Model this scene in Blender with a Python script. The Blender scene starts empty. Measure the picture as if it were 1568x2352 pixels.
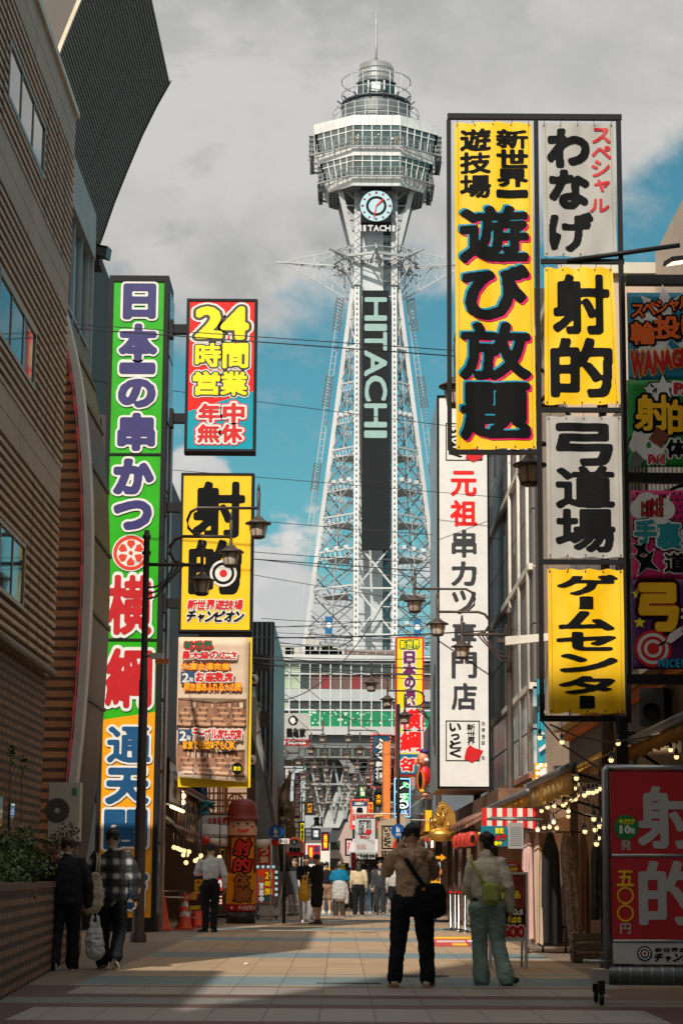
import bpy,math,random
import numpy as np
from mathutils import Vector,Matrix,noise
R=math.radians
sc=bpy.context.scene
COL=sc.collection
random.seed(7)
PW,PH,PF,HZ,CAMH,ROLL=1568.0,2352.0,4800.0,2008.0,1.2,0.0062
PITCH=math.atan((HZ-PH/2)/PF)
cam_d=bpy.data.cameras.new("camera")
cam_d.sensor_fit='VERTICAL';cam_d.sensor_height=36.0;cam_d.sensor_width=24.0
cam_d.lens=PF/PH*36.0
cam_d.clip_start=0.1;cam_d.clip_end=5000
cam=bpy.data.objects.new("camera",cam_d);COL.objects.link(cam)
cam.location=(0,0,CAMH)
CAM_M=Matrix.Rotation(math.pi/2+PITCH,3,'X')@Matrix.Rotation(ROLL,3,'Z')
cam.rotation_euler=CAM_M.to_euler()
sc.camera=cam
SUN_EL,SUN_AZ=R(45),R(16.5)
sun_from=Vector((-math.sin(SUN_AZ)*math.cos(SUN_EL),-math.cos(SUN_AZ)*math.cos(SUN_EL),math.sin(SUN_EL)))
sd=bpy.data.lights.new("sun",'SUN');sd.energy=3.9;sd.angle=R(0.53);sd.color=(1.0,0.93,0.82)
sun=bpy.data.objects.new("sun",sd);COL.objects.link(sun)
sun.rotation_euler=sun_from.to_track_quat('Z','Y').to_euler()
sc.view_settings.view_transform='Standard';sc.view_settings.look='None'
sc.view_settings.exposure=0.22;sc.view_settings.gamma=1.0
try:
 sc.cycles.max_bounces=6;sc.cycles.use_denoising=True
 sc.cycles.transparent_max_bounces=8
 sc.cycles.sample_clamp_indirect=6.0
except Exception:pass
class NT:
 def __init__(s,tree):s.t=tree;s.n=tree.nodes;s.l=tree.links
 def new(s,typ,**kw):
  n=s.n.new(typ)
  for k,v in kw.items():setattr(n,k,v)
  return n
 def put(s,sock,v):
  if isinstance(v,bpy.types.NodeSocket):s.l.new(v,sock)
  elif v is not None:
   if isinstance(v,(tuple,list))and len(v)==3 and sock.type=='RGBA':v=(*v,1)
   sock.default_value=v
 def m(s,op,a,b=None,c=None,clamp=False):
  n=s.new('ShaderNodeMath',operation=op);n.use_clamp=clamp
  s.put(n.inputs[0],a)
  if b is not None:s.put(n.inputs[1],b)
  if c is not None:s.put(n.inputs[2],c)
  return n.outputs[0]
 def mix(s,f,a,b,typ='MIX'):
  n=s.new('ShaderNodeMix',data_type='RGBA',blend_type=typ)
  s.put(n.inputs[0],f);s.put(n.inputs[6],a);s.put(n.inputs[7],b)
  return n.outputs[2]
 def noise(s,vec=None,scale=5,detail=4,rough=0.55,dist=0.0):
  n=s.new('ShaderNodeTexNoise')
  n.inputs['Scale'].default_value=scale;n.inputs['Detail'].default_value=detail
  n.inputs['Roughness'].default_value=rough;n.inputs['Distortion'].default_value=dist
  if vec is not None:s.l.new(vec,n.inputs['Vector'])
  return n.outputs[0]
 def sstep(s,x,a,b):
  n=s.new('ShaderNodeMapRange');n.interpolation_type='SMOOTHSTEP'
  s.put(n.inputs[0],x);n.inputs[1].default_value=a;n.inputs[2].default_value=b
  return n.outputs[0]
 def coord(s,kind='Object'):return s.new('ShaderNodeTexCoord').outputs[kind]
 def scalev(s,vec,k):
  n=s.new('ShaderNodeVectorMath',operation='MULTIPLY');s.l.new(vec,n.inputs[0]);n.inputs[1].default_value=k
  return n.outputs[0]
 def xyz(s,vec):
  n=s.new('ShaderNodeSeparateXYZ');s.l.new(vec,n.inputs[0]);return n.outputs
 def comb(s,x,y,z):
  n=s.new('ShaderNodeCombineXYZ')
  for i,v in enumerate((x,y,z)):s.put(n.inputs[i],v)
  return n.outputs[0]
def srgb(r,g,b):
 return tuple(((c/255)/12.92 if c/255<=0.04045 else((c/255+0.055)/1.055)**2.4)for c in(r,g,b))
world=bpy.data.worlds.new("World");sc.world=world;world.use_nodes=True
wt=NT(world.node_tree);wt.n.clear()
sky=wt.new('ShaderNodeTexSky');sky.sky_type='NISHITA';sky.sun_disc=False
sky.sun_elevation=SUN_EL;sky.sun_rotation=math.atan2(sun_from.x,sun_from.y)
sky.air_density=1.0;sky.dust_density=0.6;sky.ozone_density=1.2
gen=wt.coord('Generated');gx,gy,gz=wt.xyz(gen)
den=wt.m('MAXIMUM',wt.m('ABSOLUTE',gy),0.15)
az=wt.m('DIVIDE',gx,den);el=wt.m('DIVIDE',gz,den)
dome=wt.comb(wt.m('MULTIPLY',az,1.0),wt.m('MULTIPLY',el,1.2),wt.m('MULTIPLY',gy,0.3))
n1=wt.noise(dome,9.0,9,0.6,0.08)
n2=wt.noise(dome,3.6,7,0.58,0.05)
n3=wt.noise(wt.scalev(dome,(1.0,1.25,1.0)),17.0,10,0.6,0.12)
n4=wt.noise(dome,14.0,10,0.6,0.1)
edge=wt.m('ADD',el,wt.m('MULTIPLY',wt.m('SUBTRACT',n1,0.5),0.22))
edge=wt.m('SUBTRACT',edge,wt.m('MULTIPLY',wt.m('MAXIMUM',wt.m('SUBTRACT',az,0.07),0.0),0.85))
sheet=wt.sstep(edge,0.250,0.305)
low=wt.m('ADD',n3,wt.m('MULTIPLY',wt.m('SUBTRACT',0.150,el),1.1))
low=wt.m('ADD',low,wt.m('MULTIPLY',wt.m('SUBTRACT',-0.01,az),0.6))
for(a0,e0,r0,k0)in((-.036,.120,.026,.36),(-.070,.184,.018,.34),(.046,.215,.018,.14),(.03,.150,.014,.10)):
 q=wt.m('ADD',wt.m('POWER',wt.m('DIVIDE',wt.m('SUBTRACT',az,a0),r0*1.5),2.0),wt.m('POWER',wt.m('DIVIDE',wt.m('SUBTRACT',el,e0),r0),2.0))
 low=wt.m('ADD',low,wt.m('MULTIPLY',wt.m('EXPONENT',wt.m('MULTIPLY',q,-0.7)),k0))
puff=wt.sstep(low,0.60,0.70)
wisp=wt.m('MULTIPLY',wt.sstep(n3,0.52,0.72),0.42)
blue=wt.mix(1.0,sky.outputs[0],wt.mix(wt.sstep(el,0.02,0.16),(0.85,0.92,0.95),(0.46,1.0,0.87)),'MULTIPLY')
c_low=wt.mix(wt.sstep(n3,0.48,0.78),(6.4,6.5,6.5),(9.0,8.8,8.4))
c_sheet=wt.mix(wt.sstep(n2,0.36,0.64),(2.75,3.0,3.1),(6.9,6.75,6.45))
c_sheet=wt.mix(wt.m('MULTIPLY',wt.sstep(n4,0.44,0.60),0.62),c_sheet,(6.9,6.75,6.5))
c_sheet=wt.mix(wt.m('MULTIPLY',wt.sstep(n3,0.50,0.68),0.42),c_sheet,(3.3,3.5,3.6))
c_sheet=wt.mix(wt.m('MULTIPLY',wt.sstep(n1,0.52,0.74),0.45),c_sheet,(3.5,3.6,3.6))
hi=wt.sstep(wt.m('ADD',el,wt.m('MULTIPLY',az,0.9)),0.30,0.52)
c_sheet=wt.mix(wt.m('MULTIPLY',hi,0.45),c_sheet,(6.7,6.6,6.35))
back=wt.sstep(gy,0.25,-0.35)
c_sheet=wt.mix(back,c_sheet,(11.5,10.9,10.0))  # unseen clouds behind the viewpoint, brightened to lift ambient light in the shade
col=wt.mix(wisp,blue,(5.2,5.4,5.4))
col=wt.mix(puff,col,c_low)
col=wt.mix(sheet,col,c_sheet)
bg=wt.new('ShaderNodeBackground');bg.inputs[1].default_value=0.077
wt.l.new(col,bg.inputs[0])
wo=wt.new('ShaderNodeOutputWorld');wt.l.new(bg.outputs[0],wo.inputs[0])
def ray(u,v):
 a=u-PW/2;b=PH/2-v
 return CAM_M@Vector((a,b,-PF))
def pt(u,v,Y):
 d=ray(u,v);k=Y/d.y
 return Vector((d.x*k,Y,CAMH+d.z*k))
def ptx(u,v,X):
 d=ray(u,v);k=X/d.x
 return Vector((X,d.y*k,CAMH+d.z*k))
def gnd(u,v):
 d=ray(u,v);k=-CAMH/d.z
 return Vector((d.x*k,d.y*k,0))
MATS={}
def mat(name,col,rough=0.6,metal=0.0,var=0.12,vscale=2.5,bump=0.0,bscale=40,emit=0.0,ecol=None,coat=0.0,streak=0.0,trans=0.0,alpha=1.0,spec=0.5):
 if name in MATS:return MATS[name]
 mt=bpy.data.materials.new(name);mt.use_nodes=True
 t=NT(mt.node_tree);b=t.n['Principled BSDF']
 co=t.coord('Object')
 dark=tuple(c*(1-var)for c in col);lite=tuple(min(1,c*(1+var*0.7))for c in col)
 nz=t.noise(co,vscale,6,0.62)
 c=t.mix(t.sstep(nz,0.3,0.7),dark,lite)
 if streak>0:
  st=t.noise(t.scalev(co,(6,6,0.35)),3.0,5,0.65)
  c=t.mix(t.m('MULTIPLY',t.sstep(st,0.5,0.78),streak),c,tuple(x*0.45 for x in col))
 t.put(b.inputs['Base Color'],c)
 b.inputs['Metallic'].default_value=metal
 t.put(b.inputs['Roughness'],t.m('ADD',rough-0.06,t.m('MULTIPLY',nz,0.12)))
 b.inputs['Specular IOR Level'].default_value=spec
 if coat:b.inputs['Coat Weight'].default_value=coat;b.inputs['Coat Roughness'].default_value=0.15
 if trans:b.inputs['Transmission Weight'].default_value=trans
 if alpha<1:b.inputs['Alpha'].default_value=alpha
 if bump>0:
  bn=t.new('ShaderNodeBump');bn.inputs['Strength'].default_value=bump;bn.inputs['Distance'].default_value=0.02
  t.l.new(t.noise(co,bscale,5,0.6),bn.inputs['Height']);t.l.new(bn.outputs[0],b.inputs['Normal'])
 if emit>0:
  b.inputs['Emission Color'].default_value=(*(ecol or col),1);b.inputs['Emission Strength'].default_value=emit
 MATS[name]=mt
 return mt
class MB:
 def __init__(s):s.v=[];s.f=[];s.sm=[]
 def add(s,vs,fs,smooth=False):
  o=len(s.v);s.v+=[tuple(v)for v in vs]
  s.f+=[tuple(i+o for i in f)for f in fs];s.sm+=[smooth]*len(fs)
  return s
 def quad(s,a,b,c,d):return s.add([a,b,c,d],[(0,1,2,3)])
 def box(s,x0,y0,z0,x1,y1,z1):
  vs=[(x0,y0,z0),(x1,y0,z0),(x1,y1,z0),(x0,y1,z0),(x0,y0,z1),(x1,y0,z1),(x1,y1,z1),(x0,y1,z1)]
  return s.add(vs,[(0,3,2,1),(4,5,6,7),(0,1,5,4),(1,2,6,5),(2,3,7,6),(3,0,4,7)])
 def cbox(s,c,d,rot=None):
  hx,hy,hz=d[0]/2,d[1]/2,d[2]/2
  vs=[Vector((x,y,z))for z in(-hz,hz)for x,y in((-hx,-hy),(hx,-hy),(hx,hy),(-hx,hy))]
  if rot is not None:vs=[rot@v for v in vs]
  vs=[v+Vector(c)for v in vs]
  return s.add(vs,[(0,3,2,1),(4,5,6,7),(0,1,5,4),(1,2,6,5),(2,3,7,6),(3,0,4,7)])
 def tube(s,pts,r,n=6,cap=True,smooth=True,ry=None):
  pts=[Vector(p)for p in pts];rings=[]
  rs=r if isinstance(r,(list,tuple))else[r]*len(pts)
  ref=None;vs=[]
  for i,p in enumerate(pts):
   if i==0:d=pts[1]-p
   elif i==len(pts)-1:d=p-pts[i-1]
   else:d=(pts[i+1]-p).normalized()+(p-pts[i-1]).normalized()
   d=d.normalized()if d.length>1e-9 else Vector((0,0,1))
   if ref is None:ref=Vector((0,0,1))if abs(d.z)<0.9 else Vector((1,0,0))
   a=d.cross(ref)
   if a.length<1e-6:a=d.orthogonal()
   a.normalize();b=d.cross(a).normalized();ref=-b if False else ref
   for k in range(n):
    t=2*math.pi*(k+0.5)/n
    vs.append(p+a*math.cos(t)*rs[i]+b*math.sin(t)*(rs[i]if ry is None else ry))
  fs=[]
  for i in range(len(pts)-1):
   for k in range(n):
    k2=(k+1)%n
    fs.append((i*n+k,i*n+k2,(i+1)*n+k2,(i+1)*n+k))
  if cap:
   fs.append(tuple(range(n))[::-1]);fs.append(tuple((len(pts)-1)*n+k for k in range(n)))
  return s.add(vs,fs,smooth and n>4)
 def bar(s,a,b,w,n=4):return s.tube([a,b],w/2*(1.414 if n==4 else 1),n,True,n>4)
 def lathe(s,prof,n=20,c=(0,0,0),smooth=True,a0=0,a1=2*math.pi,sx=1,sy=1):
  full=abs(a1-a0-2*math.pi)<1e-6;m=n if full else n+1;vs=[]
  for r,z in prof:
   for k in range(m):
    t=a0+(a1-a0)*k/n
    vs.append((c[0]+r*sx*math.cos(t),c[1]+r*sy*math.sin(t),c[2]+z))
  fs=[]
  for i in range(len(prof)-1):
   for k in range(n):
    k2=(k+1)%m
    fs.append((i*m+k,i*m+k2,(i+1)*m+k2,(i+1)*m+k))
  s.add(vs,fs,smooth)
  return s
 def ball(s,c,r,n=12,sz=1.0):
  k=max(4,n//2)
  return s.lathe([(r*math.sin(math.pi*i/k)+1e-5,-r*sz*math.cos(math.pi*i/k))for i in range(k+1)],n,c)
 def poly(s,pts2,y,flip=False):
  """flat polygon given in (x,z), at local y, facing -y"""
  n=len(pts2)
  return s.add([(x,y,z)for x,z in pts2],[tuple(range(n))])
 def prism(s,pts2,y0,y1):
  """extrude an (x,z) outline from y0 (front) to y1"""
  n=len(pts2)
  vs=[(x,y0,z)for x,z in pts2]+[(x,y1,z)for x,z in pts2]
  fs=[tuple(range(n)),tuple(range(2*n-1,n-1,-1))]+[(i,n+i,n+(i+1)%n,(i+1)%n)for i in range(n)]
  return s.add(vs,fs)
 def disc(s,x,z,r,y,n=28,r0=0.0):
  if r0<=0:return s.poly([(x+r*math.cos(2*math.pi*k/n),z+r*math.sin(2*math.pi*k/n))for k in range(n)],y)
  vs=[];
  for q in(r,r0):vs+=[(x+q*math.cos(2*math.pi*k/n),y,z+q*math.sin(2*math.pi*k/n))for k in range(n)]
  return s.add(vs,[(k,(k+1)%n,n+(k+1)%n,n+k)for k in range(n)])
 def build(s,name,m,parent=None,label=None,recalc=False):
  me=bpy.data.meshes.new(name)
  me.from_pydata(s.v,[],s.f);me.update()
  me.polygons.foreach_set('use_smooth',s.sm)
  for x in(m if isinstance(m,(list,tuple))else[m]):me.materials.append(x)
  o=bpy.data.objects.new(name,me);COL.objects.link(o)
  if parent is not None:o.parent=parent
  if label:o['label']=label
  return o
def thing(name,label,cat,loc=(0,0,0),rz=0.0,group=None):
 o=bpy.data.objects.new(name,None);COL.objects.link(o)
 o.location=loc;o.rotation_euler=(0,0,rz);o.empty_display_size=0.3
 o['label']=label;o['category']=cat
 if group:o['group']=group
 return o
def tag(o,label,cat,group=None):
 o['label']=label;o['category']=cat
 if group:o['group']=group
 return o
def struct(name,mb,m):
 o=mb.build(name,m);o['kind']='structure';return o
def children(o):return[c for c in bpy.data.objects if c.parent==o]
def copy_tree(root,loc,rz,label=None,scale=None):
 r=root.copy();COL.objects.link(r);r.location=loc;r.rotation_euler=(0,0,rz)
 if scale:r.scale=scale
 if label:r['label']=label
 for ch in list(root.children):
  c=ch.copy();COL.objects.link(c);c.parent=r
  for g in list(ch.children):
   d=g.copy();COL.objects.link(d);d.parent=c
 return r
_GL={}
TMP=bpy.data.scenes.new('workbench')
def evaluated_mesh(o):
 with bpy.context.temp_override(scene=TMP,view_layer=TMP.view_layers[0]):
  dg=bpy.context.evaluated_depsgraph_get();dg.update()
  return bpy.data.meshes.new_from_object(o.evaluated_get(dg))
def _raster(ch,N,pad,rot):
 c=bpy.data.curves.new('glyph','FONT');c.body=ch;c.resolution_u=3
 o=bpy.data.objects.new('glyph',c);TMP.collection.objects.link(o)
 me=evaluated_mesh(o)
 vs=np.array([(v.co.x,v.co.y)for v in me.vertices],dtype=np.float64).reshape(-1,2)
 tris=[]
 for p in me.polygons:
  q=list(p.vertices)
  for i in range(1,len(q)-1):tris.append((q[0],q[i],q[i+1]))
 bpy.data.objects.remove(o);bpy.data.curves.remove(c);bpy.data.meshes.remove(me)
 if rot:vs=np.stack([1-vs[:,1],vs[:,0]],1)if rot>0 else np.stack([vs[:,1],1-vs[:,0]],1)
 lo=vs.min(0);hi=vs.max(0)
 P=int(pad*N)
 G=(int((hi[0]-lo[0])*N)+2*P+2,int((hi[1]-lo[1])*N)+2*P+2)
 g=np.zeros(G,bool);q=(vs-lo)*N+P
 for a,b,c_ in tris:
  A,B,C=q[a],q[b],q[c_]
  x0,y0=np.floor(np.minimum(np.minimum(A,B),C)).astype(int);x1,y1=np.ceil(np.maximum(np.maximum(A,B),C)).astype(int)+1
  xx,yy=np.meshgrid(np.arange(x0,x1),np.arange(y0,y1),indexing='ij')
  d0=(B[0]-A[0])*(yy-A[1])-(B[1]-A[1])*(xx-A[0])
  d1=(C[0]-B[0])*(yy-B[1])-(C[1]-B[1])*(xx-B[0])
  d2=(A[0]-C[0])*(yy-C[1])-(A[1]-C[1])*(xx-C[0])
  e=1e-6
  ins=((d0>=-e)&(d1>=-e)&(d2>=-e))|((d0<=e)&(d1<=e)&(d2<=e))
  g[x0:x1,y0:y1]|=ins
 return g,lo,P
def _edt(mask):
 """distance to nearest True"""
 BIG=1e6
 n0,n1=mask.shape
 f=np.where(mask,0.0,BIG).astype(np.float32)
 i=np.arange(n0,dtype=np.float32);D=(i[:,None]-i[None,:])**2
 h=np.empty_like(f)
 for j in range(n1):h[:,j]=(f[None,:,j]+D).min(1)
 i=np.arange(n1,dtype=np.float32);D=(i[:,None]-i[None,:])**2
 r=np.empty_like(f)
 for j in range(n0):r[j,:]=(h[j][None,:]+D).min(1)
 return np.sqrt(r)
def _sdf(ch,N,rot):
 k=(ch,N,rot)
 if k not in _GL:
  g,lo,P=_raster(ch,N,0.20,rot)
  d=_edt(g)-_edt(~g)
  d=d-np.sign(d)*0.5
  s=d.copy()
  s[1:-1,1:-1]=(d[1:-1,1:-1]*4+d[:-2,1:-1]*2+d[2:,1:-1]*2+d[1:-1,:-2]*2+d[1:-1,2:]*2+d[:-2,:-2]+d[2:,2:]+d[:-2,2:]+d[2:,:-2])/16
  _GL[k]=(s/N,P)
 return _GL[k]
_GM={}
def _contour(ch,N,rot,grow,run=0):
 """polygons (list of arrays Nx2 in cell units) of {sdf < grow}"""
 k=(ch,N,rot,round(grow,4),run)
 if k in _GM:return _GM[k]
 s,P=_sdf(ch,N,rot)
 f=grow-s;ins=f>0
 polys=[]
 a=ins[:-1,:-1];b=ins[1:,:-1];c=ins[1:,1:];d=ins[:-1,1:]
 cnt=a.astype(int)+b+c+d
 full=cnt==4
 for j in range(full.shape[1]):
  col=full[:,j];i=0;n=len(col)
  idx=np.flatnonzero(np.diff(np.concatenate(([0],col.astype(np.int8),[0]))))
  for q in range(0,len(idx),2):
   st=run or 9999
   for i0 in range(idx[q],idx[q+1],st):
    i1=min(i0+st,idx[q+1]);polys.append([(i0,j),(i1,j),(i1,j+1),(i0,j+1)])
 for i,j in zip(*np.nonzero((cnt>0)&(cnt<4))):
  cs=[(i,j),(i+1,j),(i+1,j+1),(i,j+1)];fv=[f[x]for x in cs];out=[]
  for q in range(4):
   p0,p1=cs[q],cs[(q+1)%4];f0,f1=fv[q],fv[(q+1)%4]
   if f0>0:out.append(p0)
   if(f0>0)!=(f1>0):
    t=f0/(f0-f1);out.append((p0[0]+(p1[0]-p0[0])*t,p0[1]+(p1[1]-p0[1])*t))
  if len(out)>=3:polys.append(out)
 _GM[k]=(polys,P,s.shape,N)
 return _GM[k]
def glyph(mb,ch,box,y,w=0.03,grow=0.0,rot=0,slant=0.0,warp=None,N=None,dx=0,dz=0):
 """add one character to mb: ink (thickened by w em) fills box=(x0,z0,x1,z1); grow widens further around the same placement"""
 x0,z0,x1,z1=box
 if N is None:N=48
 polys,P,shp,N=_contour(ch,N,rot,w+grow,3 if warp else 0)
 W=w*N
 lx,hx=P-W,shp[0]-2-P+W;lz,hz=P-W,shp[1]-2-P+W
 sx=(x1-x0)/max(hx-lx,1e-6);sz=(z1-z0)/max(hz-lz,1e-6)
 vs=[];fs=[]
 for p in polys:
  o=len(vs)
  for q in p:
   X=x0+(q[0]-lx)*sx+dx;Z=z0+(q[1]-lz)*sz+dz
   if slant:X+=(Z-(z0+z1)/2)*slant
   vs.append(warp(X,y,Z)if warp else(X,y,Z))
  fs.append(tuple(range(o,o+len(p))))
 mb.add(vs,fs)
def line_text(mb,s,box,y,w=0.02,grow=0.0,vert=False,slant=0.0,gap=0.06,N=28,warp=None,dx=0,dz=0):
 """a run of characters spread evenly over a box"""
 x0,z0,x1,z1=box;n=len(s)
 for i,ch in enumerate(s):
  if ch==' ' or ch=='\u3000':continue
  rot=0
  if vert:
   h=(z1-z0)/n;b=[x0,z1-(i+1)*h+h*gap/2,x1,z1-i*h-h*gap/2]
   if ch in 'ー−-~':rot=1;m=(x0+x1)/2;b[0]=m-(x1-x0)*.1;b[2]=m+(x1-x0)*.1
  else:
   ww=(x1-x0)/n;b=[x0+i*ww+ww*gap/2,z0,x0+(i+1)*ww-ww*gap/2,z1]
   if ch in 'ー−-':m=(z0+z1)/2;b[1]=m-(z1-z0)*.1;b[3]=m+(z1-z0)*.1
   if ch in '1Il!|i':m=(b[0]+b[2])/2;hw=(b[2]-b[0])*0.22;b[0]=m-hw;b[2]=m+hw
  if ch in '一':m=(b[1]+b[3])/2;hh=(b[3]-b[1])*.12;b[1]=m-hh;b[3]=m+hh
  if ch in 'っゃャッ・':
   cx,cz=(b[0]+b[2])/2,b[1]+(b[3]-b[1])*.42
   b=[cx-(b[2]-b[0])*.36,b[1],cx+(b[2]-b[0])*.36,b[1]+(b[3]-b[1])*.74]
  glyph(mb,ch,b,y,w,grow,rot,slant,warp,N,dx,dz)
DENSE='遊題放射的場技新業営無横綱験閣時間通道'
class Board:
 """a sign built in its own plane: local x right, z up, front towards -y. Pixel helpers measure the photograph in that plane."""
 def __init__(s,name,label,cat,u,v,Y=None,X=None,rz=0.0,group=None):
  s.o=pt(u,v,Y)if X is None else ptx(u,v,X)
  if X is not None:rz=math.pi/2 if X<0 else-math.pi/2
  s.rz=rz;s.e=thing(name,label,cat,s.o,rz,group)
  s.ax=Vector((math.cos(rz),math.sin(rz),0));s.nr=Vector((math.sin(rz),-math.cos(rz),0))
 def p(s,u,v,off=0.0):
  d=ray(u,v);c=Vector((0,0,CAMH));o=s.o+s.nr*off
  k=(o-c).dot(s.nr)/d.dot(s.nr);q=c+d*k-s.o
  return q.dot(s.ax),q.z
 def box(s,u0,v0,u1,v1,off=0.0):
  um=(u0+u1)/2;vm=(v0+v1)/2
  xa,_=s.p(u0,vm,off);xb,_=s.p(u1,vm,off)
  _,za=s.p(um,v1,off);_,zb=s.p(um,v0,off)
  return(xa,za,xb,zb)
 def poly(s,pts,off=0.0):return[s.p(u,v,off)for u,v in pts]
 def part(s,mb,name,m,label=None,parent=None):return mb.build(name,m,parent or s.e,label)
 def panel(s,name,bx,y0,y1,m):
  return s.part(MB().box(bx[0],y0,bx[1],bx[2],y1,bx[3]),name,m)
 def frame(s,name,bx,w,y0,y1,m):
  x0,z0,x1,z1=bx
  mb=MB().box(x0-w,y0,z0-w,x1+w,y1,z0).box(x0-w,y0,z1,x1+w,y1,z1+w)
  mb.box(x0-w,y0,z0,x0,y1,z1).box(x1,y0,z0,x1+w,y1,z1)
  return s.part(mb,name,m)
 def chars(s,items,y,layers,w=0.03,N=48,off=0.0,warp=None):
  """items: (char, u0, v0, u1, v1[, rot]); layers: (part name, material, grow, step[, du, dv])"""
  for k,L in enumerate(layers):
   mb=MB()
   for it in items:
    du,dv=(L[4],L[5])if len(L)>4 else(0,0)
    bx=s.box(it[1],it[2],it[3],it[4],off)
    kx=(bx[2]-bx[0])/max(it[3]-it[1],.001)
    glyph(mb,it[0],bx,y-L[3],w*(.66 if it[0]in DENSE else.78 if it[0]in 'びげゲ' else 1),L[2],it[5]if len(it)>5 else 0,0,warp,N,du*kx,-dv*kx)
   s.part(mb,L[0],L[1])
 def text(s,txt,u0,v0,u1,v1,y,layers,w=0.02,vert=False,slant=0.0,N=28,gap=0.06,warp=None):
  bx=s.box(u0,v0,u1,v1)
  for L in layers:
   mb=MB();line_text(mb,txt,bx,y-L[3],w,L[2],vert,slant,gap,N,warp);s.part(mb,L[0],L[1])
# ================================================================== SIGNS
def C(n,r,g,b,rough=0.45,var=0.07,**k):return mat(n,srgb(r,g,b),rough,0,var,**k)
BLACK=C('black_frame',26,25,26,0.5,spec=.25);INK=C('black_ink',16,17,19,0.7,0.04,spec=.12);WHITE=C('white_paint',222,219,213,0.45,0.05)
GREEN=C('sign_green',44,168,18,0.35,0.08,streak=.14);ORANGE=C('sign_orange',236,158,18,0.35,0.05)
NAVY=C('navy_ink',48,42,104);REDI=C('red_ink',205,20,24);BLUEI=C('blue_ink',0,74,118)
YEL=C('banner_yellow',248,196,0,0.5,0.06,streak=.10);LEMON=C('lemon_ink',246,226,8);REDP=C('red_panel',232,30,24,0.35,0.05);CYAN=C('cyan_panel',0,152,172,0.35,0.05)
CYINK=C('cyan_ink',0,140,168);MAGI=C('magenta_ink',222,0,92);GREYINK=C('grey_ink',66,62,56)
STEEL=mat('grey_steel',(0.18,0.18,0.185),0.45,0.5,0.2);CHAR=C('charcoal_ink',52,54,58)
CLOTHG=C('banner_grey',172,168,162,0.65,0.07,streak=.12)
B=Board('tall_lightbox_sign','tall green and orange vertical lightbox with navy and red Japanese characters','sign',285,2139,Y=44)
bx=B.box(233,633,373,2139);x0,z0,x1,z1=bx
B.part(MB().box(x0,0.02,0.0,x1,1.30,z1),'cabinet',BLACK)
fx0,fx1=x0+0.09,x1-0.10
_,zs=B.p(290,1644);zt=z1-0.13;zb=0.28
sl=0.085
B.part(MB().poly([(fx0,zs-sl),(fx1,zs+sl),(fx1,zt),(fx0,zt)],0.012),'green_face',GREEN)
B.part(MB().poly([(fx0,zb),(fx1,zb),(fx1,zs+sl),(fx0,zs-sl)],0.012),'orange_face',ORANGE)
mb=MB()
for vv in(1043,1469):
 _,zz=B.p(290,vv);mb.box(fx0,-0.012,zz-.022,fx1,0.02,zz+.022)
mb.box(x0,-0.02,0,fx0,0.02,z1).box(fx1,-0.02,0,x1,0.02,z1).box(fx0,-0.02,zt,fx1,0.02,z1).box(fx0,-0.02,0,fx1,0.02,zb)
B.part(mb,'frame',BLACK)
mb=MB()
for k in range(9):
 zz=0.35+k*(z1-.6)/9;mb.box(x1-.01,.12,zz,x1+.03,1.2,zz+(z1-.6)/9-.07)
B.part(mb,'side_panel',mat('side_glass',(.30,.38,.44),.18,.35,.3))
L=[('white_outline',WHITE,0.055,.012),('navy_lettering',NAVY,0,.02)]
B.chars([('日',284,652,358,733),('本',273,744,361,828),('一',275,834,357,858),('の',271,871,357,937),('串',271,949,356,1035),('か',260,1054,353,1136),('つ',260,1150,348,1218)],0,L,0.06,56)
L=[('white_outline',WHITE,0.055,.012),('red_lettering',C('deep_red_ink',186,8,20),0,.02)]
B.chars([('横',246,1322,349,1459),('綱',242,1488,349,1625)],0,L,0.045,60)
L=[('white_outline',WHITE,0.055,.012),('blue_lettering',BLUEI,0,.02)]
B.chars([('通',246,1668,347,1752),('天',242,1764,342,1848),('閣',240,1860,338,1950),('店',238,1996,338,2092)],0,L,0.045,56)
ex,ez=B.p(301,1270);er=(B.p(344,1270)[0]-ex)
B.part(MB().disc(ex,ez,er,-.010),'wheel_emblem',WHITE)
mb=MB().disc(ex,ez,er*.93,-.016,36,er*.75).disc(ex,ez,er*.11,-.016)
for k in range(6):
 a=math.pi/6+k*math.pi/3
 def pp(r,da):return(ex+r*er*math.cos(a+da),ez+r*er*math.sin(a+da))
 mb.poly([pp(.22,0),pp(.52,-.42),pp(.70,-.25),pp(.70,.25),pp(.52,.42)],-.016)
B.part(mb,'emblem_spokes',C('vermilion',214,58,22))
LEFT_SIGN_POST_X=pt(398,1400,44.9).x
def arms_to(B,vs,u0,u1,yb):
 for v in vs:
  a=B.p(u0,v);b=B.p(u1,v)
  B.part(MB().box(a[0],yb,a[1]-.10,b[0],yb+.18,a[1]+.10).box(a[0]-.02,yb-.05,a[1]-.2,a[0]+.06,yb+.23,a[1]+.2),'bracket',BLACK)
B=Board('projecting_lightbox','red and cyan lightbox with yellow 24 above two rows of characters','sign',507,1042,Y=44)
bx=B.box(426,686,589,1041);x0,z0,x1,z1=bx
B.part(MB().box(x0,.01,z0,x1,.30,z1),'cabinet',BLACK)
B.frame('frame',(x0+.06,z0+.09,x1-.06,z1-.06),.055,-.02,.02,BLACK)
ix0,iz0,ix1,iz1=x0+.06,z0+.09,x1-.06,z1-.06
za=B.p(430,945)[1];zb2=B.p(590,898)[1]
B.part(MB().poly([(ix0,za),(ix1,zb2),(ix1,iz1),(ix0,iz1)],0),'red_face',REDP)
B.part(MB().poly([(ix0,iz0),(ix1,iz0),(ix1,zb2),(ix0,za)],0),'cyan_face',CYAN)
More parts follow.
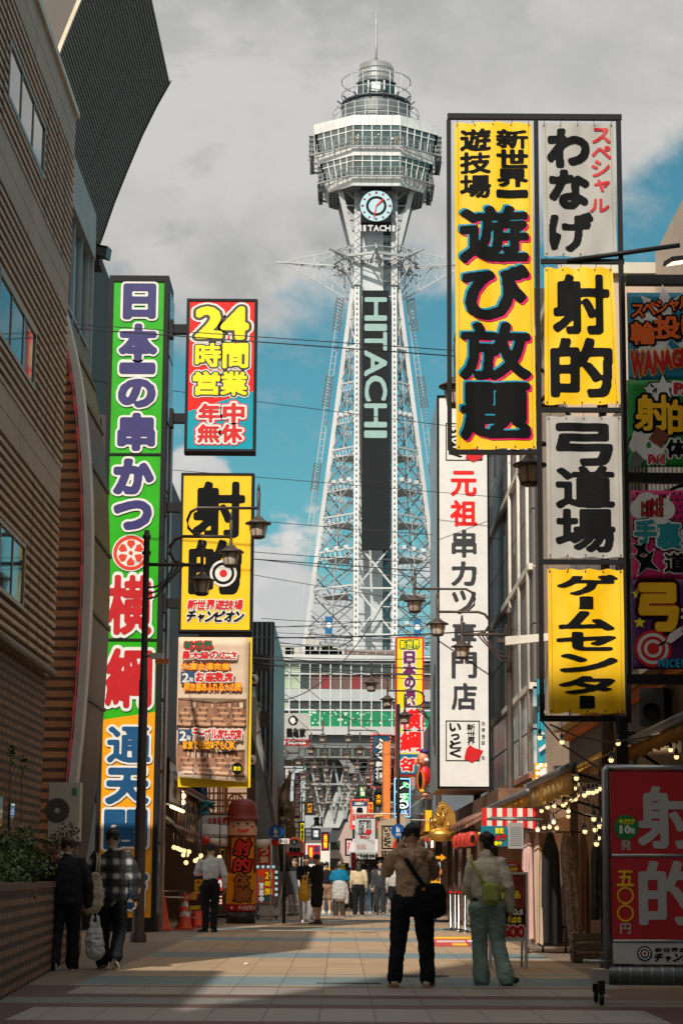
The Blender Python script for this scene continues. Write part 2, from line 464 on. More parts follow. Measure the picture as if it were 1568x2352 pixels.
Y3=[('white_outline',WHITE,.10,.012),('grey_outline',GREYINK,.055,.018),('yellow_lettering',LEMON,0,.024)]
B.chars([('2',449,705,511,778),('4',508,705,571,780),('時',449,789,507,844),('間',512,789,570,846),('営',444,854,505,908),('業',506,854,568,909)],0,Y3,.05,48)
B.chars([('年',456,928,506,970),('中',512,926,561,971),('無',453,975,505,1017),('休',506,975,557,1017)],0,[('red_outline',REDP,.15,.008),('white_outline',WHITE,.10,.012),('red_lettering',REDI,0,.02)],.04,44)
arms_to(B,(753,958),391,428,.06)
B=Board('projecting_lightbox','yellow lightbox with big black characters and bullseye behind the street lamp lanterns','sign',495,1453,Y=44)
bx=B.box(413,1087,582,1453);x0,z0,x1,z1=bx
B.part(MB().box(x0,.01,z0,x1,.30,z1),'cabinet',BLACK)
B.frame('frame',(x0+.05,z0+.06,x1-.06,z1-.04),.045,-.02,.02,BLACK)
B.part(MB().box(x0+.05,0,z0+.06,x1-.06,.02,z1-.04),'yellow_face',YEL)
B.chars([('射',442,1107,562,1236),('的',434,1240,554,1366)],0,[('black_lettering',INK,0,.008)],.055,72)
tx,tz=B.p(513,1317);tr=B.p(544,1317)[0]-tx
B.part(MB().disc(tx,tz,tr,-.014),'bullseye',WHITE)
B.part(MB().disc(tx,tz,tr*.82,-.018,30,tr*.62),'bullseye_ring',INK)
B.part(MB().disc(tx,tz,tr*.28,-.020),'bullseye_centre',REDI)
B.text('新世界遊技場',430,1378,558,1400,0,[('white_outline',WHITE,.08,.008),('red_lettering',REDI,0,.014)],.03,slant=.15)
B.text('チャンピオン',428,1403,560,1429,0,[('white_outline',WHITE,.09,.008),('black_lettering',INK,0,.014)],.045,slant=.25)
arms_to(B,(1163,1384),376,415,.06)
PAPER=mat('poster_paper',srgb(208,182,156),.6,0,.10)
B=Board('restaurant_banner','curling photo banner of restaurant seating below the yellow bullseye lightbox','banner',488,1797,Y=43.4)
bx=B.box(407,1464,570,1797);x0,z0,x1,z1=bx
def curl(x,y,z):
 t=max(0,(z0+.45-z)/.45);s=(x-x0)/(x1-x0)
 return(x+(.03 if s>.5 else.06)*t*(1-s),y-.03*math.sin(s*5+z*1.2)-.10*t*t*(1-s*.5),z+.10*t*t*(1-s))
def sheet(B,name,bx,m,warp=None,nx=10,nz=16,y=0.0,parent=None):
 X0,Z0,X1,Z1=bx;vs=[];fs=[]
 for j in range(nz+1):
  for i in range(nx+1):
   p=(X0+(X1-X0)*i/nx,y,Z0+(Z1-Z0)*j/nz);vs.append(warp(*p)if warp else p)
 for j in range(nz):
  for i in range(nx):
   a=j*(nx+1)+i;fs.append((a,a+1,a+nx+2,a+nx+1))
 o=MB().add(vs,fs,True).build(name,m,B.e)
 so=o.modifiers.new('thickness','SOLIDIFY');so.thickness=.006;so.offset=1
 return o
sheet(B,'cloth',bx,PAPER,curl)
PH1=mat('printed_photo',srgb(150,106,80),.5,0,.3,5)
CRMP=C('print_cream',214,190,164);BROWN=C('print_brown',62,40,30);TANP=C('print_tan',196,150,116)
def photo(B,u0,v0,u1,v1,nt):
 b=B.box(u0,v0,u1,v1);o=sheet(B,'printed_photo',b,PH1,curl,8,8,-.008)
 rnd=random.Random(nt);mb=MB();mb2=MB();mb3=MB();W=b[2]-b[0];H=b[3]-b[1]
 def cq(m,q,y=-.014):m.add([curl(b[0]+W*x,y,b[1]+H*z)for x,z in q],[tuple(range(len(q)))])
 cq(mb3,[(0,1),(0,.86),(.55,.74),(1,.84),(1,1)]);cq(mb3,[(.0,.62),(.0,.80),(.18,.78),(.18,.64)])
 for k in range(9):x=.22+.085*k;cq(mb3,[(x,.58),(x+.05,.585),(x+.05,.73),(x,.725)]);cq(mb2,[(x+.055,.57),(x+.07,.57),(x+.07,.74),(x+.055,.74)],-.015)
 cq(mb2,[(0,.80),(.55,.70),(1,.78),(1,.80),(.55,.725),(0,.83)],-.015);cq(mb2,[(.0,.0),(.0,.12),(.10,.10),(.08,0)],-.015)
 B.part(mb3,'pictured_windows',CRMP)
 for j in range(4):
  for i in range(4):
   cx=b[0]+(b[2]-b[0])*(i+.5+rnd.uniform(-.2,.2))/4;s=.6+.5*(3-j)/3
   cz=b[1]+(b[3]-b[1])*(.08+.16*j);w=.14*s;h=.045*s
   q=[(cx-w,cz),(cx+w*.8,cz-h*.3),(cx+w,cz+h),(cx-w*.7,cz+h*1.2)]
   mb.add([curl(x,-.018,z)for x,z in q],[(0,1,2,3)])
   mb2.add([curl(x,-.018,z)for x,z in[(cx-w,cz-.09*s),(cx-w+.03,cz-.09*s),(cx-w+.03,cz-.004),(cx-w,cz-.004)]],[(0,1,2,3)])
   mb2.add([curl(x,-.018,z)for x,z in[(cx+w*.7,cz-.1*s),(cx+w*.7+.03,cz-.1*s),(cx+w*.7+.03,cz-.012),(cx+w*.7,cz-.012)]],[(0,1,2,3)])
 B.part(mb,'pictured_tables',TANP);B.part(mb2,'pictured_table_legs',BROWN)
photo(B,409,1592,566,1672,3);photo(B,406,1708,562,1786,5)
BG=C('banner_green',16,96,60);AMB=C('amber_ink',240,168,20)
def bt(txt,u0,v0,u1,v1,m,om=WHITE,g=.10,w=.03,sl=0):B.text(txt,u0,v0,u1,v1,-.085,[('outline',om,g,.004),('lettering',m,0,.010)],w,slant=sl,N=24,warp=None)
bt('新世界',423,1474,489,1491,BG,REDI);bt('最大級の広さ',418,1497,545,1515,REDI);bt('大宴会場完備',417,1524,528,1540,AMB,REDI,.06)
bt('お座敷席',449,1545,537,1567,REDI);bt('開放感あふれる大広間',424,1570,554,1588,AMB,REDI,.06)
bt('テーブル席も充実',443,1675,556,1699,REDI);bt('家族でも団体でもOK',420,1702,542,1722,AMB,C('plum',110,30,50),.06)
for(u0,v0,u1,v1)in((416,1543,447,1572),(410,1676,441,1706)):
 b=B.box(u0,v0,u1,v1);B.part(MB().box(b[0],-.088,b[1],b[2],-.082,b[3]),'blue_square',C('label_blue',40,74,112))
 b=B.box(u0+3,v0+4,u1-12,v1-4);mb=MB();glyph(mb,'2',b,-.096,.03,N=28)
 b=B.box(u1-11,v0+14,u1-2,v1-5);glyph(mb,'階',b,-.096,.01,N=24);B.part(mb,'lettering',WHITE)
a=B.box(533,1752,558,1780);mb=MB().add([((a[0]+a[2])/2+(a[2]-a[0])/2*math.cos(t),-.16,(a[1]+a[3])/2+(a[3]-a[1])/2*math.sin(t))for t in[k*math.pi/9 for k in range(18)]],[tuple(range(18))])
B.part(mb,'round_crest',INK);mb=MB();line_text(mb,'宴会',(a[0]+.03,a[1]+.08,a[2]-.03,a[3]-.08),-.166,.02);B.part(mb,'crest_lettering',LEMON)
b=B.box(409,1463,577,1808);B.part(MB().box(b[0]+.02,.06,b[1],b[2],.12,b[3]),'backing_board',C('backing_yellow',236,200,10))
WALLW=C('lightbox_white',226,224,221,0.35,0.05,streak=.06)
B=Board('tall_lightbox_sign','tall white lightbox with red then charcoal vertical characters and black edge','sign',1064,1813,Y=52)
bx=B.box(1004,909,1124,1812);x0,z0,x1,z1=bx
B.part(MB().box(x0,.02,z0,x1,4.2,z1),'cabinet',mat('pale_cladding',(.50,.53,.55),.35,.1,.25,.8,streak=.35))
B.part(MB().box(x0+.05,.0,z0+.06,x1-.05,.02,z1-.05),'white_face',WALLW)
B.frame('frame',(x0+.045,z0+.06,x1-.045,z1-.045),.05,-.025,.03,INK)
mb=MB()
for k in range(14):mb.box(x0+.1,.2+k*.24,z0-.03,x0+.2,.32+k*.24,z0)
B.part(mb,'soffit_lamps',AMB)
B.part(MB().box(x0+.02,.03,z0-.012,x1-.02,3.5,z0-.004),'underside',C('soffit_pink',208,170,150))
B.chars([('元',1034,1082,1093,1140),('祖',1033,1149,1095,1209)],0,[('red_lettering',C('bright_red',240,10,8),0,.008)],.03,56)
B.chars([('串',1037,1217,1093,1280),('カ',1035,1290,1093,1346),('ツ',1037,1357,1092,1411),('専',1037,1430,1093,1487),('門',1037,1498,1094,1558),('店',1036,1569,1094,1631)],0,[('charcoal_lettering',CHAR,0,.008)],.026,56)
def skewer_logo(B,u0,v0,u1,v1,y,s=1.0):
 b=B.box(u0,v0,u1,v1);t=.022*s;mb=MB()
 mb.box(b[0],y-.01,b[1],b[2],y,b[1]+t).box(b[0],y-.01,b[3]-t,b[2],y,b[3]).box(b[0],y-.01,b[1]+t,b[0]+t,y,b[3]-t).box(b[2]-t,y-.01,b[1]+t,b[2],y,b[3]-t)
 W=b[2]-b[0];H=b[3]-b[1]
 line_text(mb,'いっとく',(b[0]+W*.10,b[1]+H*.08,b[0]+W*.45,b[3]-H*.06),y-.012,.035,vert=True)
 line_text(mb,'新世界',(b[0]+W*.62,b[1]+H*.40,b[0]+W*.86,b[3]-H*.08),y-.012,.008,vert=True)
 B.part(mb,'logo_lettering',INK);mb=MB()
 cx,cz=b[0]+W*.80,b[1]+H*.16
 mb.poly([(cx-W*.26,cz-H*.10),(cx-W*.04,cz-H*.20),(cx+W*.18,cz-H*.10),(cx+W*.30,cz+H*.10),(cx+W*.05,cz+H*.16),(cx-W*.10,cz+H*.24),(cx-W*.20,cz+H*.12)],y-.016)
 B.part(mb,'red_fish_stamp',REDI)
skewer_logo(B,1023,1655,1101,1748,0);skewer_logo(B,1023,972,1106,1058,0)
B.text('商標登録',1105,1655,1113,1714,0,[('small_lettering',INK,0,.008)],.004,vert=True,gap=.35)
for(u,v)in((1109,1741),(1105,1052)):
 p=B.p(u,v);B.part(MB().disc(p[0],p[1],.045,-.008,16,.036),'registered_ring',INK);mb=MB();glyph(mb,'R',(p[0]-.02,p[1]-.024,p[0]+.02,p[1]+.024),-.008,.01,N=24);B.part(mb,'registered_letter',INK)
B.text('新世界',988,1690,998,1770,.02,[],.02)if False else None
S2=MB()
B.part(MB().box(x0-.012,1.2,z0+.9,x0-.004,1.6,z0+3.2).box(x0-.012,2.0,z0+1.2,x0-.004,2.3,z0+3.0),'side_lettering',CHAR)
pm=pt(1095,1830,55.5)
tag(MB().box(-.09,-.09,0,.09,.09,pm.z+.4).box(-.16,-.16,0,.16,.16,.12).build('support_post',BLACK),'black post under the tall white lightbox','post').location=(pm.x,pm.y,0)
B=Board('tall_lightbox_sign','distant tall yellow lightbox with red rim and purple and red characters','sign',940,1782,Y=76)
bx=B.box(908,1463,973,1782);x0,z0,x1,z1=bx
B.part(MB().box(x0,.02,z0,x1,.9,z1),'cabinet',REDI)
B.part(MB().box(x0+.06,0,z0+.06,x1-.06,.02,z1-.06),'yellow_face',C('sign_yellow',250,214,10))
bl=B.box(912,1732,970,1776);B.part(MB().box(x0+.06,-.012,z0+.06,x1-.06,-.002,bl[3]),'blue_face',C('sign_teal',24,104,140))
B.text('新世界',918,1471,963,1490,0,[('outline',BG,.12,.008),('lettering',LEMON,0,.016)],.03,N=24)
PUR=C('purple_ink',112,24,92)
B.chars([('日',927,1496,952,1524),('本',924,1526,954,1552),('の',928,1556,953,1580),('男',929,1584,953,1606),('い',929,1608,953,1622)],0,[('white_outline',WHITE,.1,.008),('purple_lettering',PUR,0,.016)],.05,28)
B.chars([('横',918,1629,966,1676),('綱',918,1680,966,1726)],0,[('white_outline',WHITE,.09,.008),('red_lettering',C('bright_red',240,10,8),0,.016)],.04,40)
B.chars([('名',918,1741,942,1771),('門',944,1743,966,1771)],0,[('white_outline',WHITE,.09,.02),('red_lettering',C('bright_red',240,10,8),0,.026)],.04,28)
# ================================================================== RIGHT: banner frame
FY=27.0
def P(u,v,Y=FY):return pt(u,v,Y)
base=gnd(1426,2190);
FR=thing('steel_sign_frame','black steel frame holding the hanging game hall banners','sign frame',(pt(1426,1700,FY).x,FY,0))
fo=FR.location
def lp(u,v,Y=FY):q=pt(u,v,Y);return Vector((q.x-fo.x,q.y-fo.y,q.z))
def fpart(mb,name):return mb.build(name,BLACK,FR)
def vbar(u,vt,vb,w=.058):
 a=lp(u,(vt+vb)/2);zt=lp(u,vt).z;zb=lp(u,vb).z
 return MB().box(a.x-w/2,-w/2,zb,a.x+w/2,w/2,zt)
def hbar(u0,u1,v,w=.062):
 a=lp(u0,v);b=lp(u1,v);z=(a.z+b.z)/2
 return MB().box(a.x,-w/2+.001,z-w/2,b.x,w/2-.001,z+w/2)
fpart(vbar(1031,276,1034),'outer_post');fpart(vbar(1237,276,1656),'middle_post');fpart(vbar(1431,276,1660,.062),'right_post')
fpart(hbar(1027,1426,269,.075),'top_beam');fpart(hbar(1030,1241,1039),'crossbar')
for v in(601,942,1291):fpart(hbar(1241,1432,v),'crossbar')
fpart(hbar(1240,1446,1651,.075),'bottom_beam')
pb=lp(1426,1651);mb=MB().box(pb.x-.08,-.08,0,pb.x+.07,.08,pb.z-.04).box(pb.x-.16,-.16,0,pb.x+.16,.16,.04)
fpart(mb,'pillar')
a=lp(1300,601);b=pt(1560,563,26.9)-fo
fpart(MB().tube([(a.x,-.03,a.z),b],.034,6),'floodlight_arm');a=lp(1438,1284);b=pt(1600,1250,22.3)-fo
fpart(MB().tube([(a.x,-.03,a.z),b],.034,6),'floodlight_arm')
a=lp(1237,820);fpart(MB().tube([(a.x,0,a.z),(a.x+.05,2.5,a.z)],.02,6),'tie_rod')
for v in(640,1100,1560):
 a=lp(1436,v);fpart(MB().box(a.x,.0,a.z-.03,a.x+.75,.05,a.z+.03),'wall_tie')
LAMPW=mat('warm_lamp_glass',(1,.75,.42),.4,0,0.02,emit=4.0,ecol=(1,.72,.36))
def floodlight(u,v,Y,label,rz=0.3):
 t=thing('floodlight',label,'lamp',pt(u,v,Y),rz,'floodlights over the right banners')
 MB().prism([(-.19,-.02),(.19,.07),(.19,.12),(-.17,.05)],-.12,.12).build('housing',BLACK,t)
 MB().quad((-.15,-.10,-.018),(.17,-.10,.058),(.17,.10,.058),(-.15,.10,-.018)).build('lit_glass',LAMPW,t)
 MB().tube([(.15,0,.11),(.2,.0,.3)],.015,6).build('stem',BLACK,t)
floodlight(1560,606,26.4,'black floodlight with lit warm glass above the comic poster banner')
def hung_banner(label,corners,m,seed,amp=.020,sheen=True):
 """corners: TL, TR, BR, BL pixels; a cloth hung on short ties inside the frame"""
 (u0,v0),(u1,v1),(u2,v2),(u3,v3)=corners
 B=Board('hanging_banner',label,'banner',(u2+u3)/2,(v2+v3)/2,Y=FY-.035,group=None)
 tl,tr,br,bl=[B.p(*c)for c in corners]
 rn=random.Random(seed);ph=[rn.uniform(0,6)for _ in range(6)]
 W=tr[0]-tl[0];H=tl[1]-bl[1]
 def warp(x,y,z):
  s=(x-tl[0])/W;t=(z-bl[1])/H
  e=min(1,4*s*(1-s)+.25)
  d=amp*e*(math.sin(3.1*s+2.2*t+ph[0])+.7*math.sin(9*s-5.0*t+ph[1])+.45*math.sin(16*s+3.2*t*(1+s)+ph[2]))
  d+=.009*math.sin(24*s+ph[3])*max(0,t-.82)/.18+.012*math.sin(10*t+ph[4])*(1-e)
  return(x,y+d,z)
 B.warp=warp;B.c=(tl,tr,br,bl)
 nx,nz=22,40;vs=[];fs=[]
 for j in range(nz+1):
  t=j/nz
  for i in range(nx+1):
   s=i/nx;x=(bl[0]*(1-s)+br[0]*s)*(1-t)+(tl[0]*(1-s)+tr[0]*s)*t
   z=(bl[1]*(1-s)+br[1]*s)*(1-t)+(tl[1]*(1-s)+tr[1]*s)*t
   z+=.012*math.sin(s*math.pi*8)*(t>.98)-.01*(t<.02)*math.sin(s*math.pi*6)
   vs.append(warp(x,0,z))
 for j in range(nz):
  for i in range(nx):
   a=j*(nx+1)+i;fs.append((a,a+1,a+nx+2,a+nx+1))
 o=MB().add(vs,fs,True).build('cloth',m,B.e)
 hem=MB()
 def off(p,dz):return warp(p[0],-.006,p[1]+dz)
 for(pa,pb_)in((tl,bl),(tr,br)):
  sg=.045 if pa is tl else-.045
  for k in range(30):
   q0=[pa[i]+(pb_[i]-pa[i])*k/30 for i in(0,1)];q1=[pa[i]+(pb_[i]-pa[i])*(k+1)/30 for i in(0,1)]
   hem.add([warp(q0[0]+sg,-.004,q0[1]),warp(q1[0]+sg,-.004,q1[1]),warp(q1[0]+sg+.006,-.004,q1[1]),warp(q0[0]+sg+.006,-.004,q0[1])],[(0,1,2,3)])
 hem.build('hem_stitching',mat('hem_thread',(.28,.22,.08),.7),B.e)
 ey=MB();ti=MB()
 for k in range(5):
  for(pa,pb_,sg)in((tl,tr,1),(bl,br,-1)):
   s=.03+.94*k/4;x=pa[0]+(pb_[0]-pa[0])*s;z=pa[1]+(pb_[1]-pa[1])*s-sg*.03
   q=warp(x,-.006,z);ey.add([(q[0]+.012*math.cos(a),q[1],q[2]+.012*math.sin(a))for a in[n*math.pi/4 for n in range(8)]],[tuple(range(8))])
   ti.tube([q,(x+rn.uniform(-.05,.05),.03,z+sg*.10)],.004,4)
 for k in range(2):
  for pa,sg in((tl,-1),(tr,1)):
   z=bl[1]+H*(.35+.3*k)if False else None
 ey.build('eyelets',mat('eyelet_brass',(.25,.2,.12),.4,.8),B.e);ti.build('tie_cords',INK,B.e)
 return B
B=hung_banner('largest yellow banner with black characters edged in cyan and magenta',((1043,283),(1219,282),(1231,1031),(1047,1031)),YEL,1,.022)
K=[('black_lettering',INK,0,.010)]
B.chars([('新',1137,299,1211,341),('世',1139,344,1211,386),('界',1139,389,1211,430),('一',1139,438,1211,454),('遊',1055,297,1125,347),('技',1055,351,1126,399),('場',1055,403,1126,455)],0,K,.04,52,warp=B.warp)
big=[('遊',1054,474,1212,603),('び',1060,610,1214,734),('放',1055,742,1218,872),('題',1056,878,1218,1010)]
B.chars(big,0,[('magenta_shadow',MAGI,0,.008,5,5),('cyan_shadow',CYINK,0,.012,-5,-4),('black_lettering',INK,0,.017)],.05,80,warp=B.warp)
B=hung_banner('pale grey banner with black hiragana beside small red katakana',((1243,283),(1407,284),(1416,588),(1249,588)),CLOTHG,2,.016)
B.chars([('わ',1254,295,1352,384),('な',1259,390,1352,479),('げ',1259,488,1361,578)],0,K,.05,56,warp=B.warp)
B.chars([('ス',1358,295,1400,330),('ペ',1357,336,1402,367),('シ',1357,369,1399,407),('ャ',1363,413,1399,442),('ル',1353,457,1398,488)],0,[('red_lettering',C('crimson_ink',190,8,24),0,.01)],.03,40,warp=B.warp)
B=hung_banner('yellow banner with two huge black characters between two grey banners',((1249,616),(1406,615),(1422,929),(1250,929)),YEL,3,.022)
B.chars([('射',1267,632,1398,769),('的',1264,777,1405,913)],0,K,.05,72,warp=B.warp)
B=hung_banner('grey banner with three black characters above the lowest yellow banner',((1253,957),(1425,956),(1430,1281),(1257,1280)),CLOTHG,4,.018)
B.chars([('弓',1274,973,1405,1070),('道',1274,1071,1411,1167),('場',1274,1169,1411,1268)],0,K,.045,72,warp=B.warp)
B=hung_banner('lowest yellow banner with seven black katakana',((1256,1307),(1430,1308),(1435,1639),(1260,1638)),YEL,5,.022)
B.chars([('ゲ',1277,1320,1417,1367),('ー',1328,1370,1360,1398,1),('ム',1280,1404,1411,1447),('セ',1275,1452,1413,1494),('ン',1282,1502,1416,1545),('タ',1280,1552,1411,1595),('ー',1328,1598,1363,1627,1)],0,K,.045,56,warp=B.warp)
PY=23.0
PF2=thing('steel_sign_frame','black frame of square steel tube carrying the comic posters','sign frame',pt(1440,1571,PY))
def pl(u,v):q=pt(u,v,PY);return(q.x-PF2.location.x,q.z-PF2.location.z)
def rect(u0,v0,u1,v1,y0=-.06,y1=.06):
 a=pl(u0,(v0+v1)/2);b=pl(u1,(v0+v1)/2);c=pl((u0+u1)/2,v1);d=pl((u0+u1)/2,v0)
 return MB().box(a[0],y0,c[1],b[0],y1,d[1])
for(v0,v1)in((634,655),(1088,1110),(1550,1572)):rect(1436,v0,1665,v1).build('beam',BLACK,PF2)
rect(1432,634,1441,1572,-.03,.03).build('post',BLACK,PF2);rect(1655,634,1665,1572,-.03,.03).build('post',BLACK,PF2)
def poster(label,u0,v0,u1,v1,base):
 B=Board('comic_poster',label,'poster',(u0+u1)/2,v1,Y=PY-.07)
 b=B.box(u0,v0,u1,v1);B.bx=b
 rr=random.Random(int(v0));ph=rr.uniform(0,6)
 B.warp=lambda x,y,z:(x,y+.008*math.sin(x*5+z*1.7+ph)+.005*math.sin(x*11-z*3),z)
 sheet(B,'cloth',b,base,B.warp,12,16)
 return B
def star(cx,cz,r,n=5,k=.45,a0=math.pi/2):
 return[(cx+(r if i%2==0 else r*k)*math.cos(a0+math.pi*i/n),cz+(r if i%2==0 else r*k)*math.sin(a0+math.pi*i/n))for i in range(2*n)]
def fan(mb,pts,y,warp):
 c=(sum(p[0]for p in pts)/len(pts),sum(p[1]for p in pts)/len(pts));n=len(pts)
 mb.add([warp(p[0],y,p[1])for p in pts]+[warp(c[0],y,c[1])],[(i,(i+1)%n,n)for i in range(n)])
TEALP=C('poster_teal',10,120,150,.5);GRNP=C('poster_green',8,130,40,.5);PINKP=C('poster_pink',190,0,96,.5);PURP=C('poster_purple',74,14,90,.5)
ORI=C('orange_ink',232,98,16);DRED=C('dark_red_ink',186,16,30);PWHITE=C('poster_white',214,212,208)
B=poster('teal comic poster with orange katakana and red WANAGE lettering',1440,673,1655,873,TEALP);w=B.warp
def up(u,v):return B.p(u,v)
mb=MB();fan(mb,star(*up(1532,735),.42,9,.55,0.3),-.008,w);fan(mb,star(*up(1522,780),.36,9,.6,0.1),-.008,w);B.part(mb,'burst',PWHITE)
def tilt(items,base_layers,wgt,N=44):B.chars(items,0,base_layers,wgt,N,warp=w)
tilt([('ス',1448,700,1478,730),('ペ',1473,694,1503,725),('シ',1503,690,1530,720),('ャ',1533,690,1557,716),('ル',1556,682,1585,712)],[('black_outline',INK,.10,.014),('orange_lettering',ORI,0,.020)],.03)
tilt([('輪',1446,740,1503,792),('投',1500,726,1560,780),('げ',1562,722,1616,775)],[('black_outline',INK,.085,.014),('orange_lettering',ORI,0,.020)],.035)
tilt([('W',1447,806,1477,866),('A',1476,806,1500,860),('N',1500,807,1522,856),('A',1520,805,1542,848),('G',1541,804,1562,845),('E',1562,802,1580,842),('!',1584,800,1592,838)],[('yellow_outline',AMB,.05,.014),('red_lettering',DRED,0,.020)],.045)
mb=MB();c=up(1560,850);mb.add([w(c[0]+r*.36*math.cos(a),-.006,c[1]+r*.14*math.sin(a))for r in(1,.78)for a in[k*math.pi/12 for k in range(24)]],[(k,(k+1)%24,24+(k+1)%24,24+k)for k in range(24)]);B.part(mb,'ring',C('ring_green',30,150,40))
B=poster('green comic poster with yellow characters white stars and a small gun muzzle',1440,874,1655,1073,GRNP);w=B.warp
c=up(1545,985);mb=MB()
for k in range(60):
 a=k*2*math.pi/60;rr=random.Random(k);r0=rr.uniform(.45,.8);da=.022
 q=[(c[0]+r*math.cos(a+s*d),c[1]+r*math.sin(a+s*d))for r,s,d in((r0,0,0),(1.6,-1,da),(1.6,1,da))]
 q=[(max(B.bx[0],min(B.bx[2],x)),max(B.bx[1],min(B.bx[3],z)))for x,z in q]
 mb.add([w(x,-.007,z)for x,z in q],[(0,1,2)])
B.part(mb,'speed_lines',INK)
mb=MB();mb2=MB()
for u,v,r in((1490,895,.075),(1521,890,.15),(1502,916,.09)):fan(mb2,star(*up(u,v),r*1.25,5),-.010,w);fan(mb,star(*up(u,v),r),-.013,w)
B.part(mb2,'star_outlines',INK);B.part(mb,'stars',PWHITE)
tilt([('射',1456,908,1536,990),('的',1532,920,1606,1000)],[('black_outline',INK,.075,.014),('yellow_lettering',C('golden_ink',246,186,0),0,.020)],.045,56)
tilt([('体',1528,1010,1573,1052),('験',1576,1014,1622,1056)],[('white_outline',PWHITE,.09,.014),('black_lettering',INK,0,.020)],.04)
tilt([('P',1545,880,1566,906),('A',1562,888,1582,908),('N',1583,884,1602,904)],[('white_outline',PWHITE,.12,.014),('red_lettering',DRED,0,.020)],.05)
tilt([('P',1487,1044,1500,1066),('A',1497,1050,1508,1066),('N',1507,1046,1518,1066),('!',1519,1042,1525,1066)],[('white_outline',PWHITE,.10,.014),('red_lettering',DRED,0,.020)],.04)
mb=MB()
for du,dv,r in((-16,-18,.10),(0,-26,.10),(18,-20,.09),(-22,0,.10),(-14,18,.09),(8,22,.08),(24,6,.08),(22,-8,.08)):
 q=up(1486+du,1022+dv);fan(mb,[(q[0]+r*math.cos(a),q[1]+r*math.sin(a))for a in[k*math.pi/8 for k in range(16)]],-.010-.0006*(du+30)/10,w)
B.part(mb,'smoke_ring',PWHITE);mb=MB();q=up(1512,1005);fan(mb,[(q[0]-.12,q[1]-.02),(q[0]+.02,q[1]-.12),(q[0]+.12,q[1]+.02),(q[0]-.02,q[1]+.12)],-.022,w);B.part(mb,'cork',C('cork_brown',112,52,24))
mb=MB();fan(mb,[up(1446,1072),up(1446,1052),up(1458,1034),up(1478,1056),up(1470,1072)],-.016,w);B.part(mb,'muzzle',STEEL)
B=poster('magenta dotted comic poster with teal characters and throwing stars',1449,1127,1655,1331,PINKP);w=B.warp
def dots(B,w,n=13,keep=lambda x,z:True):
 mb=MB();b=B.bx;W=b[2]-b[0];H=b[3]-b[1]
 for j in range(n):
  for i in range(n):
   x=b[0]+W*(i+.5+.5*(j%2))/(n+.6);z=b[1]+H*(j+.5)/n
   if keep(i,j):mb.add([w(x+.018*math.cos(a),-.006,z+.018*math.sin(a))for a in[k*math.pi/4 for k in range(8)]],[tuple(range(8))])
 B.part(mb,'dots',C('dot_dark',56,10,50))
dots(B,w,14)
mb=MB()
for du,dv,r in((-28,2,.12),(-14,-10,.13),(8,-4,.13),(26,4,.12),(-10,12,.12),(14,12,.12)):
 q=up(1498+du,1167+dv);fan(mb,[(q[0]+r*math.cos(a),q[1]+r*math.sin(a))for a in[k*math.pi/8 for k in range(16)]],-.010-.0005*(du+30)/10,w)
B.part(mb,'cloud',PWHITE)
for r0 in((1472,1150,0),(1474,1170,1)):
 tilt([('N',1472,1153+r0[2]*20,1484,1170+r0[2]*16),('I',1487,1150+r0[2]*20,1492,1168+r0[2]*18),('N',1495,1146+r0[2]*22,1509,1166+r0[2]*20),('!',1513,1138+r0[2]*28,1520,1162+r0[2]*25)],[('dark_outline',INK,.06,.014),('red_lettering',DRED,0,.020)],.04)
tilt([('手',1455,1194,1506,1248),('裏',1506,1200,1562,1262),('剣',1564,1206,1618,1266)],[('black_outline',INK,.12,.012),('white_outline',PWHITE,.07,.016),('teal_lettering',C('teal_ink',14,134,142),0,.022)],.045,52)
tilt([('道',1523,1270,1572,1316),('場',1576,1272,1622,1318)],[('white_outline',PWHITE,.07,.014),('black_lettering',INK,0,.020)],.04)
for(u,v,r)in((1472,1262,.12),(1482,1292,.17)):
 q=up(u,v);mb=MB();fan(mb,star(q[0],q[1],r*1.15,4,.36,1.0),-.012,w);B.part(mb,'throwing_star_outline',PWHITE)
 mb=MB();fan(mb,star(q[0],q[1],r,4,.34,1.0),-.016,w);B.part(mb,'throwing_star',INK)
q=up(1574,1172);mb=MB();mb.disc(q[0],q[1],.26,-.012,30,.2).disc(q[0],q[1],.14,-.012,30,.07);B.part(mb,'target_rings',PWHITE);B.part(MB().disc(q[0],q[1],.30,-.009),'target_back',INK)
B=poster('purple comic poster with golden bow character and red bullseye with arrow',1450,1333,1655,1537,PURP);w=B.warp
dots(B,w,14,lambda i,j:j<6 or i>9)
tilt([('弓',1464,1340,1556,1452)],[('black_outline',INK,.075,.012),('red_outline',DRED,.014,.016),('gold_lettering',C('golden_ink',246,186,0),0,.022)],.06,60)
tilt([('道',1560,1395,1606,1450)],[('grey_lettering',PWHITE,0,.020)],.04)
mb=MB();fan(mb,star(*up(1462,1364),.07),-.012,w);fan(mb,star(*up(1468,1430),.07),-.012,w);B.part(mb,'stars',LEMON)
q=up(1498,1490)
for i,(r,m_)in enumerate(((.205,REDI),(.172,PWHITE),(.135,REDI),(.10,PWHITE),(.065,REDI))):B.part(MB().disc(q[0],q[1],r*1.0,-.012-i*.002),'bullseye_ring',m_)
mb=MB();a=up(1500,1488);b=up(1562,1455);mb.add([w(a[0],-.026,a[1]-.012),w(b[0],-.026,b[1]-.012),w(b[0],-.026,b[1]+.012),w(a[0],-.026,a[1]+.012)],[(0,1,2,3)]);B.part(mb,'arrow_shaft',INK)
mb=MB();fan(mb,[up(1528,1475),up(1534,1458),up(1560,1440),up(1566,1458),up(1540,1478)],-.030,w);B.part(mb,'arrow_feathers',PWHITE)
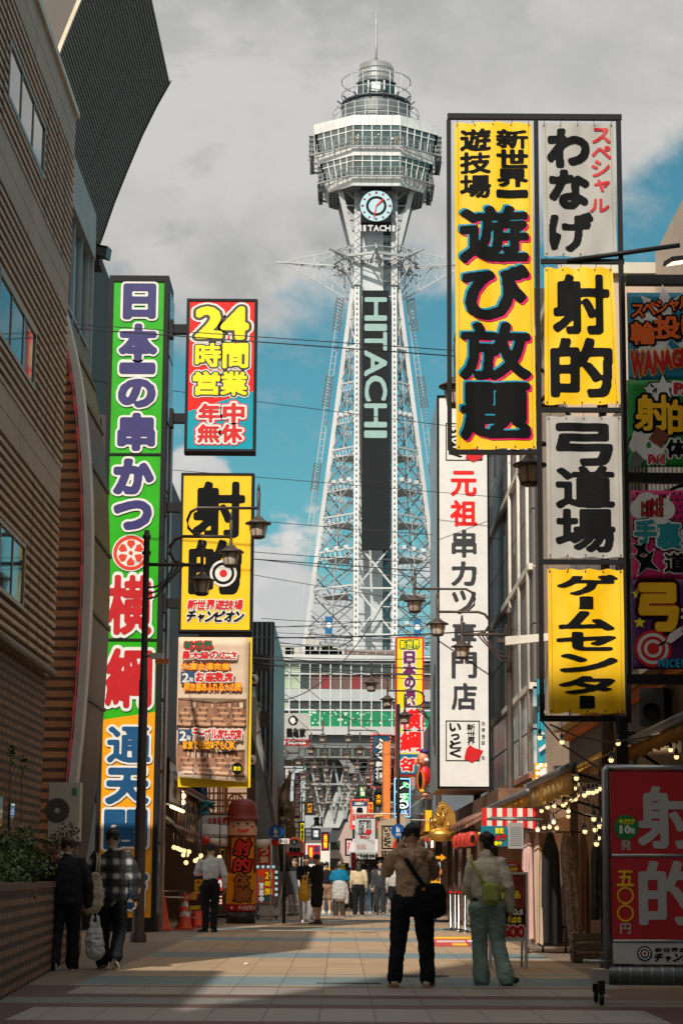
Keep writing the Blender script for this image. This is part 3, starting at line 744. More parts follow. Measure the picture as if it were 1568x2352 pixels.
tilt([('N',1510,1514,1524,1533),('I',1527,1514,1532,1534),('C',1534,1515,1546,1534),('E',1549,1514,1559,1534),('!',1562,1514,1566,1535)],[('black_outline',INK,.06,.028),('cyan_lettering',C('nice_blue',30,150,190),0,.034)],.05,32)
# ================================================================== GROUND
def paving():
 mt=bpy.data.materials.new('paving');mt.use_nodes=True;t=NT(mt.node_tree);b=t.n['Principled BSDF']
 co=t.coord('Object');x,y,z=t.xyz(co)
 spk=t.noise(co,60,5,.7);big=t.noise(co,.7,4,.6);mid=t.noise(t.scalev(co,(1,3,1)),4,5,.65)
 str_=t.noise(t.scalev(co,(.5,9,1)),3.0,4,.6)
 tan=t.mix(t.sstep(spk,.35,.65),(.27,.18,.105),(.46,.32,.20))
 tan=t.mix(t.m('MULTIPLY',t.sstep(str_,.45,.72),.45),tan,(.56,.37,.20))
 blue=t.mix(t.sstep(str_,.35,.65),(.085,.16,.20),(.16,.225,.235))
 thin=t.sstep(t.noise(t.scalev(co,(.3,16,1)),2.6,3,.5),.58,.64)
 blue=t.mix(t.m('MULTIPLY',thin,.5),blue,(.40,.30,.19))
 ph=t.m('MODULO',t.m('ADD',y,t.m('ADD',-23.1+77.0,t.m('MULTIPLY',t.m('SUBTRACT',mid,.5),.12))),7.7)
 band=t.m('MULTIPLY',t.sstep(ph,.18,.24),t.m('SUBTRACT',1.0,t.sstep(ph,2.2,2.3)))
 edge2=t.m('MULTIPLY',t.sstep(ph,2.75,2.8),t.m('SUBTRACT',1.0,t.sstep(ph,2.98,3.02)))
 band=t.m('MAXIMUM',band,t.m('MULTIPLY',edge2,.8))
 street=t.mix(band,tan,blue)
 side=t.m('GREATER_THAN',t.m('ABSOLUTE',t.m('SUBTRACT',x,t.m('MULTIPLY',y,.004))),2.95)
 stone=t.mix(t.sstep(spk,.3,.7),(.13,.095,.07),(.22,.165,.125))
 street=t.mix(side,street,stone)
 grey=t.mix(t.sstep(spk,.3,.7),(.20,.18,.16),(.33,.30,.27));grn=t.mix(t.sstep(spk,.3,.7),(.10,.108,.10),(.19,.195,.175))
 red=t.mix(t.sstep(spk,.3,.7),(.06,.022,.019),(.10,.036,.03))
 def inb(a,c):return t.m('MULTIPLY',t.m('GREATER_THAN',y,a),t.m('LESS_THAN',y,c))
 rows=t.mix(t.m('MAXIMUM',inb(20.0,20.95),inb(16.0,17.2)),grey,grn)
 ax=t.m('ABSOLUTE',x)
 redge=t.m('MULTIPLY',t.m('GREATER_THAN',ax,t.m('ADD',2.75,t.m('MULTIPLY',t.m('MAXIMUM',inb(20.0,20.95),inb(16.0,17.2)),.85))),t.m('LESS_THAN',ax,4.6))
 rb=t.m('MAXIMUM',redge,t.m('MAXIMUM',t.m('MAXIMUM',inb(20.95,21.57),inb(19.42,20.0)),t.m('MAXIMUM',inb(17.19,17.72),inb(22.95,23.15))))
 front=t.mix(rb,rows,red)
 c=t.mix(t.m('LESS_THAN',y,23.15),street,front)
 def joint(v,per,off,w):
  f=t.m('ABSOLUTE',t.m('SUBTRACT',t.m('MODULO',t.m('ADD',v,100.0*per+off),per),per/2));return t.m('GREATER_THAN',f,per/2-w)
 wob=t.m('MULTIPLY',t.m('SUBTRACT',big,.5),.04)
 jx=joint(t.m('ADD',x,wob),.475,.16,.007)
 jy=t.m('MULTIPLY',joint(y,2.566,.4,.012),t.m('GREATER_THAN',y,23.2));jy2=joint(t.m('ADD',y,0),23.15,0.02,.02)
 j=t.m('MAXIMUM',jx,t.m('MAXIMUM',jy,jy2))
 c=t.mix(t.m('MULTIPLY',j,.62),c,(.045,.035,.03))
 dirt=t.sstep(t.noise(co,2.2,6,.68),.52,.75)
 c=t.mix(t.m('MULTIPLY',dirt,.30),c,(.10,.08,.065))
 c=t.mix(t.m('MULTIPLY',t.sstep(big,.5,.8),.25),c,(.16,.12,.09))
 vo=t.new('ShaderNodeTexVoronoi');vo.inputs['Scale'].default_value=2.1;t.l.new(co,vo.inputs['Vector'])
 gum=t.m('LESS_THAN',vo.outputs['Distance'],t.m('MULTIPLY',t.sstep(t.noise(co,5,2),.45,.7),.06));c=t.mix(t.m('MULTIPLY',gum,.7),c,(.05,.042,.038))
 tilev=t.new('ShaderNodeTexWhiteNoise');tilev.noise_dimensions='2D';t.l.new(t.comb(t.m('FLOOR',t.m('DIVIDE',t.m('ADD',x,.16),.475)),t.m('FLOOR',t.m('DIVIDE',y,1.283)),0.0),tilev.inputs['Vector'])
 c=t.mix(t.m('MULTIPLY',tilev.outputs['Value'],.22),c,(.10,.08,.06))
 t.put(b.inputs['Base Color'],c);t.put(b.inputs['Roughness'],t.m('ADD',.55,t.m('MULTIPLY',spk,.3)))
 bn=t.new('ShaderNodeBump');bn.inputs['Strength'].default_value=.25;bn.inputs['Distance'].default_value=.01
 t.l.new(t.m('SUBTRACT',spk,t.m('MULTIPLY',j,1.0)),bn.inputs['Height']);t.l.new(bn.outputs[0],b.inputs['Normal'])
 return mt
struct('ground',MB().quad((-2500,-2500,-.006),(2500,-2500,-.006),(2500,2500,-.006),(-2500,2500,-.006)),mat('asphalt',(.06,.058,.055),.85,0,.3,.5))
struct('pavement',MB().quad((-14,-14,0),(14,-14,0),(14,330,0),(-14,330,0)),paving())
# ================================================================== LEFT: brown office building
XW=-4.4
def zv(v,Y):return pt(150,v,Y).z
far=ptx(168,330,XW);YF=far.y;Y0=21.5
TANC=mat('tan_cladding',(.40,.265,.18),.55,0,.16,.8,streak=.35)
SLAT=mat('louvre_slat',(.44,.29,.19),.5,.1,.2);DARKV=mat('dark_void',(.05,.036,.028),.7)
BRK=None
def brick_mat(name,c1,c2,mortar,bw=.42,bh=.10,off=.5,scale=1.0,msize=.012):
 mt=bpy.data.materials.new(name);mt.use_nodes=True;t=NT(mt.node_tree);b=t.n['Principled BSDF']
 co=t.coord('Object');x,y,z=t.xyz(co)
 n=t.new('ShaderNodeTexBrick');n.offset=off
 t.l.new(t.comb(t.m('ADD',x,y),z,0.0),n.inputs['Vector'])
 n.inputs['Color1'].default_value=(*c1,1);n.inputs['Color2'].default_value=(*c2,1);n.inputs['Mortar'].default_value=(*mortar,1)
 n.inputs['Scale'].default_value=scale;n.inputs['Brick Width'].default_value=bw;n.inputs['Row Height'].default_value=bh;n.inputs['Mortar Size'].default_value=msize
 c=t.mix(t.m('MULTIPLY',t.sstep(t.noise(co,7,5),.4,.75),.45),n.outputs[0],tuple(k*.5 for k in c1))
 c=t.mix(t.m('MULTIPLY',t.sstep(t.noise(t.scalev(co,(.5,.5,.12)),3,4),.5,.8),.35),c,tuple(k*.4 for k in c1))
 t.put(b.inputs['Base Color'],c);b.inputs['Roughness'].default_value=.75
 bn=t.new('ShaderNodeBump');bn.inputs['Strength'].default_value=.5;bn.inputs['Distance'].default_value=.02;bn.invert=True
 t.l.new(n.outputs['Fac'],bn.inputs['Height']);t.l.new(bn.outputs[0],b.inputs['Normal'])
 return mt
BRKD=brick_mat('brown_tile_brick',(.28,.15,.085),(.19,.10,.06),(.035,.024,.018),.40,.12,.5,1,.03)
GLASSD=mat('dark_window_glass',(.05,.065,.07),.04,.35,.1,spec=1.0);ALU=mat('window_aluminium',(.30,.27,.235),.4,.4,.1)
OB=thing('office_building','brown louvred office building with slanting rows of windows behind the brick planter','building',(XW,Y0,0))
ztop=far.z+.75
lvl={}
for n,v in(('l1t',375),('l1b',640),('l2t',742),('l2b',1092),('l3t',1182),('l3b',1556)):lvl[n]=pt(150,v,YF).z
ztop=pt(178,255,YF).z
MB().box(-9,0,lvl['l3b']-.05,-.06,YF-Y0,ztop-.12).build('wall',TANC,OB)
MB().box(-9,.02,0,-.05,YF-Y0-.02,lvl['l3b']-.05).build('brick_base',BRKD,OB)
mb=MB();L_=YF-Y0
for z0_,z1_ in((lvl['l1b'],lvl['l1t']),(lvl['l2b'],lvl['l2t']),(lvl['l3b'],lvl['l3t'])):
 pass
for z0_,z1_ in((lvl['l1t'],ztop-.12),(lvl['l2t'],lvl['l1b']),(lvl['l3t'],lvl['l2b'])):
 n=5;mb=MB()
 for k in range(n):mb.box(-.06,L_*k/n+.008,z0_+.02,.04,L_*(k+1)/n-.008,(z0_+z1_)/2-.007).box(-.06,L_*k/n+.008,(z0_+z1_)/2+.007,.04,L_*(k+1)/n-.008,z1_)
 mb.build('cladding_panels',TANC,OB)
MB().box(-9.05,-.05,ztop-.12,.09,L_+.06,ztop).build('roof_edge',mat('pale_trim',(.55,.52,.46),.5),OB)
MB().tube([(.06,0,lvl['l3b']-.02),(.06,L_,lvl['l3b']-.02)],.06,8).build('drip_pipe',mat('brown_pipe',(.10,.075,.06),.5),OB)
def win_band(name,zb,zt,wins):
 """louvre slats with window openings cut out of the run; wins = list of (y0,y1,z0,z1)"""
 mb=MB();p=.135;n=int((zt-zb)/p);h=(zt-zb)/n
 for k in range(n):
  z0_=zb+k*h;z1_=z0_+h*.46;segs=[(0,L_)]
  for(a,b,c,d)in wins:
   if z1_>c and z0_<d:segs=[s for(q,r)in segs for s in((q,min(r,a)),(max(q,b),r))if s[1]-s[0]>.02]
  for(q,r)in segs:mb.box(-.06,q,z0_,.055,r,z1_)
 mb.build('louvre',SLAT,OB);MB().box(-.062,.01,zb,-.045,L_-.01,zt).build('louvre_backing',DARKV,OB)
 for k in range(1,11):
  y=L_*k/11
  if not any(a-.05<y<b+.05 for(a,b,c,d)in wins):MB().box(.05,y-.012,zb,.058,y+.012,zt).build('louvre_joint',DARKV,OB)
 for(a,b,c,d)in wins:
  w=MB();t=.06
  w.box(-.05,a,c,.065,b,c+t).box(-.05,a,d-t,.065,b,d).box(-.05,a,c+t,.065,a+t,d-t).box(-.05,b-t,c+t,.065,b,d-t)
  n_=max(2,int((b-a)/.85));
  for k in range(1,n_):yy=a+(b-a)*k/n_;w.box(-.05,yy-t*.5,c+t,.055,yy+t*.5,d-t)
  wo_=w.build('window',ALU,OB)
  MB().box(-.042,a+.02,c+.02,.042,b-.02,d-.02).build('window_pane',GLASSD,wo_)
def wy(u,v):return ptx(u,v,XW).y-Y0
def wz(u,v):return ptx(u,v,XW).z
def wband(zb,zt,ue,vt_e,vb_e):
 ye=wy(ue,(vt_e+vb_e)/2);return(ye-3.35,ye,wz(ue,vb_e),wz(ue,vt_e))
win_band('a',lvl['l1b'],lvl['l1t'],[wband(0,0,97,292,425),])
win_band('b',lvl['l2b'],lvl['l2t'],[wband(0,0,80,772,912)])
win_band('c',lvl['l3b'],lvl['l3t'],[wband(0,0,60,1262,1415)])
for(u,vt,vb)in((24,1832,1908),(52,1850,1905)):
 y_=wy(u,vt);MB().box(-.05,y_-.18,wz(u,vb),-.02,y_+.18,wz(u,vt)).build('slit_window',GLASSD,OB)
ylo=ptx(120,1430,XW).y;zlo=pt(120,1430,ylo).z
for c in list(OB.children)+[q for c in OB.children for q in c.children]:
 for v_ in c.data.vertices:v_.co.y+=(v_.co.z-ztop)*(YF-ylo)/(ztop-zlo)*v_.co.y/L_
a0=Vector((-3.02,17.0,0));a1=Vector((-3.86,32.0,0));dr=(a1-a0).normalized();nx_=Vector((dr.y,-dr.x,0));LP=(a1-a0).length
PWL=thing('planter_wall','low dark brick planter wall along the left edge under the hedge','wall',a0,math.atan2(dr.y,dr.x))
MB().box(0,0,0,LP,.3,1.02).build('brickwork',BRKD,PWL);MB().box(-.02,-.02,1.02,LP+.02,.34,1.09).build('coping',mat('coping_stone',(.13,.08,.055),.7,0,.3),PWL)
def leaf_mat(name,c1,c2):
 mt=bpy.data.materials.new(name);mt.use_nodes=True;t=NT(mt.node_tree);b=t.n['Principled BSDF']
 g=t.new('ShaderNodeNewGeometry');c=t.mix(g.outputs['Random Per Island'],c1,c2);t.put(b.inputs['Base Color'],c);b.inputs['Roughness'].default_value=.5
 b.inputs['Subsurface Weight'].default_value=0.0
 return mt
LEAF=leaf_mat('hedge_leaves',(.02,.05,.012),(.11,.17,.035));LEAFR=leaf_mat('hedge_leaves_russet',(.03,.04,.015),(.12,.07,.025));TWIG=mat('twig',(.05,.035,.025),.8)
def leaves(mb,rnd,c,r,n,s):
 for _ in range(n):
  d=Vector((rnd.gauss(0,1),rnd.gauss(0,1),rnd.gauss(0,1)));d.normalize();p=c+Vector((d.x*r[0],d.y*r[1],d.z*r[2]))*(rnd.random()**.4)
  u=Vector((rnd.uniform(-1,1),rnd.uniform(-1,1),rnd.uniform(-.6,.6))).normalized();w=u.cross(Vector((rnd.uniform(-1,1),rnd.uniform(-1,1),rnd.uniform(-1,1)))).normalized()
  k=s*rnd.uniform(.6,1.3)
  mb.add([p-u*k,p+w*k*.45,p+u*k,p-w*k*.45],[(0,1,2,3)])
rnd=random.Random(11)
HG=thing('hedge','dark leafy hedge with russet tips behind the brick planter wall','hedge',(-4.0,24,1.0))
ml=MB();mr=MB();mt_=MB()
for k in range(150):
 y_=rnd.uniform(-7.2,8.6);x_=rnd.uniform(-.30,.42)-.055*y_;z_=rnd.uniform(-.15,.38+.16*math.sin(y_*1.1)+.016*(y_+7));c=Vector((x_,y_,z_))
 leaves(mr if(y_>4 and rnd.random()<.6)else ml,rnd,c,(.22,.32,.2),130,.036)
 mt_.tube([(x_-.1,y_,-.1),(x_,y_+.1,z_*.5),(x_+.1,y_+rnd.uniform(-.2,.2),z_+.2)],[.012,.009,.004],4)
for k in range(3):
 y_=rnd.uniform(-1.5,2.2);z_=rnd.uniform(.9,2.2);leaves(ml,rnd,Vector((-.25,y_+3,z_)),(.05,.25,.14),22,.05)
 mt_.tube([(-.25,y_+3,.3),(-.27,y_+3,z_)],.006,4)
ml.build('foliage',LEAF,HG);mr.build('russet_foliage',LEAFR,HG);mt_.build('stems',TWIG,HG)
B=Board('air_conditioner_unit','beige outdoor air conditioner hung beside the brick wall above the hedge','air conditioner',148,1933,Y=33.2)
b=B.box(112,1797,183,1932);BEI=mat('appliance_beige',(.52,.50,.44),.5,0,.06)
B.part(MB().box(b[0],0,b[1],b[2],.32,b[3]),'casing',BEI)
cx,cz,r_=b[0]+(b[2]-b[0])*.28,b[1]+(b[3]-b[1])*.52,(b[2]-b[0])*.40
mb=MB();mb.disc(cx,cz,r_,-.004,30);B.part(mb,'fan_opening',DARKV)
mb=MB();
for q in(.3,.5,.7,.9):mb.disc(cx,cz,r_*q,-.010,26,r_*q-.008)
for k in range(16):a=k*math.pi/8;mb.add([(cx+.03*math.cos(a+.1),-.012,cz+.03*math.sin(a+.1)),(cx+r_*math.cos(a),-.012,cz+r_*math.sin(a)),(cx+r_*math.cos(a+.03),-.012,cz+r_*math.sin(a+.03))],[(0,1,2)])
B.part(mb,'fan_grille',mat('grille_grey',(.22,.22,.21),.5));B.part(MB().disc(cx,cz,r_*.2,-.016,18),'fan_hub',BEI)
B.part(MB().box(b[0]+(b[2]-b[0])*.74,-.006,b[3]-.2,b[0]+(b[2]-b[0])*.9,0,b[3]-.09),'energy_sticker',C('sticker_green',60,140,90))
B.part(MB().box(b[0]-.05,.05,b[1]-.06,b[2],.09,b[1]).box(b[0]-.05,.25,b[1]-.06,b[2],.29,b[1]).tube([(b[2]-.05,.1,b[1]),(b[2]-.04,.1,b[1]-.6)],.025,6),'bracket',STEEL)
# ================================================================== LEFT: curved bath-house building behind
YN,YE=48.0,60.0
SP=thing('curved_facade_building','tall building whose dark slatted overhang curves outward above the green lightbox','building',(-8,YN,0))
prof=[]
for(u,v)in((215,595),(236,540),(262,465),(290,395),(325,312),(358,245),(392,185)):
 q=pt(u,v,YE);prof.append((q.x+8,q.z))
while prof[-1][1]<24:
 (xa,za),(xb,zb_)=prof[-2],prof[-1];prof.append((xb+.12,zb_+1.2))if False else prof.append((xb+(xb-xa)*.1,zb_+3))
prof=prof[:8]if False else prof[:7]
SLATD=mat('dark_slat',(.20,.155,.125),.55,0,.15);SLATV=mat('slat_gap',(.085,.068,.058),.6)
def resample(p,step):
 out=[];acc=0
 for(x0_,z0_),(x1_,z1_)in zip(p,p[1:]):
  l=math.hypot(x1_-x0_,z1_-z0_);n=max(1,int(l/step))
  out+=[(x0_+(x1_-x0_)*k/n,z0_+(z1_-z0_)*k/n)for k in range(n)]
 return out+[p[-1]]
pr=resample(prof,.105);LL=YE-YN
mb=MB();mbk=MB()
for(xa,za),(xb,zb_)in zip(pr,pr[1:]):
 mx,mz=xa+(xb-xa)*.5,za+(zb_-za)*.5
 mb.add([(xa,0,za),(xa,LL,za),(mx,LL,mz),(mx,0,mz),(xa-.06,0,za+.02),(xa-.06,LL,za+.02),(mx-.06,LL,mz+.02),(mx-.06,0,mz+.02)],[(0,1,2,3),(7,6,5,4),(0,4,5,1),(2,6,7,3),(0,3,7,4),(1,5,6,2)])
mb.build('slatted_skin',SLATD,SP)
mbk.prism([(x-.07,z+.0)for x,z in pr]+[(-5,pr[-1][1]),(-5,pr[0][1])],.02,LL-.01).build('skin_backing',SLATV,SP)
MB().prism([(x+.03,z)for x,z in pr]+[(x-.14,z)for x,z in pr[::-1]],LL,LL+.06).build('far_edge_trim',SLATV,SP)
mb=MB()
for yy in(LL*.28,LL*.62):
 for(xa,za),(xb,zb_)in list(zip(pr,pr[1:]))[::1]:mb.box(xa-.02,yy,za+.0,xa+.012,yy+.04,za+.05)
mb.build('fixing_rows',SLATV,SP)
CRM=mat('cream_trim',(.62,.52,.38),.5)
mb=MB()
for(xa,za),(xb,zb_)in zip(pr,pr[1:]):mb.add([(xa-.05,-.10,za),(xa+.05,-.10,za),(xb+.05,-.10,zb_),(xb-.05,-.10,zb_),(xa-.05,0,za),(xa+.05,0,za),(xb+.05,0,zb_),(xb-.05,0,zb_)],[(0,1,2,3),(1,5,6,2),(0,3,7,4),(4,7,6,5)])
mb.build('edge_trim',CRM,SP)
mb=MB();zz=pr[0][1]
while zz<pr[-1][1]-.2:
 xm=max(x for x,z in pr if z<=zz+.1);mb.box(-5,.03,zz,xm-.1,.10,zz+.055);zz+=.16
mb.build('end_wall_ribs',CRM,SP);MB().prism([(x-.1,z)for x,z in pr]+[(-5,pr[-1][1]),(-5,pr[0][1])],.10,.14).build('end_wall',mat('end_wall_grey',(.28,.28,.24),.6),SP)
PALE=mat('pale_concrete',(.40,.385,.36),.6,0,.12,1.2,streak=.2);TEALG=mat('blue_glass',(.02,.10,.14),.05,.2,.15,spec=1.0)
zl=pt(205,700,54).z;zc=pt(200,600,54).z
xs=pt(207,690,54.0).x+8
MB().box(-4,-3.3,zc,xs+.13,5.9,zc+1.25).build('concrete_band',PALE,SP)
zl2=pt(160,790,50).z-1.6
MB().box(-4,-3.3,zl2,xs-.06,5.8,zc).build('glazing',TEALG,SP)
mb=MB()
for k in range(7):mb.box(xs-.08,-3.3+k*1.45,zl2,xs+.02,-3.2+k*1.45,zc)
mb.box(xs-.08,-3.3,(zl2+zc)/2-.04,xs+.025,5.8,(zl2+zc)/2+.04).box(xs-.4,5.75,zl2,xs+.1,5.9,zc);mb.build('mullions',PALE,SP)
MB().box(-4,6,0,-.6,30,pr[-1][1]-2).build('rear_wall',mat('rear_wall_dark',(.06,.055,.05),.7),SP)
mb=MB().box(.3,LL-1.2,pr[0][1]-.5,.9,LL-.3,pr[0][1]+.1);mb.build('dark_recess',DARKV,SP)
fl=thing('floodlight','grey floodlight at the lower tip of the slatted overhang','lamp',pt(228,588,59.0),-.2,None)
fl.scale=(1.3,1.3,1.3)
MB().prism([(-.26,.06),(.22,-.10),(.26,.16),(-.2,.26)],-.2,.12).build('housing',STEEL,fl);MB().prism([(-.22,.22),(.24,.12),(.24,.15),(-.2,.25)],-.215,-.2).build('visor',BLACK,fl);MB().tube([(-.1,.1,.1),(-.4,.15,.15)],.03,6).build('bracket',STEEL,fl)
YB=35.2
bp=[(150,700),(163,755),(175,805),(186,860),(194,915),(201,985),(207,1060),(211,1140),(212.5,1220),(212,1300),(209,1400),(204,1500),(197,1600),(188,1700),(177,1800),(165,1890),(150,1985)]
bq=[pt(u,v,YB)for u,v in bp]
BBD=thing('barrel_shaped_building','barrel shaped building end of orange brick with white curved edge and red stripes','building',(-6,YB,0))
outl=[(q.x+6,q.z)for q in bq];outl=[(x,z)for x,z in outl]
ORB=brick_mat('orange_brick',(.62,.28,.12),(.48,.20,.09),(.09,.05,.035),.8,.17,.0,1,.035)
bandw=.17
inn=[(x-bandw,z)for x,z in outl]
bot=[(inn[-1][0],0),(-6,0),(-6,outl[0][1])]
mb=MB();mb.prism(inn+bot,0,.4);mb.build('brick_end_wall',ORB,BBD)
mb=MB();mw=MB();mr_=MB();mg=MB()
for(x0_,z0_),(x1_,z1_)in zip(outl,outl[1:]):
 mw.add([(x0_-bandw,-.12,z0_),(x0_,-.12,z0_),(x1_,-.12,z1_),(x1_-bandw,-.12,z1_),(x0_-bandw,0,z0_),(x0_,0.3,z0_),(x1_,0.3,z1_),(x1_-bandw,0,z1_)],[(3,2,1,0),(1,2,6,5),(0,4,7,3)])
 for o_ in(.045,.085):mr_.tube([(x0_-bandw+o_-.05,-.15,z0_),(x1_-bandw+o_-.05,-.15,z1_)],.012,5)
 mg.add([(x0_-.02,.3,z0_),(x0_-.02,3.0,z0_),(x1_-.02,3.0,z1_),(x1_-.02,.3,z1_)],[(0,1,2,3)],True)
mw.build('white_edge_band',mat('band_white',(.62,.60,.57),.5,0,.1),BBD);mr_.build('red_tube_stripes',REDI,BBD);mg.build('curved_glass_side',mat('smoky_glass',(.02,.024,.028),.45,0,.3,.6,spec=.3),BBD)
mb=MB()
for k in range(1,7):i=k*2;x_,z_=outl[i];MB().box(x_-.05,.3,z_-.03,x_+.015,3.0,z_+.03).build('glazing_rib',SLATV,BBD)
qa=pt(216,1500,45.3)
SHD=thing('side_wall','narrow black wall standing behind the tall green lightbox','wall',(qa.x-.35,45.3,0))
MB().box(-.4,.1,0,1.9,.6,pt(230,950,45.3).z).build('panel',mat('black_wall',(.025,.024,.024),.6),SHD);MB().box(-.4,.0,pt(230,960,45.3).z-.35,.35,.1,pt(230,950,45.3).z-.05).build('red_cap',REDP,SHD)
# ================================================================== buildings behind and beside the camera (they shade the foreground)
def block(name,label,x0_,y0_,x1_,y1_,h,m,nfl,nw):
 t=thing(name,label,'building',((x0_+x1_)/2,y0_,0));w=(x1_-x0_)/2;d=y1_-y0_
 MB().box(-w,0,0,w,d,h).build('wall',m,t);MB().box(-w-.15,-.15,h,w+.15,d+.15,h+.4).build('parapet',PALE,t)
 return t
block('apartment_block','plain concrete block left of the viewpoint outside the frame',-16,-1,-5.55,13.2,13.6,PALE,4,4)
block('tower_block','tall concrete block behind the viewpoint outside the frame',-8.65,-16,18,-5.5,37,PALE,12,6)
# ================================================================== OBSERVATION TOWER
TY=248.0
TX=pt(859,1400,TY).x
def tz(v):return pt(862,v,TY).z
def tzf(v,y):return pt(862,v,TY+y).z
def tr(du,v):return pt(862+du,v,TY).x-pt(862,v,TY).x
TW=thing('observation_tower','tall white steel lattice observation tower with clock at the street end','tower',(TX,TY,0))
TWH=mat('tower_white',(.54,.55,.55),.5,.1,.12,.15,streak=.12);TGR=mat('tower_grey',(.42,.44,.45),.5,.2,.15,.3);TDK=mat('tower_dark',(.10,.115,.12),.5,.1,.2)
TSH=mat('tower_shaft',(.60,.63,.64),.4,.25,.15,.2,streak=.2);TLB=mat('lattice_grey',(.30,.315,.32),.5,.2,.2,.3);TGL=mat('tower_glass',(.05,.085,.095),.08,.2,.3,.4,spec=1.0);SCR=mat('screen_dark',(.012,.014,.016),.75,spec=.15);SCL=mat('screen_letters',(.20,.33,.32),.5,0,.1)
ZN=tz(671);ZB=tz(1500)
def rleg(z):return 2.75+(tr(-105+53-53,1471)*-1 if False else 0)+(ZN-z)/(ZN-tz(1471))*5.35
A=2.25
def verts(z):
 r_=rleg(z);return[Vector(p)for p in((-A,-r_,z),(A,-r_,z),(r_,-A,z),(r_,A,z),(A,r_,z),(-A,r_,z),(-r_,A,z),(-r_,-A,z))]
for k in range(8):
 a,b=verts(0)[k],verts(ZN)[k]
 front=k in(0,1)
 MB().bar(a,b,.6 if front else.5).build('main_leg',TWH,TW)
rings=[ZN]+[tz(v)for v in(744,818,894,969,1045,1123,1199,1278,1362,1450,1530)]
for i,z in enumerate(rings):
 mr_=MB();mx=MB()
 vv=verts(z)
 for k in range(8):
  a,b=vv[k],vv[(k+1)%8]
  if k%2==1 or i%2==0:
   if k==0:continue
   mr_.bar(a,b,.2);mr_.bar(a-Vector((0,0,.9)),b-Vector((0,0,.9)),.11)
   for q in range(8):p=a.lerp(b,(q+.5)/8);mr_.bar(p,a.lerp(b,(q+1)/8)-Vector((0,0,.9)),.06)
   for q in(.25,.5,.75):p=a.lerp(b,q);MB().cbox(p+Vector((0,0,.25)),(.5,.4,.42)).build('floodlight',TWH,TW)if i%2==0 and k%2==1 and p.y<0 else None
 if i+1<len(rings):
  ww=verts(rings[i+1])
  for k in range(8):
   a,b,c,d=vv[k],vv[(k+1)%8],ww[k],ww[(k+1)%8]
   if k%2==1:
    m0=a.lerp(b,.5);mx.bar(a,d,.12);mx.bar(b,c,.12)
    mx.bar(m0,c.lerp(d,.5),.10)
    if i>4:mx.bar(c.lerp(d,.5),a.lerp(c,.5),.12);mx.bar(c.lerp(d,.5),b.lerp(d,.5),.12)
   elif i%3==2 and k!=0:mx.bar(a,d,.12);mx.bar(b,c,.12)
  if i in(5,7,8):
   for s in(-1,1):
    for t_ in(-1,1):mr_.bar(verts(z)[1 if s>0 else 0],Vector((s*2.2,t_*2,z)),.14)
 mr_.build('ring_girder',TWH,TW)
 if mx.v:mx.build('lattice_bracing',TLB,TW)
for i,z in enumerate(rings[5:10]):
 r_=rleg(z)-.6
 for sx_ in(-1,1):MB().cbox((sx_*(r_*.5+1.2),0,z-.45-.01*i),(r_*.45,r_*.8,.14)).build('service_deck',TGR,TW)
mb=MB()
for k in(0,1):
 for i in range(64):
  z=ZN-.5-i*(ZN-tz(1480))/64;r_=rleg(z);s=-1 if k==0 else 1
  mb.add([(s*A-.13,-r_-.33,z),(s*A+.13,-r_-.33,z),(s*A,-r_-.33,z+.42)],[(0,1,2)])
mb.build('column_perforations',TDK,TW)['kind']='stuff'
for s in(-1,1):
 mb=MB()
 for q in(0,.55):
  mb.bar((s*(rleg(0)+1.2+q),1.0,0),(s*(rleg(ZN)+1.0+q),1.0,ZN),.10)
 n=90
 for i in range(n):
  z=ZN*i/n;r_=rleg(z);o=1.2-.2*z/ZN;mb.bar((s*(r_+o),1.0,z),(s*(r_+o+.55),1.0,z+(.3 if s>0 else 0)),.07)
 mb.build('outer_ladder',TGR,TW)
 mb=MB()
 for(v0,v1)in((690,765),(868,940),(1068,1130)):
  za,zb_=tz(v1),tz(v0)
  for q in(0,.8):
   mb.bar((s*(rleg(za)+1+q),-1,za),(s*(rleg(zb_)+1+q),-1,zb_),.16)
  for i in range(10):
   t0=i/10;z_=za+(zb_-za)*t0;z2=za+(zb_-za)*(t0+.1);mb.bar((s*(rleg(z_)+1),-1,z_),(s*(rleg(z2)+1.8),-1,z2),.10)
 mb.build('light_gantry',TDK,TW)
ZS=tz(430)
mb=MB().box(-2.35,-2.2,0,.95,2.2,ZS).box(1.9,-2.15,0,2.3,2.2,ZS)
for k in range(15):mb.box(-2.3+k*.22,-2.26,0,-2.22+k*.22,-2.2,ZS)
mb.build('lift_shaft',TSH,TW);MB().box(.95,-2.1,0,1.9,2.1,ZS).build('glass_lift_shaft',TGL,TW)
mb=MB();z=2.0
while z<ZS:mb.box(.95,-2.16,z,1.9,-2.1,z+.12);z+=1.9
mb.build('lift_shaft_bars',TWH,TW)
mb=MB()
for(v0,v1)in((1265,1370),(1370,1475)):
 r0,r1=rleg(tz(v0)),rleg(tz(v1));mb.bar((-A,-r0,tz(v0)),(A,-r1,tz(v1)),.2);mb.bar((A,-r0,tz(v0)),(-A,-r1,tz(v1)),.2);mb.bar((-A,-r1,tz(v1)),(A,-r1,tz(v1)),.2)
mb.build('front_cross_bracing',TWH,TW)
zt_,zb_=tzf(667,-3.4),tzf(1264,-7)
yt,yb_=-rleg(zt_)-.55,-rleg(zb_)-.55
def ts(v):return tzf(v,-3.4-3.6*(v-667)/597)
wS=1.62
def scr(x,z,o=0):f=(z-zb_)/(zt_-zb_);return(x,yb_+(yt-yb_)*f-o,z)
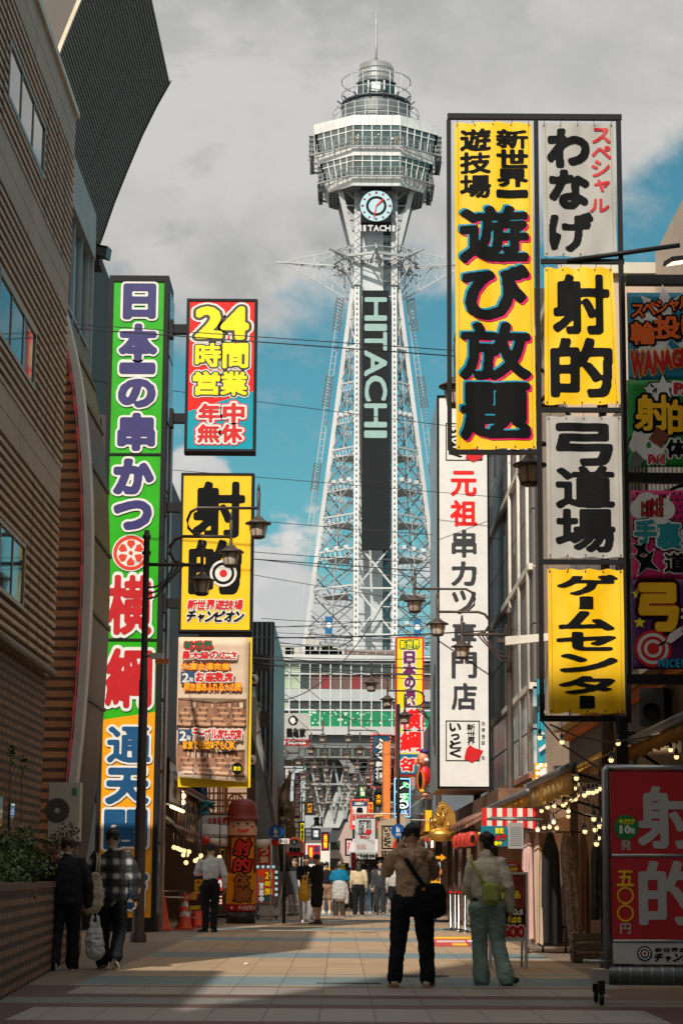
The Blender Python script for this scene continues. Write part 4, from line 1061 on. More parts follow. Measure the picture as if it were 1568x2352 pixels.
MB().add([scr(-wS,zb_),scr(wS,zb_),scr(wS,zt_),scr(-wS,zt_),scr(-wS,zb_,-.5),scr(wS,zb_,-.5),scr(wS,zt_,-.5),scr(-wS,zt_,-.5)],[(0,1,2,3),(1,5,6,2),(0,3,7,4),(2,6,7,3),(0,4,5,1)]).build('screen_board',SCR,TW)
mb=MB()
for ch,v0,v1 in(('H',696,753),('I',763,778),('T',782,828),('A',828,893),('C',892,955),('H',962,1020),('I',1030,1046)):
 v0=684+(v0-696)*.92;v1=684+(v1-696)*.92
 glyph(mb,ch,(-1.32,ts(v1),1.32,ts(v0)),0,.02,0,-1,N=48,warp=lambda x,y,z:scr(x,z,.06))
mb.build('screen_lettering',SCL,TW)
zN2=tz(565);zO=tz(440)
for s in(-1,1):
 for t_ in(-1,1):
  mb=MB();mb.bar((s*A,t_*2.9,ZN),(s*A,t_*2.9,zO+1),.75)
  mb.build('upper_column',TWH,TW)
  mb=MB();mb.bar((s*2.8,t_*2.4,tz(575)),(s*4.75,t_*3.4,zO+.6),.62);mb.build('flared_strut',TWH,TW)
mb=MB()
for s in(-1,1):
 for t_ in(-1,1):
  for f in(0,.33,.66):
   a=Vector((s*2.8,t_*2.4,tz(575))).lerp(Vector((s*4.75,t_*3.4,zO)),f+.3);c=Vector((s*A,t_*2.9,tz(575)+(zO-tz(575))*(f+.05)));mb.bar(a,c,.16);mb.bar(a,Vector((s*A,t_*2.9,a.z)),.14)
 mb.bar((s*3.9,-2.6,zO-1.6),(s*3.9,2.6,zO-1.6),.14)
for i in range(14):
 z=ZN+(zO-ZN)*i/14
 for s in(-1,1):
  mb.bar((s*A-.3,-3.3,z),(s*A+.3,-3.3,z+.45),.09);mb.bar((s*A+.3,-3.3,z+.45),(s*A-.3,-3.3,z+.9),.09)
mb.build('strut_bracing',TGR,TW)
zc0,zc1=tzf(510,-5.1),tzf(427,-5.1)
MB().box(-1.85,-5.15,zc0,1.85,-3.2,zc1).build('clock_panel',SCR,TW)
zcc=tzf(473,-5.15);rc=tr(36.0,473)
CLK=MB().disc(0,zcc,rc,-5.18,48).build('clock_face',mat('clock_face_blue',(.42,.62,.68),.4,0,.05),TW)
MB().disc(0,zcc,rc*.64,-5.2,40,rc*.48).build('clock_ring',SCR,CLK)
mb=MB()
for k in range(12):
 a=math.pi/2-k*math.pi/6;c=Vector((math.cos(a),math.sin(a)));n=Vector((-c.y,c.x));w_=.09*rc/1.9*(1.3 if k%3==0 else 1)
 mb.poly([tuple(Vector((0,zcc))+c*rc*r0+n*q*w_*1.1)for r0,q in((.76,0),(.80,1),(.93,1),(.93,-1),(.80,-1))],-5.2)
mb.build('hour_marks',C('clock_magenta',120,10,80),CLK)
def hand(deg,l,w_,nm):
 a=math.pi/2-R(deg);c=Vector((math.cos(a),math.sin(a)));n=Vector((-c.y,c.x));o=Vector((0,zcc))
 MB().prism([tuple(o+n*w_*.6),tuple(o-n*w_*.6),tuple(o+c*l*.75-n*w_),tuple(o+c*l),tuple(o+c*l*.75+n*w_)],-5.30,-5.24).build(nm,C('clock_red',226,16,16),CLK)
hand(46,rc*.66,.11,'hour_hand');hand(191,rc*.86,.07,'minute_hand')
mb=MB();line_text(mb,'HITACHI',(-2.45,tzf(531,-5.2),2.45,tzf(517,-5.2)),-5.2,.035,N=40);mb.build('lettering',TWH,TW)
def octo(r_,a):f=5.6+(r_-5.75)*.42;return[(-a,-f),(a,-f),(r_,-a),(r_,a),(a,f),(-a,f),(-r_,a),(-r_,-a)]
HA=2.85
lv=[(264,7.70),(287,7.55),(336,7.15),(357,6.95),(404,6.3),(425,5.75)]
def zfront(v,r_):return pt(862,v,TY-5.6-(r_-5.75)*.42).z
LV=[(zfront(v,r_),r_)for v,r_ in lv]
def ringmesh(za,ra,zb2,rb,name,m,o=0):
 A_,B_=octo(ra+o,HA),octo(rb+o,HA);vs=[(x,y,za)for x,y in A_]+[(x,y,zb2)for x,y in B_]
 return MB().add(vs,[(k,8+k,8+(k+1)%8,(k+1)%8)for k in range(8)]).build(name,m,TW)
OBW=mat('observatory_white',(.80,.80,.77),.5,.1,.15,.3,streak=.2);OBG=mat('observatory_glass',(.10,.13,.125),.06,.1,.35,.5,spec=1.0)
ringmesh(LV[0][0],LV[0][1],LV[1][0],LV[1][1],'roof_fascia',OBW);ringmesh(LV[1][0],LV[1][1]-.25,LV[2][0],LV[2][1]-.25,'upper_deck_glass',OBG)
ringmesh(LV[2][0],LV[2][1],LV[3][0],LV[3][1],'middle_band',OBW);ringmesh(LV[3][0],LV[3][1]-.25,LV[4][0],LV[4][1]-.25,'lower_deck_glass',OBG);ringmesh(LV[4][0],LV[4][1],LV[5][0],LV[5][1],'bottom_band',OBW)
zs_=LV[5][0]
A_=octo(LV[5][1],HA);MB().add([(x,y,zs_)for x,y in A_]+[(x*.62,y*.62,zs_+.3)for x,y in A_],[(k,(k+1)%8,8+(k+1)%8,8+k)for k in range(8)]+[tuple(range(15,7,-1))]).build('soffit',TDK,TW)
mb=MB()
for i in range(5):
 for k in range(8):
  a,b=A_[k],A_[(k+1)%8];f=1-i*.075;mb.bar((a[0]*f,a[1]*f,zs_-.06+.02*i),(b[0]*f,b[1]*f,zs_-.06+.02*i),.10)
mb.build('soffit_ribs',TGR,TW)
A_=octo(LV[0][1],HA);MB().add([(x,y,LV[0][0])for x,y in A_]+[(x*.8,y*.8,LV[0][0]+.5)for x,y in A_],[(k,8+k,8+(k+1)%8,(k+1)%8)for k in range(8)]+[tuple(range(8,16))]).build('roof',TGR,TW)
mb=MB();mrail=MB();mu=MB()
for(i0,i1,nm)in((1,2,'u'),(3,4,'l')):
 za,ra=LV[i0];zb2,rb=LV[i1];A_,B_=octo(ra-.18,HA),octo(rb-.18,HA)
 for k in range(8):
  a0_,a1_,b0_,b1_=Vector((*A_[k],za)),Vector((*A_[(k+1)%8],za)),Vector((*B_[k],zb2)),Vector((*B_[(k+1)%8],zb2));n=5
  for q in range(n+1):mb.bar(a0_.lerp(a1_,q/n),b0_.lerp(b1_,q/n),.10 if 0<q<n else.2)
  mb.bar(a0_.lerp(b0_,.25),a1_.lerp(b1_,.25),.10)
  C_=octo(rb+.75,HA+.3);c0,c1=Vector((*C_[k],zb2-.1)),Vector((*C_[(k+1)%8],zb2-.1))
  for h in(0,.55,1.15):mrail.bar(c0+Vector((0,0,h)),c1+Vector((0,0,h)),.06 if h else.2)
  for q in range(7):p=c0.lerp(c1,q/7);mrail.bar(p,p+Vector((0,0,1.15)),.07)
  for q in range(3):p=c0.lerp(c1,(q+.5)/3);d_=b0_.lerp(b1_,(q+.5)/3);mrail.bar(p,d_,.10)
mb.build('window_mullions',OBW,TW);mrail.build('balcony_rails',TLB,TW)
mb=MB();mn=MB()
for(i0,i1)in((0,1),(2,3),(4,5)):
 za,ra=LV[i0];zb2,rb=LV[i1];A_,B_=octo(ra+.015,HA),octo(rb+.015,HA)
 for k in range(8):
  for q in range(1,6):mb.bar(Vector((*A_[k],za)).lerp(Vector((*A_[(k+1)%8],za)),q/6),Vector((*B_[k],zb2)).lerp(Vector((*B_[(k+1)%8],zb2)),q/6),.05)
mb.build('panel_joints',TGR,TW)
IN=mat('deck_interior',(.10,.075,.06),.7,0,.5,.8);GOLD_=mat('deck_gold',(.45,.27,.06),.4,.3)
mb=MB()
for(i0,i1)in((1,2),(3,4)):
 za,_=LV[i0];zb2,rb=LV[i1];mb.box(-HA*.95,octo(rb,HA)[0][1]+.1,zb2,HA*.95,octo(rb,HA)[0][1]+.2,za-.7)
mb.build('deck_room',IN,TW)
LMP=mat('deck_lamps',(1,.8,.5),.4,emit=5,ecol=(1,.78,.45))
mb=MB();rr=random.Random(5)
for k in range(9):mb.ball((rr.uniform(-2.4,2.4),octo(LV[2][1],HA)[0][1]+.06,LV[2][0]+rr.uniform(.9,2.0)),.07,6)
for x in(-2.1,-.6,.9,2.1):mb.ball((x,octo(LV[4][1],HA)[0][1]+.06,LV[4][0]+1.35),.10 if abs(x)>2 else.06,6)
mb.build('deck_lamps',LMP,TW)
mb=MB()
for x in(-2.4,2.4):
 for q in range(5):z=LV[2][0]+q*.42;mb.bar((x-.2,octo(LV[2][1],HA)[0][1]+.05,z),(x+.2,octo(LV[2][1],HA)[0][1]+.05,z+.42),.06);mb.bar((x+.2,octo(LV[2][1],HA)[0][1]+.05,z),(x-.2,octo(LV[2][1],HA)[0][1]+.05,z+.42),.06)
mb.build('gold_lattice',GOLD_,TW)
for s in(-1,1):
 for(v0,v1,r_)in((345,400,7.8),(415,470,6.7)):
  mb=MB()
  z0_,z1_=tz(v1-14),tz(v0-14);mb.box(s*r_-.4,-2.6,z0_,s*r_+.15,-2.5,z1_).box(s*r_-.4,2.5,z0_,s*r_+.15,2.6,z1_)
  for q in range(6):zq=z0_+(z1_-z0_)*q/5;mb.bar((s*r_-.5,-2.7,zq),(s*r_+.2,-2.7,zq),.08);mb.bar((s*(r_+.2),-2.7,zq),(s*(r_+.2),2.7,zq),.08)
  mb.build('maintenance_cage',TDK,TW)
zr=LV[0][0]+.4
MB().lathe([(4.6,zr),(4.15,tz(246)-.3),(3.9,tz(240))],40).build('roof_cone',TDK,TW)
zp=tz(243);
mb=MB().lathe([(3.9,zp-.1),(4.35,zp-.1),(4.35,zp+.1),(3.9,zp+.1)],32)
for k in range(16):
 a=k*math.pi/8+.2;mb.bar((3.9*math.cos(a),3.9*math.sin(a),zp-.5),(4.9*math.cos(a),4.9*math.sin(a),zp+.25),.16)
mb.build('sky_walk',TDK,TW)
mb=MB();zt2=tz(190)
for k in range(32):
 a0_,a1_=k*math.pi/16,(k+1)*math.pi/16;r_=4.3
 for z in(zp+1.2,zt2):mb.bar((r_*math.cos(a0_),r_*math.sin(a0_),z),(r_*math.cos(a1_),r_*math.sin(a1_),z),.10)
 if k%2==0:mb.bar((r_*math.cos(a0_),r_*math.sin(a0_),zp),(r_*math.cos(a0_),r_*math.sin(a0_),zt2),.10)
for k in range(24):
 a0_,a1_=k*math.pi/12,(k+1)*math.pi/12;r_=5.35
 for z in(zr+.6,zr+1.3,zr+2.0):mb.bar((r_*math.cos(a0_),r_*math.sin(a0_),z),(r_*math.cos(a1_),r_*math.sin(a1_),z),.08)
 mb.bar((r_*math.cos(a0_),r_*math.sin(a0_),zr-.3),(r_*math.cos(a0_),r_*math.sin(a0_),zr+2.1),.09)
mb.build('safety_cage',TGR,TW)
MB().lathe([(2.55,zp),(2.55,tz(200)),(2.7,tz(200)),(2.7,tz(197))],8,a0=math.pi/8,a1=2*math.pi+math.pi/8,smooth=False).build('glass_lantern_room',TGL,TW)
mb=MB()
for k in range(8):
 a=math.pi/8+k*math.pi/4;mb.bar((2.58*math.cos(a),2.58*math.sin(a),zp),(2.58*math.cos(a),2.58*math.sin(a),tz(198)),.14)
mb.box(-.6,-2.5,tz(225),.5,-2.42,tz(205));mb.build('lantern_frame',OBW,TW)
za,zb2=tz(200),tz(153)
MB().lathe([(2.1,za),(2.1,zb2),(1.95,zb2+.12),(.2,zb2+.15)],32).build('weather_drum',mat('drum_dark',(.24,.25,.25),.45,.3,.2,.4,streak=.3),TW)
mb=MB()
for k in range(44):a=k*2*math.pi/44;mb.bar((2.14*math.cos(a),2.14*math.sin(a),za),(2.14*math.cos(a),2.14*math.sin(a),zb2),.08)
for z in(za+(zb2-za)*q for q in(.25,.5,.75)):
 for k in range(22):a0_,a1_=k*2*math.pi/22,(k+1)*2*math.pi/22;mb.bar((2.18*math.cos(a0_),2.18*math.sin(a0_),z),(2.18*math.cos(a1_),2.18*math.sin(a1_),z),.06)
mb.build('drum_ribs',TLB,TW)
mb=MB().tube([(0,0,zb2),(0,0,tz(105)),(0,0,tz(60)),(0,0,tz(22))],[.16,.13,.09,.04],6)
for k in range(4):a=k*math.pi/2+.6;mb.bar((0,0,tz(130)),(1.3*math.cos(a),1.3*math.sin(a),zb2+.2),.05)
mb.build('lightning_rod',TGR,TW)
zm=tz(610)
for k in range(8):
 a=k*math.pi/4;c,s=math.cos(a),math.sin(a);Rr=(11.6 if k in(0,4)else 6.0)if k%2==0 else 7.5;r0=2.6;fr=k in(2,6)
 def q(r_,z,o=0):return(r_*c-o*s,r_*s+o*c,z)
 mb=MB();zi=zm-.4+.0
 mb.bar(q(r0,zi,.7),q(Rr,zm+.35,0),.16);mb.bar(q(r0,zi,-.7),q(Rr,zm+.35,0),.16);mb.bar(q(Rr-.3,zm+.35),q(Rr+.6,zm+.35),.2)
 mb.bar(q(r0-.3,tz(565)),q(Rr-.6,zm+.4),.12);None if fr else mb.bar(q(r0+.2,tz(694)),q(Rr-.4,zm+.3),.14);mb.bar(q(r0+.1,tz(565),1.1),q(Rr*.62,zm+.1,0),.08);None if fr else mb.bar(q(r0+.1,tz(690),1.1),q(Rr*.62,zm,0),.08)
 for f in(.3,.55,.78):
  rr_=r0+(Rr-r0)*f;zu=tz(565)+(zm+.4-tz(565))*f;zd=zm if fr else tz(694)+(zm+.3-tz(694))*f
  mb.bar(q(rr_,zu),q(rr_,zd),.09);mb.bar(q(rr_,zu),q(rr_-1.7,zd-.8),.07);mb.bar(q(rr_,zd),q(rr_-1.7,zu+.6),.07)
 mb.build('outrigger',TGR,TW)
mb=MB()
for r_,z in((5.2,zm+.1),(3.4,zm)):
 for k in range(8):a0_,a1_=k*math.pi/4,(k+1)*math.pi/4;mb.bar((r_*math.cos(a0_),r_*math.sin(a0_),z),(r_*math.cos(a1_),r_*math.sin(a1_),z),.3);mb.bar((r_*math.cos(a0_),r_*math.sin(a0_),z+.9),(r_*math.cos(a1_),r_*math.sin(a1_),z+.9),.08)
mb.build('outrigger_walkway',TGR,TW)
for(u,v0,v1,l)in((755,1416,1456,'left'),(958,1421,1460,'right')):
 B=Board('pennant','small blue flag with white disc at the tower foot, '+l+' one','flag',u,v1,Y=232,group=None)
 b=B.box(u-8,v0,u+8,v1);B.part(MB().box(b[0],0,b[1],b[2],.08,b[3]),'cloth',C('flag_blue',10,92,140));B.part(MB().disc((b[0]+b[2])/2,(b[1]+b[3])/2,.32,-.02,16),'white_disc',WHITE)
 B.part(MB().tube([((b[0]),.1,b[1]-3.5),(b[0],.1,b[3]+.1)],.06,5),'pole',STEEL)
# ================================================================== building that fills the tower's feet
Y2=222.0
def q2(u,v):p_=pt(u,v,Y2);return p_
TB=thing('tower_base_building','white glazed building with a green band across the tower feet','building',(0,Y2,0))
xl,xr=q2(560,1600).x,q2(1010,1600).x
def zz(v):return q2(780,v).z
MB().box(xl,.3,zz(1688),xr,12,zz(1512)).build('wall',mat('base_wall',(.16,.15,.14),.6),TB)
MB().box(xl-.2,-.5,zz(1518),xr+.2,12,zz(1505)).build('roof_edge',TWH,TB)
MB().box(xl,-.1,zz(1610),xr,.3,zz(1583)).build('white_band',mat('base_white',(.42,.44,.44),.4,.1,.08,.3),TB)
MB().box(xl,-.3,zz(1688),xr,.3,zz(1669)).build('lower_white_band',mat('base_white2',(.44,.45,.44),.5,0,.08),TB)
GB=mat('green_band',(.01,.21,.085),.35,0,.15,1.0)
MB().box(q2(691,1650).x,-.05,zz(1669),xr,.3,zz(1631)).build('green_band',GB,TB)
mb=MB();rr=random.Random(4)
for k in range(70):
 x=rr.uniform(q2(695,1650).x,xr);z=rr.choice([zz(1637),zz(1642),zz(1652),zz(1661)])+rr.uniform(-.06,.06);s_=rr.uniform(.04,.11);mb.box(x-s_,-.07,z-s_,x+s_,-.05,z+s_)
mb.build('band_lights',mat('band_light_dots',(.62,.80,.66),.5),TB)
pw=(q2(665,1550).x-q2(641.5,1550).x);x=q2(618,1550).x;i=0
BLD=mat('blind_green',(.36,.44,.31),.5);CURT=mat('curtain_plum',(.12,.065,.055),.6);REDW=mat('window_red',(.22,.02,.022),.5);GLN=mat('base_glass',(.05,.06,.055),.1,0,.3)
while x<xr-1:
 u_=618+i*23.6
 for(va,vb,kind)in((1547,1526,'t'),(1582,1549,'m'),(1629,1611,'l')):
  m_=GLN
  if kind=='m':m_=BLD if i<3 else(REDW if i in(5,8)else(GLN if i==3 else CURT))
  if kind=='t' and i<3:m_=BLD
  if kind=='l' and i<2:m_=BLD
  w_=MB().box(x+.06,.10,zz(va),x+pw-.06,.28,zz(vb)).build('window',m_,TB)
 x+=pw;i+=1
mb=MB();x=q2(618,1550).x
while x<xr:mb.box(x-.06,-.12,zz(1669),x+.06,.12,zz(1512));x+=pw
for v in(1524,1548,1631):mb.box(xl,-.13,zz(v)-.08,xr,.1,zz(v)+.08)
mb.build('mullions',mat('mullion_white',(.55,.57,.57),.4),TB)
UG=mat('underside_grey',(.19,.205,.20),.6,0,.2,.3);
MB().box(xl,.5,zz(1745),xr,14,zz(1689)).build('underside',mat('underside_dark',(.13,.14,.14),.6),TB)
MB().box(q2(700,1730).x,.1,zz(1736),q2(905,1730).x,.5,zz(1717)).build('lower_window_band',GLN,TB)
mb=MB()
for u in range(705,905,26):x=q2(u,1725).x;mb.box(x-.07,0,zz(1738),x+.07,.1,zz(1716))
mb.box(q2(700,1730).x,0,zz(1741),q2(905,1730).x,.12,zz(1737)).box(q2(700,1730).x,0,zz(1718),q2(905,1730).x,.12,zz(1714));mb.build('lower_mullions',UG,TB)
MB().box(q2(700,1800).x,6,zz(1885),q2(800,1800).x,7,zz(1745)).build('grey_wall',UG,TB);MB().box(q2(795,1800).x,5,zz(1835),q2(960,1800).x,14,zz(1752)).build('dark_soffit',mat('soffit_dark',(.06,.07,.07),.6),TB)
a,b=q2(737,1900),q2(808,1780)
MB().add([(a.x,2,a.z),(a.x+1.9,2,a.z),(b.x+1.4,2,b.z),(b.x-1.0,2,b.z),(a.x,4,a.z),(a.x+1.9,4,a.z),(b.x+1.4,4,b.z),(b.x-1.0,4,b.z)],[(0,1,2,3),(1,5,6,2),(0,3,7,4),(0,4,5,1),(3,2,6,7)]).build('inclined_leg',mat('leg_white',(.42,.44,.43),.5),TB)
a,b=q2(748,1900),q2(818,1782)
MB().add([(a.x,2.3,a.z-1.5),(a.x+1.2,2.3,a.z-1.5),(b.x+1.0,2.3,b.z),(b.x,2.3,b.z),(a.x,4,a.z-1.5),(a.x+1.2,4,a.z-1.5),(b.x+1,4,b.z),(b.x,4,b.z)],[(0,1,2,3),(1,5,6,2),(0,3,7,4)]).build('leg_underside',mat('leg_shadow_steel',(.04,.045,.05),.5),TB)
a,b=q2(757,1716),q2(804,1775)
MB().add([(a.x,.2,a.z),(a.x+1.0,.2,a.z),(b.x+1.0,.2,b.z),(b.x-.2,.2,b.z),(a.x,1.5,a.z),(a.x+1,1.5,a.z),(b.x+1,1.5,b.z),(b.x-.2,1.5,b.z)],[(0,1,2,3),(1,5,6,2),(0,3,7,4)]).build('upper_brace',UG,TB)
for s,u0,u1 in((-1,560,636),(1,905,1010)):MB().box(q2(u0,1800).x,.6,0,q2(u1,1800).x,12,zz(1689)).build('side_pier',UG,TB)
mb=MB().box(q2(790,1480).x,6,zz(1512),q2(960,1480).x,7,zz(1478));mb.build('roof_screen',mat('roof_screen_brown',(.16,.10,.085),.7),TB)
rr=random.Random(9)
for k in range(12):
 u=rr.uniform(640,790);x=q2(u,1490).x;h=rr.uniform(.8,2.2);w_=rr.uniform(.4,1.0)
 MB().box(x-w_,3,zz(1505),x+w_,5,zz(1505)+h).build('plant_unit',mat('plant_beige',(.42,.39,.34),.6,0,.2),TB)
mb=MB();z0_=zz(1505)
for h in(.5,1.0):mb.bar((xl,.0,z0_+h),(xr,.0,z0_+h),.07)
x=xl
while x<xr:mb.bar((x,0,z0_),(x,0,z0_+1.0),.07);x+=1.0
mb.build('roof_railing',TGR,TB)
for i in range(7):
 u=712+i*27;a,b,c=q2(u,1748),q2(u+27,1880),q2(u+54,1748)
 MB().bar((a.x,1.6,a.z),(b.x,1.6,b.z),.22).build('arch_bracing',TLB,TB);MB().bar((c.x,1.7,c.z),(b.x,1.7,b.z),.22).build('arch_bracing',TLB,TB)
for v in(1760,1800,1842):a,b=q2(700,v),q2(905,v);MB().bar((a.x,1.4,a.z),(b.x,1.4,b.z),.2).build('arch_girder',TLB,TB)
# ================================================================== STREET LAMPS
LMET=mat('lamp_brown_metal',(.075,.055,.047),.5,.3,.2);LGLS=mat('lamp_frosted_glass',(.52,.42,.34),.3,0,.12)
def make_lamp(name,label,group,loc,rz,sz=1.0):
 t=thing(name,label,'street lamp',loc,rz,group);t.scale=(1,1,sz);za=6.72
 MB().lathe([(.15,0),(.15,.12),(.105,.2),(.10,2.3),(.085,2.36),(.08,4.6),(.066,4.66),(.06,5.2),(.055,7.18),(.075,7.2),(.075,7.25),(.05,7.29),(.05,7.34),(.001,7.37)],14).build('pole',LMET,t)
 A3=(([(0,0,za),(1.0,0,za)],1.01),([(.70,0,za),(.52,0,za+.06),(.43,0,za+.20),(.43,0,za+.34),(.52,0,za+.47),(.66,0,za+.52),(1.53,0,za+.52)],1.53),([(1.06,0,za+.52),(.86,0,za+.57),(.75,0,za+.68),(.73,0,za+.82),(.79,0,za+.97),(.92,0,za+1.05),(2.02,0,za+1.05)],2.02))
 for i,(path,xl_)in enumerate(A3):
  MB().tube(path,.034-.003*i,8).build('arm',LMET,t);z=za+(0,.52,1.05)[i]
  h=MB().lathe([(.001,.47),(.022,.42),(.032,.33),(.022,.31),(.036,.29),(.03,.0),(.03,-.15),(.075,-.165),(.10,-.20),(.17,-.245),(.237,-.275),(.24,-.295),(.155,-.30),(.001,-.30)],16,(xl_,0,z)).build('lantern',LMET,t)
  MB().lathe([(.145,-.30),(.150,-.36),(.112,-.52)],16,(xl_,0,z)).build('lantern_glass',LGLS,h)
  m=MB().lathe([(.128,-.515),(.13,-.54),(.09,-.565),(.001,-.575)],12,(xl_,0,z))
  m.build('lantern_base',LMET,h)
  for k in range(6):
   a=k*math.pi/3+.2;c,s=math.cos(a),math.sin(a)
   MB().tube([(xl_+.158*c,.158*s,z-.30),(xl_+.163*c,.163*s,z-.37),(xl_+.122*c,.122*s,z-.525)],.009,4).build('lantern_rib',LMET,h)
  q=MB().tube([(.04,0,za-.43-.105*i),(.2,0,za-.40-.09*i),(.36,0,za-.28-.05*i),(.46+.07*i,0,za-.10),(.50+.09*i,0,za)],.018,6).build('brace',LMET,t)
 MB().box(-.08,-.03,za+.18,.08,.03,za+.24).build('clamp',LMET,t)
 return t
la=gnd(317,2164)
LAMP0=make_lamp('street_lamp','street lamp with three brown lanterns standing in front of the green lightbox','three lantern street lamps',(la.x,la.y,0),0)
def lamp_at(X,Y,right,label,sz):return copy_tree(LAMP0,(X,Y,0),math.pi if right else 0,label,(1,1,sz))
lamp_at(pt(1391,1200,28).x,28.2,True,'street lamp whose lanterns peep out behind the largest yellow banner',1.05)
lamp_at(pt(1157,1500,46).x,44.6,True,'street lamp with lanterns in front of the tall white lightbox',.935)
lamp_at(2.95,63,True,'street lamp with lanterns in front of the distant yellow wrestler lightbox',.92)
ORD=['nearest','second nearest','third nearest','fourth nearest','fifth nearest','sixth nearest','farthest']
for i,Y in enumerate((89,102,115,128,141,154,167)):
 lamp_at(-2.75,Y,False,ORD[i]+' lamp of the receding row on the left below the green band',.93)
 lamp_at(2.38,Y,True,ORD[i]+' lamp of the receding row on the right below the green band',.93)
wl=pt(587,1690,66)
t=thing('wall_lantern','single brown lantern on an orange bracket beside the dark left building','lamp',wl)
MB().lathe([(.001,1.62),(.03,1.5),(.02,1.4),(.02,1.1),(.06,1.08),(.20,.96),(.26,.93),(.001,.92)],12).build('hat',LMET,t);MB().lathe([(.16,.92),(.12,.62),(.001,.6)],12).build('glass',LGLS,t)
MB().box(-.12,-.1,.3,.12,.1,.6).box(-.5,-.05,.3,.0,.05,.4).build('bracket',C('bracket_orange',176,96,30),t)
c_=pt(360,1512,36.6)
t=thing('security_camera','white security camera with orange box clamped to the left lamp pole','camera',c_)
MB().box(-.12,-.06,-.01,.10,.06,.09).build('housing',mat('camera_white',(.5,.48,.45),.4),t);MB().box(-.02,-.075,-.09,.22,.06,-.02).build('junction_box',C('box_orange',200,110,50),t);MB().tube([(-.26,0,.04),(-.1,0,.04)],.02,6).build('mount',LMET,t)
c_=pt(1208,1472,44)
t=thing('tube_light','long white tube light fitting fixed to the right lamp pole','lamp',c_,0)
MB().prism([(-.45,-.10),(.48,.0),(.48,.16),(-.45,.08)],-.1,.1).build('housing',mat('fitting_white',(.62,.58,.52),.5),t);MB().box(-.62,-.02,-.03,-.45,.02,.05).build('mount',LMET,t)
# ================================================================== RIGHT SIDE BUILDINGS
GP=mat('grey_panel',(.16,.155,.155),.5,.1,.15,.5,streak=.2);PIPE=mat('white_pipe',(.70,.64,.56),.5);RUST=mat('rust_flashing',(.34,.13,.06),.6)
def yx(u,v,X=4.2):return ptx(u,v,X)
ya,yb=45.4,60.5
RB=thing('grey_panel_building','tall grey panelled building with white pipes and pale blue shopfront','building',(4.2,ya,0))
ztp=14.2
zg0,zg1=yx(1178,1620).z,yx(1178,1800).z
LB=yb-ya
MB().box(.06,0,0,8,LB,ztp).build('wall',DARKV,RB)
for j in range(7):
 for i in range(6):
  z0_=zg0+.1+j*(ztp-zg0)/7;z1_=z0_+(ztp-zg0)/7-.03;y0_=i*LB/6;MB().box(0,y0_+.015,z0_,.07,y0_+LB/6-.015,z1_).build('panel',GP,RB)
for j in range(3):MB().box(.05,LB*(.30+.2*j),zg0+2.5+j*2.1,.058-.07,LB*(.30+.2*j)+.5,zg0+3.6+j*2.1).build('slot_window',DARKV,RB)
for u in(1128.5,1178.5,1199.5,1220.5):
 y_=yx(u,1450).y-ya
 for o in(0,.16):MB().tube([(-.07,y_+o,zg1+.05),(-.07,y_+o,ztp-1)],.035,6).build('drain_pipe',PIPE,RB)
for k in range(5):
 z_=zg0+k*2.62;MB().box(-.10,.02,z_-.07,.06,LB,z_+.07).build('flashing',PIPE,RB)
BLG=bpy.data.materials.new('wavy_blue_panel');BLG.use_nodes=True
_t=NT(BLG.node_tree);_b=_t.n['Principled BSDF'];_co=_t.coord('Object');_n=_t.noise(_t.scalev(_co,(1,1.0,.45)),2.4,3,.5,2.2)
_c=_t.mix(_t.sstep(_n,.42,.52),srgb(112,150,160),srgb(168,182,184));_c=_t.mix(_t.sstep(_n,.56,.66),_c,srgb(215,205,198));_c=_t.mix(_t.sstep(_n,.68,.72),_c,srgb(90,110,118))
_t.put(_b.inputs['Base Color'],_c);_b.inputs['Roughness'].default_value=.25
for i in range(6):
 for j in range(2):
  y0_=i*LB/6;h=(zg0-zg1)/2;MB().box(-.02,y0_+.02,zg1+j*h+.02,.065,y0_+LB/6-.02,zg1+(j+1)*h-.02).build('blue_panel',BLG,RB)
MB().box(-.12,0,zg1-.12,.06,LB,zg1).build('rust_band',RUST,RB)
REF=mat('pale_reflective_panel',(.42,.39,.38),.25,.2,.35,.9,streak=.5)
for i in range(5):MB().box(-.01,i*LB/5+.03,zg1-1.15,.065,(i+1)*LB/5-.03,zg1-.13).build('pale_panel',REF,RB);MB().box(-.05,i*LB/5-.03,zg1-1.2,.0,i*LB/5+.03,zg1-.12).build('yellow_upright',YEL,RB)
B=Board('wave_mural','turquoise mural of white cresting waves on the end of the grey building','mural',1265,1752,Y=45.2)
b=B.box(1234,1560,1325,1752);MUR=C('mural_turquoise',24,148,172,.5,.15);B.part(MB().box(b[0],0,b[1],b[2],.12,b[3]),'panel',MUR)
mb=MB();mb2=MB()
for pts in([(1236,1720),(1262,1700),(1294,1680),(1294,1694),(1266,1708),(1238,1728)],[(1250,1735),(1275,1722),(1294,1718),(1294,1727),(1272,1732)],[(1236,1622),(1250,1630),(1262,1628),(1250,1638),(1237,1634)],[(1236,1676),(1252,1686),(1240,1688)]):
 q=B.poly(pts);c=(sum(p[0]for p in q)/len(q),sum(p[1]for p in q)/len(q));mb.add([(x,-.012,z)for x,z in q]+[(c[0],-.012,c[1])],[(i,(i+1)%len(q),len(q))for i in range(len(q))])
 q=[(x+.02,z-.09)for x,z in q];c=(c[0]+.02,c[1]-.09);mb2.add([(x,-.006,z)for x,z in q]+[(c[0],-.006,c[1])],[(i,(i+1)%len(q),len(q))for i in range(len(q))])
B.part(mb2,'dark_waves',C('mural_navy',10,70,104));B.part(mb,'foam',WHITE)
